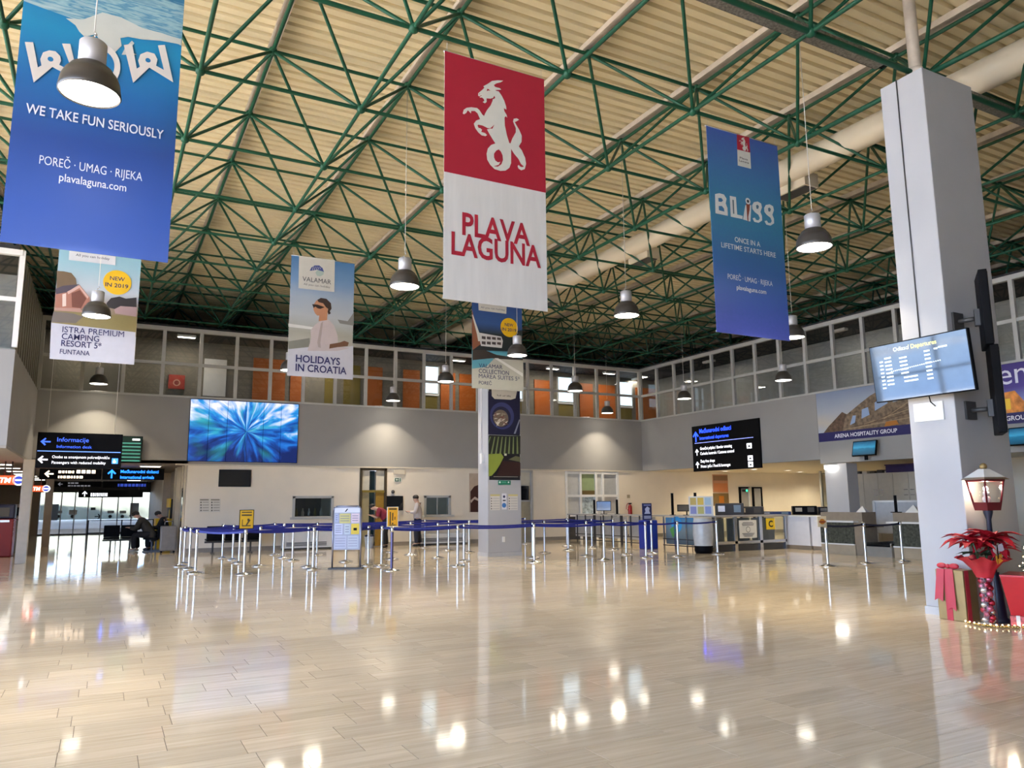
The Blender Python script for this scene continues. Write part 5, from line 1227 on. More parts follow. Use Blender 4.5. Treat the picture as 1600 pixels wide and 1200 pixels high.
def desk_monitor(y, label):
    t = thing('ceiling_monitor', (XW-.2, y, 2.85), label, 'screen', 'small monitors over the check-in desks'); Mx = Matrix.Translation((XW-.22, y, 3.08)) @ Matrix.Rotation(math.radians(14), 4, 'Y')
    MB().rbox((-.03, -.42, -.24), (.03, .42, .24), M_BLACK, .01, Mx).build('casing', t)
    MB().box((-.034, -.39, -.21), (-.03, .39, .21), ramp_mat('blue_monitor_picture', [(0, '#0c3a50'), (.45, '#135a78'), (.55, '#2f7ea0'), (1, '#0d3c58')], 'Z', emit=.35, noise=.2), Mx).build('panel', t)
    MB().tube((XW-.18, y, 3.1), (XW, y, 3.2), .03, M_BLACK).build('arm', t); MB().box((XW-.2, y-.05, 2.72), (XW-.16, y+.05, 2.85), M_BLACK).build('speaker', t)
desk_monitor(15.7, 'small blue monitor under the stone arches poster'); desk_monitor(11.0, 'small blue monitor at the right edge under the purple poster')
xb(16.58, 17.42, 0, Z0-.18, XW+.0, XW+.5, M_COLUMN).build('column_check_in', kind='structure')
t = thing('wall_lamp', (XW-.1, 17.15, 2.5), 'lit box lamp at the top of the white pillar by check-in', 'lamp')
xb(16.95, 17.3, 2.50, 2.62, XW-.16, XW-.002, M_LIGHT).build('diffuser', t); xb(16.93, 17.32, 2.62, 2.65, XW-.18, XW-.002, M_WHITE).build('cap', t)
# downlights of the check-in bay
for k, (px, py, lab) in enumerate(((1112, 737, 'downlight below the left end of the black directions board'), (1178, 733, 'downlight below the right end of the black directions board'), (1231, 734.5, 'downlight left of the pair near the white pillar'), (1250, 737, 'nearer downlight of the pair by the white pillar'), (1247, 740.5, 'farther downlight of the pair by the white pillar'))):
    p_ = at(px, py, 'Z', Z0-.02); p_.y = min(p_.y, 25.7)
    t = thing('downlight', p_, lab, 'lamp', 'downlights of the check-in bay')
    MB().lathe([(.17, 0), (.17, -.02), (.13, -.02)], M_WHITE, c=p_, n=18).build('trim', t); MB().lathe([(.13, -.015), (.001, -.015)], M_LIGHT, c=p_, n=18).build('lens', t)
    light_obj('downlight_light', 'SPOT', p_-Vector((0, 0, .05)), 70, (1, .87, .62), t, spot_size=math.radians(150), spot_blend=.6, shadow_soft_size=.12)
# things on the bay's rear wall
YR = YB+.04
t = thing('wall_poster', (25.35, YR, 1.9), 'orange poster on the rear wall of the check-in bay', 'poster'); yb(24.89, 25.82, 1.9, 2.74, YR-.02, YR, flat('#b8886a')).build('sheet', t)
q = Print('Y', YR-.02, (0, -1, 0)); q.rect(1114, 743, 1137, 751, '#8a6a50'); q.rect(1115, 755, 1137, 768, '#c07a4c'); q.build('print', t)
t = thing('wooden_notice', (25.35, YR, 1.3), 'brown wooden board with orange mark below the orange poster', 'notice'); yb(24.88, 25.8, 1.3, 1.88, YR-.05, YR, mat('wood_brown', (0.16, 0.10, 0.035), .5, var=.2, stretch=(1, 1, 6))).build('board', t); yb(25.2, 25.5, 1.42, 1.75, YR-.055, YR-.05, flat('#a86416')).build('mark', t)
for i_, (x0, x1, lab) in enumerate(((26.48, 27.14, 'door with green exit light on the bay rear wall'), (27.32, 27.95, 'dark framed door right of the green exit light'))):
    d_ = thing('door_%d' % (5+i_), ((x0+x1)/2, YR, 0), lab, None, kind='structure')
    yb(x0, x0+.1, 0, 2.15, YR-.06, YR, M_BLACK).build('jamb', d_); yb(x1-.08, x1, 0, 2.15, YR-.06, YR, M_BLACK if i_ else M_WHITE).build('jamb', d_); yb(x0, x1, 2.1, 2.17, YR-.06, YR, M_BLACK).build('head', d_); yb(x0+.1, x1-.08, 0, 2.1, YR-.03, YR, mat('grey_door_leaf', (0.36, 0.36, 0.35), .4)).build('leaf', d_)
t = thing('exit_sign', (26.8, YR, 1.95), 'small glowing green exit light on the bay rear wall', 'sign'); yb(26.66, 27.0, 1.94, 2.05, YR-.1, YR-.06, M_DGREY).build('casing', t); yb(26.86, 26.96, 1.95, 2.04, YR-.105, YR-.1, flat('#2fe090', emit=1.6)).build('lit_face', t)
# glazed partition of the inner office
gp = thing('window_8', (29, 20, 0), 'inner office glass partition of the check-in bay', None, kind='structure')
xb(18.8, 24.5, 0, 1.0, 29.0, 29.06, M_CREAM).build('base_panel', gp); xb(18.8, 24.5, 1.0, 2.75, 29.02, 29.03, M_DGLASS).build('pane', gp); xb(18.75, 18.85, 0, Z0-.02, 28.98, 29.08, M_WHITE).build('mullion', gp); xb(24.45, 24.55, 0, Z0-.02, 28.98, 29.08, M_FRAME).build('mullion', gp)
# lockers behind the desks
lx = 24.0
a_, b_ = at(1327, 741, 'X', lx), at(1452, 741, 'X', lx)
lk0, lk1, lz = b_.y-1.0, a_.y, at(1330, 741, 'X', lx).z
lk = thing('locker_bank', (lx, (lk0+lk1)/2, 0), 'long beige locker bank behind the check-in desks', 'locker')
xb(lk0, lk1, 0, lz, lx, lx+.45, M_CREAM).build('carcass', lk)
n_ = 7; zm = at(1335, 770, 'X', lx).z
for k in range(n_):
    y0 = lk0+(lk1-lk0)*k/n_; y1 = lk0+(lk1-lk0)*(k+1)/n_
    for j, (z0_, z1_) in enumerate(((.05, zm-.01), (zm+.01, lz-.02))):
        d_ = xb(y0+.008, y1-.008, z0_, z1_, lx-.02, lx, M_CREAM).build('door', lk)
        hz = zm-.10 if j == 0 else zm+.08
        yh = y0+.12 if k % 2 else y1-.12
        MB().box((lx-.045, yh-.07, hz-.012), (lx-.02, yh+.07, hz+.012), M_STEEL).build('handle', d_)
rr3 = random.Random(9)
for k in range(7):
    yy_ = lk1-.3-k*.3; MB().rbox((lx+.05, yy_-.1, lz), (lx+.35, yy_+.1, lz+.07+rr3.random()*.05), [M_DGREY, M_CREAM, M_BROWN][k % 3], .008).build('file_box', label='small box on the locker bank, %s from the white pillar' % ('first', 'second', 'third', 'fourth', 'fifth', 'sixth', 'seventh')[k], cat='box', group='boxes on the locker bank')
t = thing('storage_crate', (lx+.2, at(1405, 735, 'X', lx).y, lz), 'dark purple crate on top of the locker bank', 'crate'); cy0, cy1 = at(1428, 735, 'X', lx).y, at(1383, 735, 'X', lx).y
MB().rbox((lx+.02, cy0, lz), (lx+.42, cy1, lz+.24), mat('purple_plastic', (0.03, 0.02, 0.11), .4), .02).build('body', t); MB().rbox((lx, cy0-.02, lz+.24), (lx+.44, cy1+.02, lz+.28), MATS['purple_plastic'], .01).build('lid', t)
# baggage panel between the desks
t = thing('baggage_screen', (22.0, 16.1, 0), 'grey panel with white frame behind the baggage belt', 'panel')
xb(15.0, 16.55, .45, 1.43, 22.0, 22.04, mat('grey_blue_panel', (0.42, 0.44, 0.47), .4)).build('panel', t)
for y_ in (15.0, 15.75, 16.55): xb(y_-.04, y_+.04, 0, 1.47, 21.97, 22.05, M_WHITE).build('upright', t)
xb(15.0, 16.55, 1.43, 1.49, 21.97, 22.05, M_WHITE).build('top_rail', t)

# ---- check-in desks
M_MARBLE = mat('dark_green_marble', (0.055, 0.06, 0.045), .3, var=.7, scale=14)
M_TAN = mat('tan_laminate', (0.25, 0.20, 0.145), .5, var=.08); M_TANL = mat('tan_plinth', (0.38, 0.31, 0.22), .45)
def checkin(x, y0, y1, label):
    t = thing('check_in_desk', (x, (y0+y1)/2, 0), label, 'desk', 'check-in desks')
    xb(y0, y1, .30, .88, x, x+.6, M_MARBLE).build('front_panel', t); xb(y0-.02, y1+.02, 0, .30, x+.02, x+.6, M_TANL).build('plinth', t); xb(y0, y1, .265, .30, x-.03, x+.02, M_WHITE).build('skirting_line', t)
    xb(y0-.15, y1+.05, .89, .935, x-.18, x+.25, M_WHITE).build('ledge', t); xb(y0, y1, .935, 1.17, x+.05, x+.22, M_TAN).build('upper_panel', t)
    xb(y0-.28, y0, .0, 1.17, x+.02, x+.6, M_TAN).build('end_panel', t); xb(y0-.28, y1, .75, .79, x+.12, x+.9, M_TAN).build('worktop', t)
    return t
checkin(18.5, 14.62, 15.75, 'check-in desk with dark marble front beside the white panels')
checkin(18.5, 12.2, 13.42, 'check-in desk with dark marble front partly behind the near column')
t = thing('baggage_belt', (19.0, 13.9, 0), 'low baggage belt between the two marble check-in desks', 'conveyor')
xb(13.46, 14.30, 0, .26, 18.45, 21.0, mat('grey_conveyor_side', (0.25, 0.235, 0.21), .4)).build('body', t); xb(13.52, 14.25, .26, .30, 18.5, 21.0, M_BLACK).build('belt', t); xb(13.46, 13.50, .26, .36, 18.45, 21, M_STEEL).build('guard', t); xb(14.26, 14.30, .26, .36, 18.45, 21, M_STEEL).build('guard', t)
t = thing('belt_guard_panel', (20.2, 13.9, 0), 'dark framed screen over the baggage belt', 'panel'); xb(13.6, 14.2, .35, .75, 20.2, 20.24, M_DGREY).build('panel', t); xb(13.55, 14.25, .75, .80, 20.18, 20.26, M_STEEL).build('top_rail', t); 
for y_ in (13.55, 14.22): xb(y_, y_+.04, .30, .78, 20.18, 20.26, M_STEEL).build('upright', t)
def fold(x, y, z, label, s=.2):
    MB().poly([(x-s*.5, y-s, z), (x-s*.5, y+s, z), (x, y, z+s*1.1)], flat('#d8d6d0'), .01, (1, 0, 0)).poly([(x+s*.6, y-s, z), (x+s*.6, y+s, z), (x, y, z+s*1.1)], flat('#c9c6be'), .01, (1, 0, 0)).build('paper_sign', label=label, cat='sign')
fold(18.75, 14.48, 1.17, 'white folded paper sign on the left check-in desk', .16); fold(18.62, 12.85, 1.17, 'white folded paper sign on the right check-in desk', .19)
MB().box((18.56, 13.30, 1.17), (18.60, 13.36, 1.62), M_BLACK).box((18.5, 13.22, 1.17), (18.66, 13.44, 1.19), M_BLACK).build('display_pole', label='thin black display pole on the right check-in desk', cat='pole')
# ---- white panels and glass counters
XP = 19.4
for y0, y1, lab in ((16.93, 17.96, 'wide plain white counter panel right of the yellow C sign'), (15.95, 16.86, 'second white counter panel behind the round emblem sign')):
    t = thing('counter_unit', (XP, (y0+y1)/2, 0), lab, 'counter', 'counter units of the information corner'); xb(y0, y1, .12, 1.0, XP, XP+.5, flat('#d4d4d8')).build('front_panel', t); xb(y0, y1, 0, .12, XP+.04, XP+.5, M_TAN).build('plinth', t)
MB().box((XP-.03, 15.95, 1.0), (XP+.55, 17.98, 1.04), M_WHITE).build('worktop', label='white worktop over the two white counter panels', cat='worktop')
YG = 17.75
def glass_unit(x0, x1, label, d=.5, kind=0):
    t = thing('counter_unit', ((x0+x1)/2, YG, 0), label, 'counter', 'counter units of the information corner')
    for x_ in (x0+.03, x1-.03): MB().box((x_-.03, YG, 0), (x_+.03, YG+.06, 1.03), M_STEEL).build('upright', t)
    MB().box((x0+.06, YG+.02, .3), (x1-.06, YG+.03, 1.0), M_DGLASS).build('pane', t); MB().box((x0, YG, .22), (x1, YG+.06, .30), M_STEEL).build('rail', t)
    MB().box((x0+.02, YG+.06, 0), (x1-.02, YG+.1, .2), M_DGREY).build('plinth', t); MB().box((x0+.06, YG+.45, .1), (x1-.06, YG+.47, .98), mat('grey_cupboard', (0.55, 0.53, 0.50), .5)).build('back_panel', t)
    return t
for x0, x1, lab in ((16.35, 17.15, 'glass fronted counter unit with yellow chairs behind it'), (17.15, 18.2, 'glass fronted counter unit carrying the white printed notice'), (18.2, 19.3, 'grey counter unit carrying the yellow C sign')): glass_unit(x0, x1, lab)
MB().box((16.3, YG-.04, 1.03), (19.4, YG+.55, 1.07), mat('grey_stone_top', (0.36, 0.35, 0.33), .3)).build('worktop', label='long grey worktop over the glass counter units', cat='worktop')
t = thing('c_sign', (18.59, YG-.02, .62), 'yellow square sign with black letter C', 'sign'); MB().box((18.41, YG-.03, .62), (18.77, YG-.005, .96), flat('#ecc41c')).build('plate', t); q = MB(); text(q, 'C', flat('#17120a'), (18.59, YG-.033, .70), (1, 0, 0), (0, 0, 1), height=.19, align='C', bold=.035); q.build('lettering', t)
t = thing('paper_notice', (17.62, YG-.02, .36), 'white printed notice with hand symbol on the glass counter', 'notice'); MB().box((17.27, YG-.03, .38), (17.98, YG-.005, .92), flat('#dcdad0')).build('sheet', t); q = MB()
for zz, w_ in ((.85, .42), (.81, .5), (.77, .46), (.52, .5), (.48, .44), (.44, .36)): q.box((17.62-w_/2, YG-.033, zz-.012), (17.62+w_/2, YG-.03, zz+.008), flat('#77746c'))
q.lathe([(.09, 0), (.075, 0)], flat('#4a4840'), c=(17.62, YG-.032, .64), n=18, M=Matrix.Rotation(math.pi/2, 4, 'X')); q.build('print', t)
for x_, lab in ((16.55, 'left yellow chair back behind the glass counter'), (17.0, 'right yellow chair back behind the glass counter')):
    t = thing('yellow_chair', (x_, YG+.85, 0), lab, 'chair', 'yellow chairs behind the glass counter'); YC_ = mat('yellow_shell', (0.42, 0.30, 0.02), .4)
    MB().rbox((x_-.2, YG+.72, .45), (x_+.2, YG+.78, .95), YC_, .025).build('backrest', t); MB().rbox((x_-.2, YG+.74, .42), (x_+.2, YG+1.15, .46), YC_, .02).build('seat', t)
    for sx in (-1, 1):
        for sy in (.78, 1.12): MB().tube((x_+sx*.17, YG+sy, 0), (x_+sx*.17, YG+sy, .43), .014, M_STEEL).build('leg', t)
# counters along the office side (x = 16.3) with steel frames
XO = 16.3
for k, (y0, y1, lab) in enumerate(((18.45, 20.2, 'counter unit with blue globe picture beside the blue bin'), (20.9, 22.5, 'steel framed counter unit right of the dark monitor stand'), (22.5, 24.2, 'steel framed counter unit before the office glazing'), (24.2, 26.0, 'steel framed counter unit farthest back by the office glazing'))):
    t = thing('counter_unit', (XO, (y0+y1)/2, 0), lab, 'counter', 'counter units of the information corner')
    for j in range(4):
        y_ = y0+.04+(y1-y0-.08)*j/3; xb(y_-.02, y_+.02, 0, 1.03, XO, XO+.04, M_DGREY if k else M_STEEL).build('upright', t)
    for z_ in (.10, .30): xb(y0, y1, z_, z_+.03, XO, XO+.04, M_DGREY).build('rail', t)
    xb(y0+.05, y1-.05, .2, 1.0, XO+.3, XO+.32, mat('grey_cupboard', (0.55, 0.53, 0.50), .5)).build('back_panel', t)
    if k == 0:
        p_ = xb(y0+.1, y1-.1, .15, 1.0, XO+.05, XO+.06, ramp_mat('print_globe_ground', [(0, '#5a666a'), (.5, '#7a8a90'), (1, '#3f86b4')], 'Z', noise=.3, nscale=3)).build('picture_panel', t)
        q = MB(); q.lathe([(.26, 0), (.001, 0)], flat('#3a9ad8'), c=(XO+.045, 19.55, .78), n=22, M=Matrix.Rotation(-math.pi/2, 4, 'Y')); q.poly([(XO+.044, 19.75, .35), (XO+.044, 19.9, .62), (XO+.044, 19.7, .72), (XO+.044, 19.5, .60)], flat('#5a9a4c')); q.build('globe_print', p_)
MB().box((XO-.06, 18.4, 1.03), (XO+.6, 26.0, 1.07), MATS['grey_stone_top']).build('worktop', label='long worktop running back along the office counters', cat='worktop')
# bins and small things
def bin_blue(x, y):
    t = thing('leaflet_bin', (x, y, 0), 'blue display bin with printed header beside the counters', 'bin')
    BL_ = mat('blue_plastic', (0.01, 0.03, 0.30), .35); MB().rbox((x-.24, y-.2, 0), (x+.24, y+.2, .92), BL_, .03).build('body', t)
    h_ = MB().box((x-.20, y-.02, .92), (x+.16, y+.02, 1.46), flat('#232a5c')).build('header_card', t); q = MB(); q.poly([(x-.15, y-.024, 1.12), (x+.1, y-.024, 1.12), (x+.05, y-.024, 1.22), (x+.08, y-.024, 1.30), (x-.02, y-.024, 1.36), (x-.12, y-.024, 1.28), (x-.1, y-.024, 1.2)], flat('#c9d0ee')); q.box((x-.16, y-.024, 1.38), (x+.12, y-.02, 1.42), flat('#8f98d0')); q.box((x-.16, y-.024, .96), (x+.12, y-.02, 1.06), flat('#aeb4d0')); q.build('header_print', h_)
bin_blue(15.78, 20.3)
t = thing('clear_bin', (15.72, 17.62, 0), 'clear plastic bottle bin with dark base before the glass counter', 'bin')
MB().lathe([(.27, .22), (.30, .55), (.29, .85), (.26, 1.0)], mat('clear_bin_plastic', (0.55, 0.56, 0.55), .25, var=.1), c=(15.72, 17.62, 0), n=20).build('shell', t); MB().lathe([(.24, 0), (.27, .08), (.27, .22)], M_BLACK, c=(15.72, 17.62, 0), n=20, cap0=True).build('base', t); MB().lathe([(.26, 1.0), (.27, 1.03), (.20, 1.05), (.001, 1.05)], M_CREAM, c=(15.72, 17.62, 0), n=20).build('lid', t)
for k in range(4): MB().lathe([(.034, 0), (.034, .14), (.012, .19), (.012, .21)], flat('#9ab0b8'), c=(15.60+.08*k, 17.62+.05*(k % 2), .22), n=8).build('bottle', t)
t = thing('notice_stand', (16.2, 18.2, 1.07), 'white board of coloured leaflets standing on the counter corner', 'notice')
Mn = Matrix.Translation((16.2, 18.2, 0)) @ Matrix.Rotation(math.radians(-40), 4, 'Z')
MB().box((-.36, -.015, 1.07), (.36, .015, 1.66), flat('#dadad4'), Mn).build('board', t)
for j, row in enumerate((('#c9b060', '#d8b84c', '#a9c4d4'), ('#8f94c4', '#b9b46a', '#8f9ed0'))):
    for i_, c_ in enumerate(row): MB().box((-.32+i_*.22, -.02, 1.40-j*.27), (-.14+i_*.22, -.015, 1.62-j*.27), flat(c_), Mn).build('leaflet', t)
def dark_monitor(x, y, z, rz, label, w=.5, h=.32):
    t = thing('desk_monitor', (x, y, z), label, 'screen', 'monitors on the office counters'); Mm = Matrix.Translation((x, y, z)) @ Matrix.Rotation(rz, 4, 'Z')
    MB().box((-.12, -.09, 0), (.12, .09, .015), M_BLACK, Mm).build('foot', t); MB().box((-.02, .0, .015), (.02, .03, .2), M_BLACK, Mm).build('stem', t)
    MB().rbox((-w/2, -.03, .12), (w/2, .0, .12+h), M_BLACK, .008, Mm).build('casing', t); MB().box((-w/2+.02, -.034, .14), (w/2-.02, -.03, .10+h), M_SCREEN, Mm).build('panel', t)
# mounted so that backs or screens face the hall
R4 = math.radians(-40)
dark_monitor(16.62, 24.0, 1.07, R4, 'dark desk monitor before the office glazing', .55, .36)
for (x, y, lab) in ((16.6, 24.6, 'thin black glass post left of the desk monitor by the glazing'), (16.65, 23.2, 'thin black glass post right of the desk monitor by the glazing'), (16.5, 19.9, 'thin black post above the blue bin'), (16.6, 18.9, 'thin black post right of the blue bin')):
    MB().box((x-.03, y-.03, 1.07), (x+.03, y+.03, 1.60 if y > 21 else 1.78), M_BLACK).box((x-.07, y-.07, 1.07), (x+.07, y+.07, 1.085), M_BLACK).build('screen_post', label=lab, cat='post')
dark_monitor(16.62, 19.35, 1.07, R4, 'low dark monitor on the counter behind the black posts', .6, .22)
for k, (x, y, w_, h_, mt, lab) in enumerate(((18.3, 19.2, .9, .42, M_DGREY, 'dark leaflet rack on the counter left of the doors'), (19.6, 19.6, .9, .30, M_DGREY, 'grey office machine on the counter before the doors'), (20.6, 19.4, 1.0, .12, mat('blue_tray', (0.02, 0.05, 0.18), .4), 'blue tray on the counter behind the C sign'), (21.8, 19.2, .8, .3, M_BLACK, 'black office machine behind the white panels'), (23.6, 19.6, .9, .25, M_DGREY, 'grey printer near the white pillar'))):
    t = thing('office_item', (x, y, 1.0), lab, 'office item'); Mo = Matrix.Translation((x, y, 0)) @ Matrix.Rotation(R4, 4, 'Z')
    MB().rbox((-w_/2, -.2, 1.02), (w_/2, .2, 1.02+h_), mt, .02, Mo).build('body', t); MB().box((-w_/2+.08, -.21, 1.02+h_*.35), (-w_/2+.3, -.2, 1.02+h_*.8), [M_STEEL, M_CREAM][k % 2], Mo).build('face_plate', t)
    MB().box((w_/2-.32, -.21, 1.02+h_*.3), (w_/2-.1, -.2, 1.02+h_*.85), [flat('#7f96a8'), flat('#55524c')][k % 2], Mo).build('slot', t)
MB().box((17.6, 18.9, .98), (24.4, 20.0, 1.02), M_TAN).box((17.7, 19.0, 0), (17.76, 19.9, .98), M_DGREY).box((24.2, 19.0, 0), (24.26, 19.9, .98), M_DGREY).build('office_table', label='long table inside the information corner', cat='table')

# ================================================================== NEAR COLUMN THINGS
# flight display on the column's left face, tipped down
fd = thing('flight_display', (9.6, 6.26, 2.84), 'large bright flight display on the near column showing Odlasci Departures', 'screen')
FM = Matrix.Translation((9.47, 6.26, 3.235)) @ Matrix.Rotation(math.radians(-5), 4, 'Y')     # local: -x faces the hall, y along the wall
MB().rbox((-.03, -.70, -.395), (.03, .70, .395), M_BLACK, .008, FM).build('casing', fd)
SCR = mat('flight_screen', (0.035, 0.055, 0.085), .04, var=.1, spec=.6, emit=.5)
MB().box((-.034, -.685, -.38), (-.03, .685, .38), SCR, FM).build('panel', fd)
q = MB(); FR = FM.to_3x3(); O_ = lambda y, z: FM @ Vector((-.037, y, z)); RTl = FR @ Vector((0, -1, 0)); UPl = FR @ Vector((0, 0, 1))
text(q, 'Odlasci', flat('#cfe6f4', emit=.7), O_(.33, .27), RTl, UPl, height=.055); text(q, '/ Departures', flat('#e6ea7c', emit=.8), O_(.12, .27), RTl, UPl, height=.055, bold=.01)
q.build('title', fd)
q = MB()
for c0, w_, n_, z0 in ((.56, .05, 8, .16), (.48, .10, 8, .20), (.26, .11, 5, .17), (.23, .20, 2, -.10), (-.10, .08, 8, .20), (-.24, .05, 1, .21), (-.30, .12, 1, .22)):
    for k in range(n_): q.box((-.037, c0-w_, z0-k*.052-.012), (-.034, c0, z0-k*.052+.008), flat('#d6eaf2', emit=.6), FM)
for k in range(26): q.box((-.037, .40-k*.028-.008, .0+k*.0016), (-.034, .40-k*.028+.006, .014+k*.0016), flat('#dfeef8', emit=.6), FM)
q.build('flight_rows', fd)
MB().tube((9.50, 6.3, 3.25), (9.80, 6.3, 3.25), .05, M_BLACK).box((9.77, 6.18, 3.1), (9.80, 6.42, 3.4), M_BLACK).build('wall_bracket', fd)
MB().path([(9.5, 6.2, 2.86), (9.6, 6.25, 2.78), (9.77, 6.3, 2.74)], .008, M_BLACK, n=6).build('power_cable', fd)
def edge_tv(px, py0, py1, label):
    c0, c1 = at(px, py0, 'Y', 5.72), at(px, py1, 'Y', 5.72); xm = (c0.x+c1.x)/2; z1, z0 = c0.z, c1.z
    t = thing('side_screen', (xm, 5.72, z0), label, 'screen', 'dark screens on swivel arms on the near column')
    S_ = Matrix.Translation((xm, 5.72, 0)) @ Matrix.Rotation(math.radians(35), 4, 'Z')
    MB().rbox((-.30, -.06, z0), (.26, .04, z1), M_BLACK, .01, S_).build('casing', t); MB().box((-.28, -.065, z0+.03), (.24, -.06, z1-.03), M_SCREEN, S_).build('panel', t)
    zb = z0+(z1-z0)*(.42 if py0 < 500 else .30)
    MB().box((.0, .04, zb-.10), (.10, .10, zb+.12), M_DGREY, S_).build('mount_plate', t)
    MB().tube(S_ @ Vector((.05, .1, zb)), (xm-.05, 6.05, zb), .03, M_DGREY).build('arm', t); MB().box((xm-.16, 6.02, zb-.12), (xm+.06, 6.049, zb+.12), M_DGREY).build('wall_plate', t)
edge_tv(1536, 431, 543, 'upper dark screen seen edge-on on the near column'); edge_tv(1555, 545, 678, 'lower dark screen seen edge-on on the near column')

# ================================================================== CHRISTMAS DISPLAY
M_RED = mat('lantern_red', (0.13, 0.008, 0.014), .35); M_GOLD = mat('gold_wrap', (0.30, 0.20, 0.075), .4, .4, var=.1); M_RIB = mat('red_ribbon', (0.50, 0.03, 0.05), .4)
M_SNOW = mat('snow_white', (0.75, 0.73, 0.68), .7); M_NIGHT = mat('night_blue_iron', (0.012, 0.018, 0.035), .35)
lx_, ly_ = 9.86, 5.80
la = thing('christmas_lantern', (lx_, ly_, 0), 'red Christmas street lantern on dark post beside the near column', 'lantern')
MB().lathe([(.12, 0), (.12, .04), (.095, .06), (.075, .35), (.05, .56), (.055, .60)], M_NIGHT, c=(lx_, ly_, 0), n=16, cap0=True).build('base', la)
MB().lathe([(.033, .58), (.03, 1.25), (.055, 1.33), (.06, 1.38)], M_NIGHT, c=(lx_, ly_, 0), n=12).build('pole', la)
LM = Matrix.Translation((lx_, ly_, 0)) @ Matrix.Rotation(math.radians(-15), 4, 'Z')
def frus(mb, w0, w1, z0, z1, mt, M=LM):
    v_ = [M @ Vector((sx*w0, sy*w0, z0)) for sx, sy in ((-1,-1),(1,-1),(1,1),(-1,1))]+[M @ Vector((sx*w1, sy*w1, z1)) for sx, sy in ((-1,-1),(1,-1),(1,1),(-1,1))]
    return mb.add(v_, [(3,2,1,0),(4,5,6,7),(0,1,5,4),(1,2,6,5),(2,3,7,6),(3,0,4,7)], mt)
frus(MB(), .10, .115, 1.36, 1.46, M_RED).build('lantern_foot', la)
for sx, sy in ((-1,-1),(1,-1),(1,1),(-1,1)): MB().tube(LM @ Vector((sx*.105, sy*.105, 1.45)), LM @ Vector((sx*.142, sy*.142, 1.73)), .012, M_RED).build('corner_bar', la)
for k in range(4):
    R4_ = LM @ Matrix.Rotation(k*math.pi/2, 4, 'Z'); MB().poly([R4_ @ Vector(p_) for p_ in ((-.10, -.107, 1.46), (.10, -.107, 1.46), (.136, -.14, 1.72), (-.136, -.14, 1.72))], M_GLASS, .002, (0, 0, 1)).build('pane', la)
frus(MB(), .15, .155, 1.72, 1.745, M_RED).build('eave_frame', la); rf = frus(MB(), .19, .04, 1.745, 1.87, mat('gold_bronze_roof', (0.30, 0.22, 0.16), .35, .6)).build('roof', la)
frus(MB(), .16, .044, 1.772, 1.878, M_SNOW).build('roof_snow', rf); MB().ball((lx_, ly_, 1.91), .045, M_GOLD).build('finial', la)
MB().ball((lx_, ly_, 1.50), .05, M_SNOW).ball((lx_, ly_, 1.57), .04, M_SNOW).ball((lx_, ly_, 1.63), .03, mat('lit_snow', (0.9, 0.88, 0.82), .6, emit=2.5)).build('snow_figure', la)
light_obj('lantern_light', 'POINT', (lx_, ly_, 1.68), 9.0, (1, .85, .6), la, shadow_soft_size=.04)
# poinsettia in a tall glass of baubles
vx, vy = 9.52, 5.72
va = thing('bauble_vase', (vx, vy, 0), 'tall glass cylinder filled with red and silver baubles', 'vase')
MB().lathe([(.095, .015), (.095, .62)], M_GLASS, c=(vx, vy, 0), n=20).build('glass', va); MB().lathe([(.10, 0), (.10, .02), (.001, .02)], M_WHITE, c=(vx, vy, 0), n=20).build('base', va)
rb = random.Random(4); BR_ = mat('bauble_red', (0.35, 0.01, 0.03), .15, .6); BS_ = mat('bauble_silver', (0.7, 0.66, 0.64), .12, .9); BP_ = mat('bauble_pink', (0.5, 0.10, 0.16), .2, .5)
for k in range(26):
    z_ = .05+k*.0215; a_ = k*2.4; MB().ball((vx+.045*math.cos(a_), vy+.045*math.sin(a_), z_), .036+.006*rb.random(), (BR_, BS_, BR_, BP_)[k % 4], n=10).build('bauble', va)
po_ = thing('poinsettia', (vx, vy, .62), 'large artificial red poinsettia with ruffled red wrap on the glass cylinder', 'plant')
M_BRACT = mat('poinsettia_red', (0.45, 0.008, 0.022), .5, var=.25, scale=14); M_LEAF = mat('poinsettia_leaf', (0.02, 0.075, 0.025), .45, var=.3, scale=10); M_TULLE = mat('red_wrap', (0.48, 0.02, 0.035), .5, var=.15)
ru = MB(); n = 40; vs_ = []
for j, (r_, z_) in enumerate(((.09, .56), (.13, .66), (.21, .76), (.29, .80))):
    for i in range(n): a_ = 2*math.pi*i/n; w_ = 1+(.10*j/3)*math.sin(a_*9+j); vs_.append((vx+r_*w_*math.cos(a_), vy+r_*w_*math.sin(a_), z_+.02*j/3*math.sin(a_*9)))
ru.add(vs_, [(j*n+i, j*n+(i+1) % n, (j+1)*n+(i+1) % n, (j+1)*n+i) for j in range(3) for i in range(n)], M_TULLE, True).build('wrap', po_)
def leafmesh(mt, w=.42, curl=.18):
    pts = [(0, 0), (.25, w*.42), (.45, w*.5), (.7, w*.33), (1, 0)]
    v_ = []; f_ = []
    for i, (u, h) in enumerate(pts):
        z_ = curl*math.sin(u*2.4)-.25*u*u
        v_ += [(u, -h, z_+.05*h), (u, 0, z_-.05*(h > 0)), (u, h, z_+.05*h)]
    for i in range(4): b_ = i*3; f_ += [(b_, b_+3, b_+4, b_+1), (b_+1, b_+4, b_+5, b_+2)]
    return MB().add(v_, f_, mt, True).mesh('leaf')
lm_r, lm_g = leafmesh(M_BRACT), leafmesh(M_LEAF, .5)
fl = [((-.20, -.02, .36), .26), ((.02, -.10, .42), .30), ((.16, .02, .36), .27), ((-.02, .14, .40), .27), ((.05, -.16, .28), .22)]
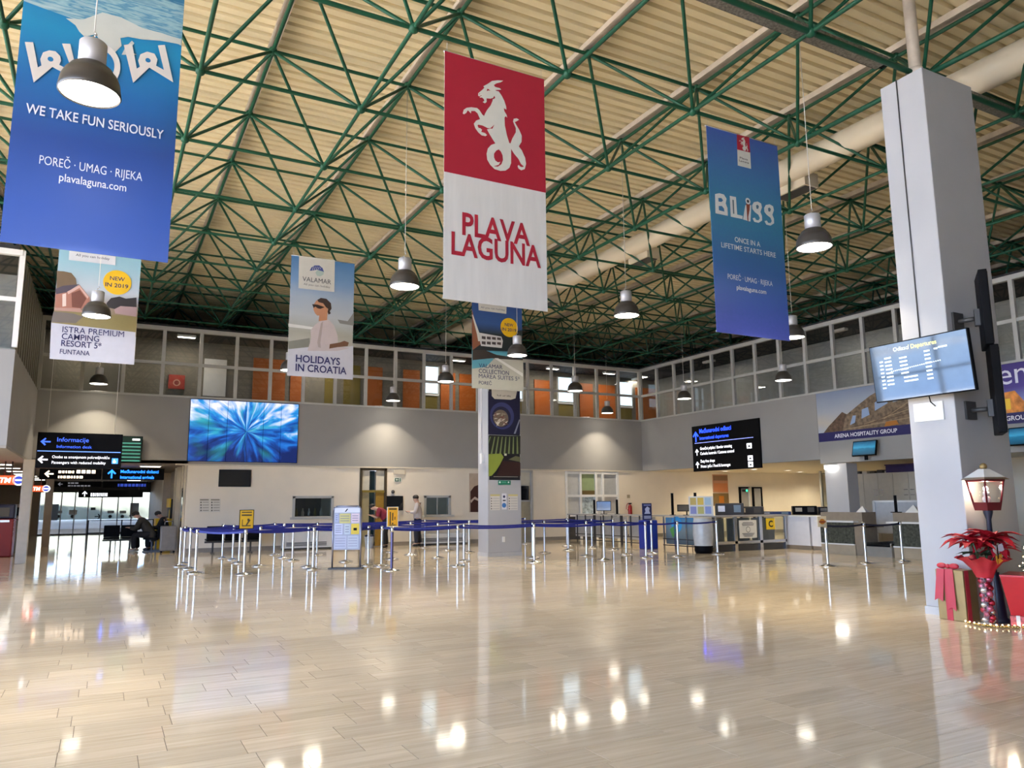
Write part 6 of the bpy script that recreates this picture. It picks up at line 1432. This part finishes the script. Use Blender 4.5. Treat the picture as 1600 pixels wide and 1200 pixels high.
for ci, ((dx, dy, dz), s_) in enumerate(fl):
    n_ = 11
    for k in range(n_):
        a_ = 2*math.pi*k/n_+ci; el = (.25 if k % 2 else -.15)+rb.uniform(-.15, .15)
        Mx = Matrix.Translation((dx, dy, dz)) @ Matrix.Rotation(a_, 4, 'Z') @ Matrix.Rotation(-el, 4, 'Y') @ Matrix.Scale(s_*rb.uniform(1.05, 1.35), 4)
        inst(lm_r, 'bract', po_, Mx)
    cb = MB()
    for k in range(5): cb.ball((vx+dx+.02*math.cos(k*1.3), vy+dy+.02*math.sin(k*1.3), .62+dz+.03), .012, flat('#d8a63a'), n=6)
    cb.build('flower_centre', po_, kind='stuff'); MB().tube((vx, vy, .60), (vx+dx, vy+dy, .62+dz), .008, M_LEAF).build('stem', po_)
for k in range(9):
    a_ = k*.7; inst(lm_g, 'green_leaf', po_, Matrix.Translation((.05*math.cos(a_), .05*math.sin(a_), .20)) @ Matrix.Rotation(a_, 4, 'Z') @ Matrix.Rotation(-.15, 4, 'Y') @ Matrix.Scale(.24, 4))
bfl = thing('butterfly_ornament', (vx-.12, vy-.1, 1.0), 'white and yellow butterfly ornament in the poinsettia', 'ornament'); 
for s_, c_, z_ in ((-1, '#e6e6ea', .02), (1, '#dcdce4', .03), (-.6, '#e2b030', -.10), (.6, '#d89a28', -.09)): MB().poly([(vx-.10, vy-.24, .92+z_), (vx-.10+s_*.10, vy-.25, .95+z_), (vx-.10+s_*.11, vy-.26, .87+z_), (vx-.10+s_*.02, vy-.24, .83+z_)], flat(c_), .003, (0, 1, 0)).build('wing', bfl)
MB().tube((vx-.10, vy-.245, .80), (vx-.10, vy-.245, .96), .006, M_BLACK).build('body', bfl)
# gold parcel with ribbon
gb = thing('gold_parcel', (9.55, 6.22, 0), 'gold wrapped parcel with red ribbon leaning by the near column', 'gift')
g0, g1 = (9.52, 5.99), (9.79, 6.35)
MB().rbox((g0[0], g0[1], 0), (g1[0], g1[1], .62), M_GOLD, .008).build('box', gb)
MB().box((g0[0]-.004, 6.16, 0), (g0[0], 6.24, .62), M_RIB).box((g0[0], 6.16, .62), (g1[0], 6.24, .624), M_RIB).build('ribbon', gb)
MB().box((9.55, g0[1]-.004, 0), (9.63, g0[1], .62), M_RIB).build('ribbon', gb)
for dy_, L_ in ((-.05, .50), (.06, .40)): MB().poly([(g0[0]-.012, 6.16+dy_, .63), (g0[0]-.012, 6.26+dy_, .63), (g0[0]-.03, 6.28+dy_*1.5, .63-L_), (g0[0]-.03, 6.23+dy_*1.5, .66-L_), (g0[0]-.03, 6.17+dy_*1.5, .62-L_)], M_RIB, .004, (1, 0, 0)).build('ribbon_tail', gb)
for s_ in (-1, 1): MB().ball((g0[0]+.04, 6.20+s_*.08, .665), .06, M_RIB, n=12, sc=(.6, 1.1, .6)).build('bow_loop', gb)
MB().ball((g0[0]+.04, 6.20, .66), .03, M_RIB).build('bow_knot', gb)
# small plaid gift, red parcel, tree, garland
PL_ = mat('plaid_wrap', (0.55, 0.10, 0.10), .5, var=.6, scale=25)
t = thing('small_gift', (9.72, 5.52, 0), 'small red and white patterned gift at the foot of the lantern', 'gift'); Mg = Matrix.Translation((9.74, 5.50, 0)) @ Matrix.Rotation(.5, 4, 'Z')
MB().rbox((-.11, -.08, 0), (.11, .08, .13), PL_, .006, Mg).build('box', t); MB().box((-.113, -.02, 0), (.113, .02, .133), M_SNOW, Mg).build('ribbon', t); MB().ball(Mg @ Vector((0, 0, .15)), .035, M_SNOW, sc=(1.3, 1, .6)).build('bow', t)
rbx, rby = at(1624, 978, 'Z', 0)[:2]
t = thing('red_parcel', (rbx, rby, 0), 'big red wrapped box at the right edge under the tree', 'gift'); Mr = Matrix.Translation((rbx, rby, 0)) @ Matrix.Rotation(.35, 4, 'Z')
frus(MB(), .22, .30, 0, .58, mat('bright_red_wrap', (0.55, 0.012, 0.015), .35), Mr).build('box', t)
frus(MB(), .305, .305, .58, .60, MATS['bright_red_wrap'], Mr).build('lid', t)
trx, try_ = at(1690, 975, 'Z', 0)[:2]
tr_ = thing('christmas_tree', (trx, try_, 0), 'Christmas tree with warm fairy lights at the right edge', 'tree')
M_NEEDLE = mat('fir_needles', (0.012, 0.045, 0.02), .6, var=.4, scale=20); M_FAIRY = mat('fairy_light', (1.0, .72, .35), .4, var=.01, emit=6.0)
MB().lathe([(.05, 0), (.03, 2.0)], M_BROWN, c=(trx, try_, 0), n=8).build('trunk', tr_)
rt_ = random.Random(11); nd = MB()
for k in range(900):
    z_ = .45+1.85*(k/900)**.9; R_m = .62*(1-(z_-.45)/1.95)+.03; a_ = rt_.random()*6.283; r0 = R_m*rt_.uniform(.15, .5); r1 = R_m*rt_.uniform(.8, 1.05)
    p0 = Vector((trx+r0*math.cos(a_), try_+r0*math.sin(a_), z_+.05)); p1 = Vector((trx+r1*math.cos(a_+.1), try_+r1*math.sin(a_+.1), z_-.08))
    sd = Vector((-math.sin(a_), math.cos(a_), 0))*.035
    nd.add([p0-sd, p0+sd, p1+sd*.6, p1-sd*.6, (p0+p1)/2+Vector((0, 0, .03))], [(0, 1, 4), (1, 2, 4), (2, 3, 4), (3, 0, 4)], M_NEEDLE)
nd.build('needles', tr_, kind='stuff'); lt = MB()
for k in range(110):
    z_ = .5+1.8*rt_.random(); R_m = .64*(1-(z_-.45)/1.95)+.03; a_ = rt_.random()*6.283; lt.ball((trx+R_m*math.cos(a_), try_+R_m*math.sin(a_), z_-.05), .007, M_FAIRY, n=6)
lt.build('fairy_lights', tr_, kind='stuff')
ga = thing('gold_garland', (9.7, 5.4, 0), 'gold bead garland lying on the floor round the Christmas display', 'garland'); gm = MB(); gl_ = MB()
gp_ = [(9.42, 5.92), (9.36, 5.72), (9.42, 5.55), (9.56, 5.42), (9.72, 5.36), (9.85, 5.22), (9.80, 5.02), (9.78, 4.9)]
for a_, b_ in zip(gp_[:-1], gp_[1:]):
    for k in range(9):
        u = k/9; gm.ball((a_[0]+(b_[0]-a_[0])*u+rt_.uniform(-.02, .02), a_[1]+(b_[1]-a_[1])*u+rt_.uniform(-.02, .02), .016), .016, mat('gold_bead', (0.55, 0.38, 0.12), .25, .8), n=6)
        if k % 3 == 0: gl_.ball((a_[0]+(b_[0]-a_[0])*u, a_[1]+(b_[1]-a_[1])*u+.03, .03), .009, M_FAIRY, n=6)
gm.build('beads', ga, kind='stuff'); gl_.build('garland_lights', ga, kind='stuff')

# ================================================================== PEOPLE
def skin_mesh(nm, V, E, mt, sub=2):
    """V: list of (pos, radius); E: index pairs -> smooth skinned mesh (first vertex is the root)"""
    me = bpy.data.meshes.new(nm); me.from_pydata([p for p, r in V], E, []); o = bpy.data.objects.new(nm, me); COL.objects.link(o)
    sk = o.modifiers.new('skin', 'SKIN'); sk.use_smooth_shade = True
    for i, (p, r) in enumerate(V):
        d_ = me.skin_vertices[0].data[i]; d_.radius = (r, r) if not isinstance(r, tuple) else r; d_.use_root = (i == 0)
    sb = o.modifiers.new('sub', 'SUBSURF'); sb.levels = sub; sb.render_levels = sub
    dg = bpy.context.evaluated_depsgraph_get(); dg.update(); out = bpy.data.meshes.new_from_object(o.evaluated_get(dg))
    bpy.data.objects.remove(o); out.materials.clear(); out.materials.append(mt); out.name = nm
    return out
M_SKIN = mat('skin', (0.50, 0.30, 0.21), .55, var=.05); M_HAIR = mat('dark_hair', (0.018, 0.013, 0.010), .6, var=.3, scale=30)
def vl(a, b, t): return tuple(Vector(a).lerp(Vector(b), t))
def person(name, loc, rz, J, top, bottom, shoe, label, hair=M_HAIR, sleeve=.55):
    """J: joints in a local frame (x forward, y left, z up); one continuous body with clothing as children"""
    t = thing(name, loc, label, 'person', rz=rz)
    V, E, ix = [], [], {}
    def add(k, p, r, par=None):
        ix[k] = len(V); V.append((tuple(p), r))
        if par is not None: E.append((ix[par], ix[k]))
    pel, chest, neck, head = Vector(J['pelvis']), Vector(J['chest']), Vector(J['neck']), Vector(J['head'])
    look = Vector(J.get('look', (1, 0, -.1))).normalized()
    add('pel', pel, .105); add('waist', pel.lerp(chest, .45), .105, 'pel'); add('chest', chest, .135, 'waist'); add('neck', neck, .058, 'chest')
    up_ = (head-neck).normalized(); add('jaw', head-up_*.045+look*.015, .068, 'neck'); add('head', head+up_*.025, .088, 'jaw'); add('crown', head+up_*.085-look*.01, .07, 'head')
    add('nose', head+look*.095-up_*.005, .014, 'jaw')
    for s_, k in ((1, 'l'), (-1, 'r')):
        sh = Vector(J['shoulder_'+k]); el = Vector(J['elbow_'+k]); wr = Vector(J['wrist_'+k]); hd = Vector(J['hand_'+k])
        add('sh'+k, sh, .062, 'chest'); add('el'+k, el, .043, 'sh'+k); add('wr'+k, wr, .029, 'el'+k); add('pm'+k, wr.lerp(hd, .55), (.034, .02), 'wr'+k); add('kn'+k, hd, (.036, .016), 'pm'+k)
        d_ = (hd-wr).normalized(); sd = d_.cross(Vector((0, 0, 1))); sd = sd.normalized() if sd.length > .1 else Vector((0, 1, 0)); nrm = sd.cross(d_).normalized()
        for f_ in range(4):
            b_ = hd+sd*(.028-f_*.019)+d_*.01; L_ = (.036, .042, .040, .030)[f_]
            add('f%d%s' % (f_, k), b_+d_*L_*.6, .009, 'kn'+k); add('g%d%s' % (f_, k), b_+d_*L_*1.1-nrm*.018, .008, 'f%d%s' % (f_, k))
        add('t1'+k, wr.lerp(hd, .5)+sd*s_*.035, .010, 'pm'+k); add('t2'+k, hd+sd*s_*.045, .008, 't1'+k)
        hp, kn, an, toe = (Vector(J[q_+k]) for q_ in ('hip_', 'knee_', 'ankle_', 'toe_'))
        add('hp'+k, hp, .088, 'pel'); add('kne'+k, kn, .057, 'hp'+k); add('cf'+k, kn.lerp(an, .35), .055, 'kne'+k); add('an'+k, an, .036, 'cf'+k); add('to'+k, toe, .034, 'an'+k)
    o = bpy.data.objects.new('body', skin_mesh('body', V, E, M_SKIN)); COL.objects.link(o); o.parent = t
    sideL = Vector((0, 0, 1)).cross(look).normalized()
    for s_ in (-1, 1):
        MB().ball(head+look*.078+sideL*.03*s_+up_*.02, .011, M_BLACK, n=8).build('eye', t, local=True)
        MB().ball(head+sideL*.088*s_-up_*.0, .022, M_SKIN, n=8, sc=(.6, .4, 1)).build('ear', t, local=True)
    MB().ball(head+look*.077-up_*.045, .018, mat('lips', (0.30, 0.12, 0.10), .5), n=8, sc=(.5, 1.2, .4)).build('mouth', t, local=True)
    hm = MB(); Rh = Matrix.Translation(head+up_*.055-look*.025)
    hm.ball(head+up_*.055-look*.022, .106, hair, n=16, sc=(1, .92, .82)).build('hair', t, local=True)
    # clothing: slightly larger skins over the same joints
    V2, E2 = [], []
    def a2(p, r, par=None):
        V2.append((tuple(p), r))
        if par is not None: E2.append((par, len(V2)-1))
        return len(V2)-1
    w0 = a2(pel-(chest-pel)*.48, .17); w1 = a2(pel.lerp(chest, .4), .178, w0); c1 = a2(chest, .205, w1); c2 = a2(chest.lerp(neck, .55), .10, c1)
    for k in ('l', 'r'):
        sh, el, wr = Vector(J['shoulder_'+k]), Vector(J['elbow_'+k]), Vector(J['wrist_'+k])
        s0 = a2(sh, .098, c1)
        if sleeve <= 1: a2(sh.lerp(el, sleeve), .078, s0)
        else: e0 = a2(el, .076, s0); a2(el.lerp(wr, .9), .056, e0)
    o = bpy.data.objects.new('shirt', skin_mesh('shirt', V2, E2, top)); COL.objects.link(o); o.parent = t
    V3, E3 = [(tuple(pel+(chest-pel)*.30), .160), (tuple(pel), .172)], [(0, 1)]
    for k in ('l', 'r'):
        hp, kn, an = (Vector(J[q_+k]) for q_ in ('hip_', 'knee_', 'ankle_'))
        b_ = len(V3); V3 += [(tuple(hp), .128), (tuple(kn), .098), (tuple(kn.lerp(an, .5)), .092), (tuple(an), .078)]; E3 += [(1, b_), (b_, b_+1), (b_+1, b_+2), (b_+2, b_+3)]
    o = bpy.data.objects.new('trousers', skin_mesh('trousers', V3, E3, bottom)); COL.objects.link(o); o.parent = t
    for k in ('l', 'r'):
        an, toe = Vector(J['ankle_'+k]), Vector(J['toe_'+k]); hl = an-(toe-an).normalized()*.05; hl.z = toe.z
        o = bpy.data.objects.new('shoe', skin_mesh('shoe', [(tuple(hl), .045), (tuple(hl.lerp(toe, .55)), .047), (tuple(toe), .042)], [(0, 1), (1, 2)], shoe)); COL.objects.link(o); o.parent = t
    t.scale = (1.05, 1.05, 1.05)
    return t
M_SHIRT = mat('pale_shirt_cotton', (0.52, 0.46, 0.43), .8, var=.06); M_NAVY = mat('navy_trousers', (0.012, 0.014, 0.028), .8, var=.2); M_MAROON = mat('maroon_shirt', (0.22, 0.015, 0.03), .8, var=.1); M_DOLIVE = mat('dark_olive_jacket', (0.035, 0.032, 0.024), .8, var=.3); M_JET = mat('black_cloth', (0.010, 0.010, 0.012), .8, var=.3); M_SHOE = mat('black_leather', (0.01, 0.01, 0.01), .4); M_SHOEW = mat('pale_trainer', (0.5, 0.48, 0.42), .6)
HEAD_L = math.radians(152)
stand_legs = dict(hip_l=(0, .09, .92), knee_l=(.04, .11, .50), ankle_l=(.02, .13, .09), toe_l=(.16, .15, .045), hip_r=(0, -.09, .92), knee_r=(.0, -.11, .50), ankle_r=(-.06, -.12, .09), toe_r=(.08, -.14, .045))
person('person', (10.15, 26.45, 0), HEAD_L, dict(pelvis=(0, 0, .97), chest=(.0, 0, 1.30), neck=(.03, 0, 1.48), head=(.08, 0, 1.60), look=(1, .1, -.55),
    shoulder_l=(0, .19, 1.40), elbow_l=(.06, .25, 1.13), wrist_l=(.28, .10, 1.16), hand_l=(.36, .05, 1.18), shoulder_r=(0, -.19, 1.40), elbow_r=(.06, -.25, 1.13), wrist_r=(.27, -.09, 1.16), hand_r=(.35, -.03, 1.17), **stand_legs),
    M_SHIRT, M_NAVY, M_SHOE, 'man in pale shirt and dark trousers standing looking at a phone', sleeve=1.5)
pm = Matrix.Translation((10.15, 26.45, 0)) @ Matrix.Rotation(HEAD_L, 4, 'Z')
ph = thing('phone', pm @ Vector((.42, .0, 1.20)), 'dark phone in the standing man\'s hands', 'phone')
PM = pm @ Matrix.Translation((.41, .01, 1.215)) @ Matrix.Rotation(math.radians(-35), 4, 'Y')
MB().rbox((-.075, -.037, -.005), (.075, .037, .005), M_BLACK, .003, PM).build('case', ph); MB().box((-.07, -.033, .005), (.07, .033, .006), M_SCREEN, PM).build('screen', ph)
bend_legs = dict(hip_l=(-.12, .09, .90), knee_l=(-.02, .10, .49), ankle_l=(-.06, .11, .09), toe_l=(.08, .12, .045), hip_r=(-.12, -.09, .90), knee_r=(-.04, -.10, .49), ankle_r=(-.10, -.11, .09), toe_r=(.04, -.13, .045))
person('person', (8.78, 26.25, 0), HEAD_L, dict(pelvis=(-.12, 0, .93), chest=(.08, 0, 1.18), neck=(.24, 0, 1.28), head=(.36, 0, 1.33), look=(.75, .1, -.65),
    shoulder_l=(.10, .19, 1.24), elbow_l=(.18, .24, .98), wrist_l=(.38, .14, 1.06), hand_l=(.46, .10, 1.08), shoulder_r=(.10, -.19, 1.24), elbow_r=(.16, -.24, .98), wrist_r=(.28, -.04, 1.06), hand_r=(.35, .02, 1.08), **bend_legs),
    M_MAROON, M_JET, M_SHOE, 'person in maroon shirt bending forward before the brown door', sleeve=.9)
def seated(loc, rz, top, bottom, shoe, label, lean=.22, look=(1, 0, -.5)):
    person('person', loc, rz, dict(pelvis=(0, 0, .55), chest=(lean, 0, .90), neck=(lean+.10, 0, 1.06), head=(lean+.20, 0, 1.15), look=look,
        shoulder_l=(lean+.02, .19, 1.0), elbow_l=(lean+.16, .24, .72), wrist_l=(lean+.36, .10, .76), hand_l=(lean+.44, .05, .77), shoulder_r=(lean+.02, -.19, 1.0), elbow_r=(lean+.16, -.24, .72), wrist_r=(lean+.34, -.08, .76), hand_r=(lean+.42, -.03, .77),
        hip_l=(.04, .10, .53), knee_l=(.46, .14, .54), ankle_l=(.46, .15, .10), toe_l=(.60, .17, .045), hip_r=(.04, -.10, .53), knee_r=(.46, -.12, .54), ankle_r=(.40, -.14, .10), toe_r=(.54, -.16, .045)), top, bottom, shoe, label, sleeve=1.5)
seated((1.50, 28.75, 0), math.radians(165), M_DOLIVE, M_JET, M_SHOEW, 'seated person in dark olive jacket and pale shoes leaning forward', .26)
seated((1.95, 29.25, 0), math.radians(165), M_JET, M_JET, M_SHOE, 'seated person in black behind the one in olive jacket', .02, (1, .2, -.2))
# luggage and bins near people
su = thing('suitcase', (1.98, 27.75, 0), 'grey upright suitcase at the wall corner beside the seated people', 'suitcase'); GS = mat('grey_shell', (0.20, 0.19, 0.18), .45, var=.1)
MB().rbox((1.72, 27.6, .06), (2.22, 27.9, .86), GS, .05).build('shell', su)
for k in range(4): MB().box((1.80+k*.11, 27.592, .12), (1.83+k*.11, 27.6, .80), GS).build('rib', su)
for a_ in (1.78, 2.16):
    for b_ in (27.65, 27.85): MB().ball((a_, b_, .03), .03, M_BLACK, n=8).build('wheel', su)
MB().path([(1.85, 27.85, .86), (1.85, 27.85, 1.0), (2.09, 27.85, 1.0), (2.09, 27.85, .86)], .01, M_CHROME).build('handle', su)
bn_ = thing('waste_bin', (8.33, 26.4, 0), 'white waste bucket with dark blue bag before the brown door', 'bin')
MB().lathe([(.13, 0), (.135, .02), (.17, .36), (.18, .37), (.18, .39)], flat('#b9c0c8'), c=(8.33, 26.4, 0), n=18, cap0=True).build('bucket', bn_); MB().lathe([(.165, .36), (.17, .42), (.10, .46), (.001, .44)], mat('blue_bag', (0.012, 0.018, 0.06), .4), c=(8.33, 26.4, 0), n=14).build('bag', bn_)
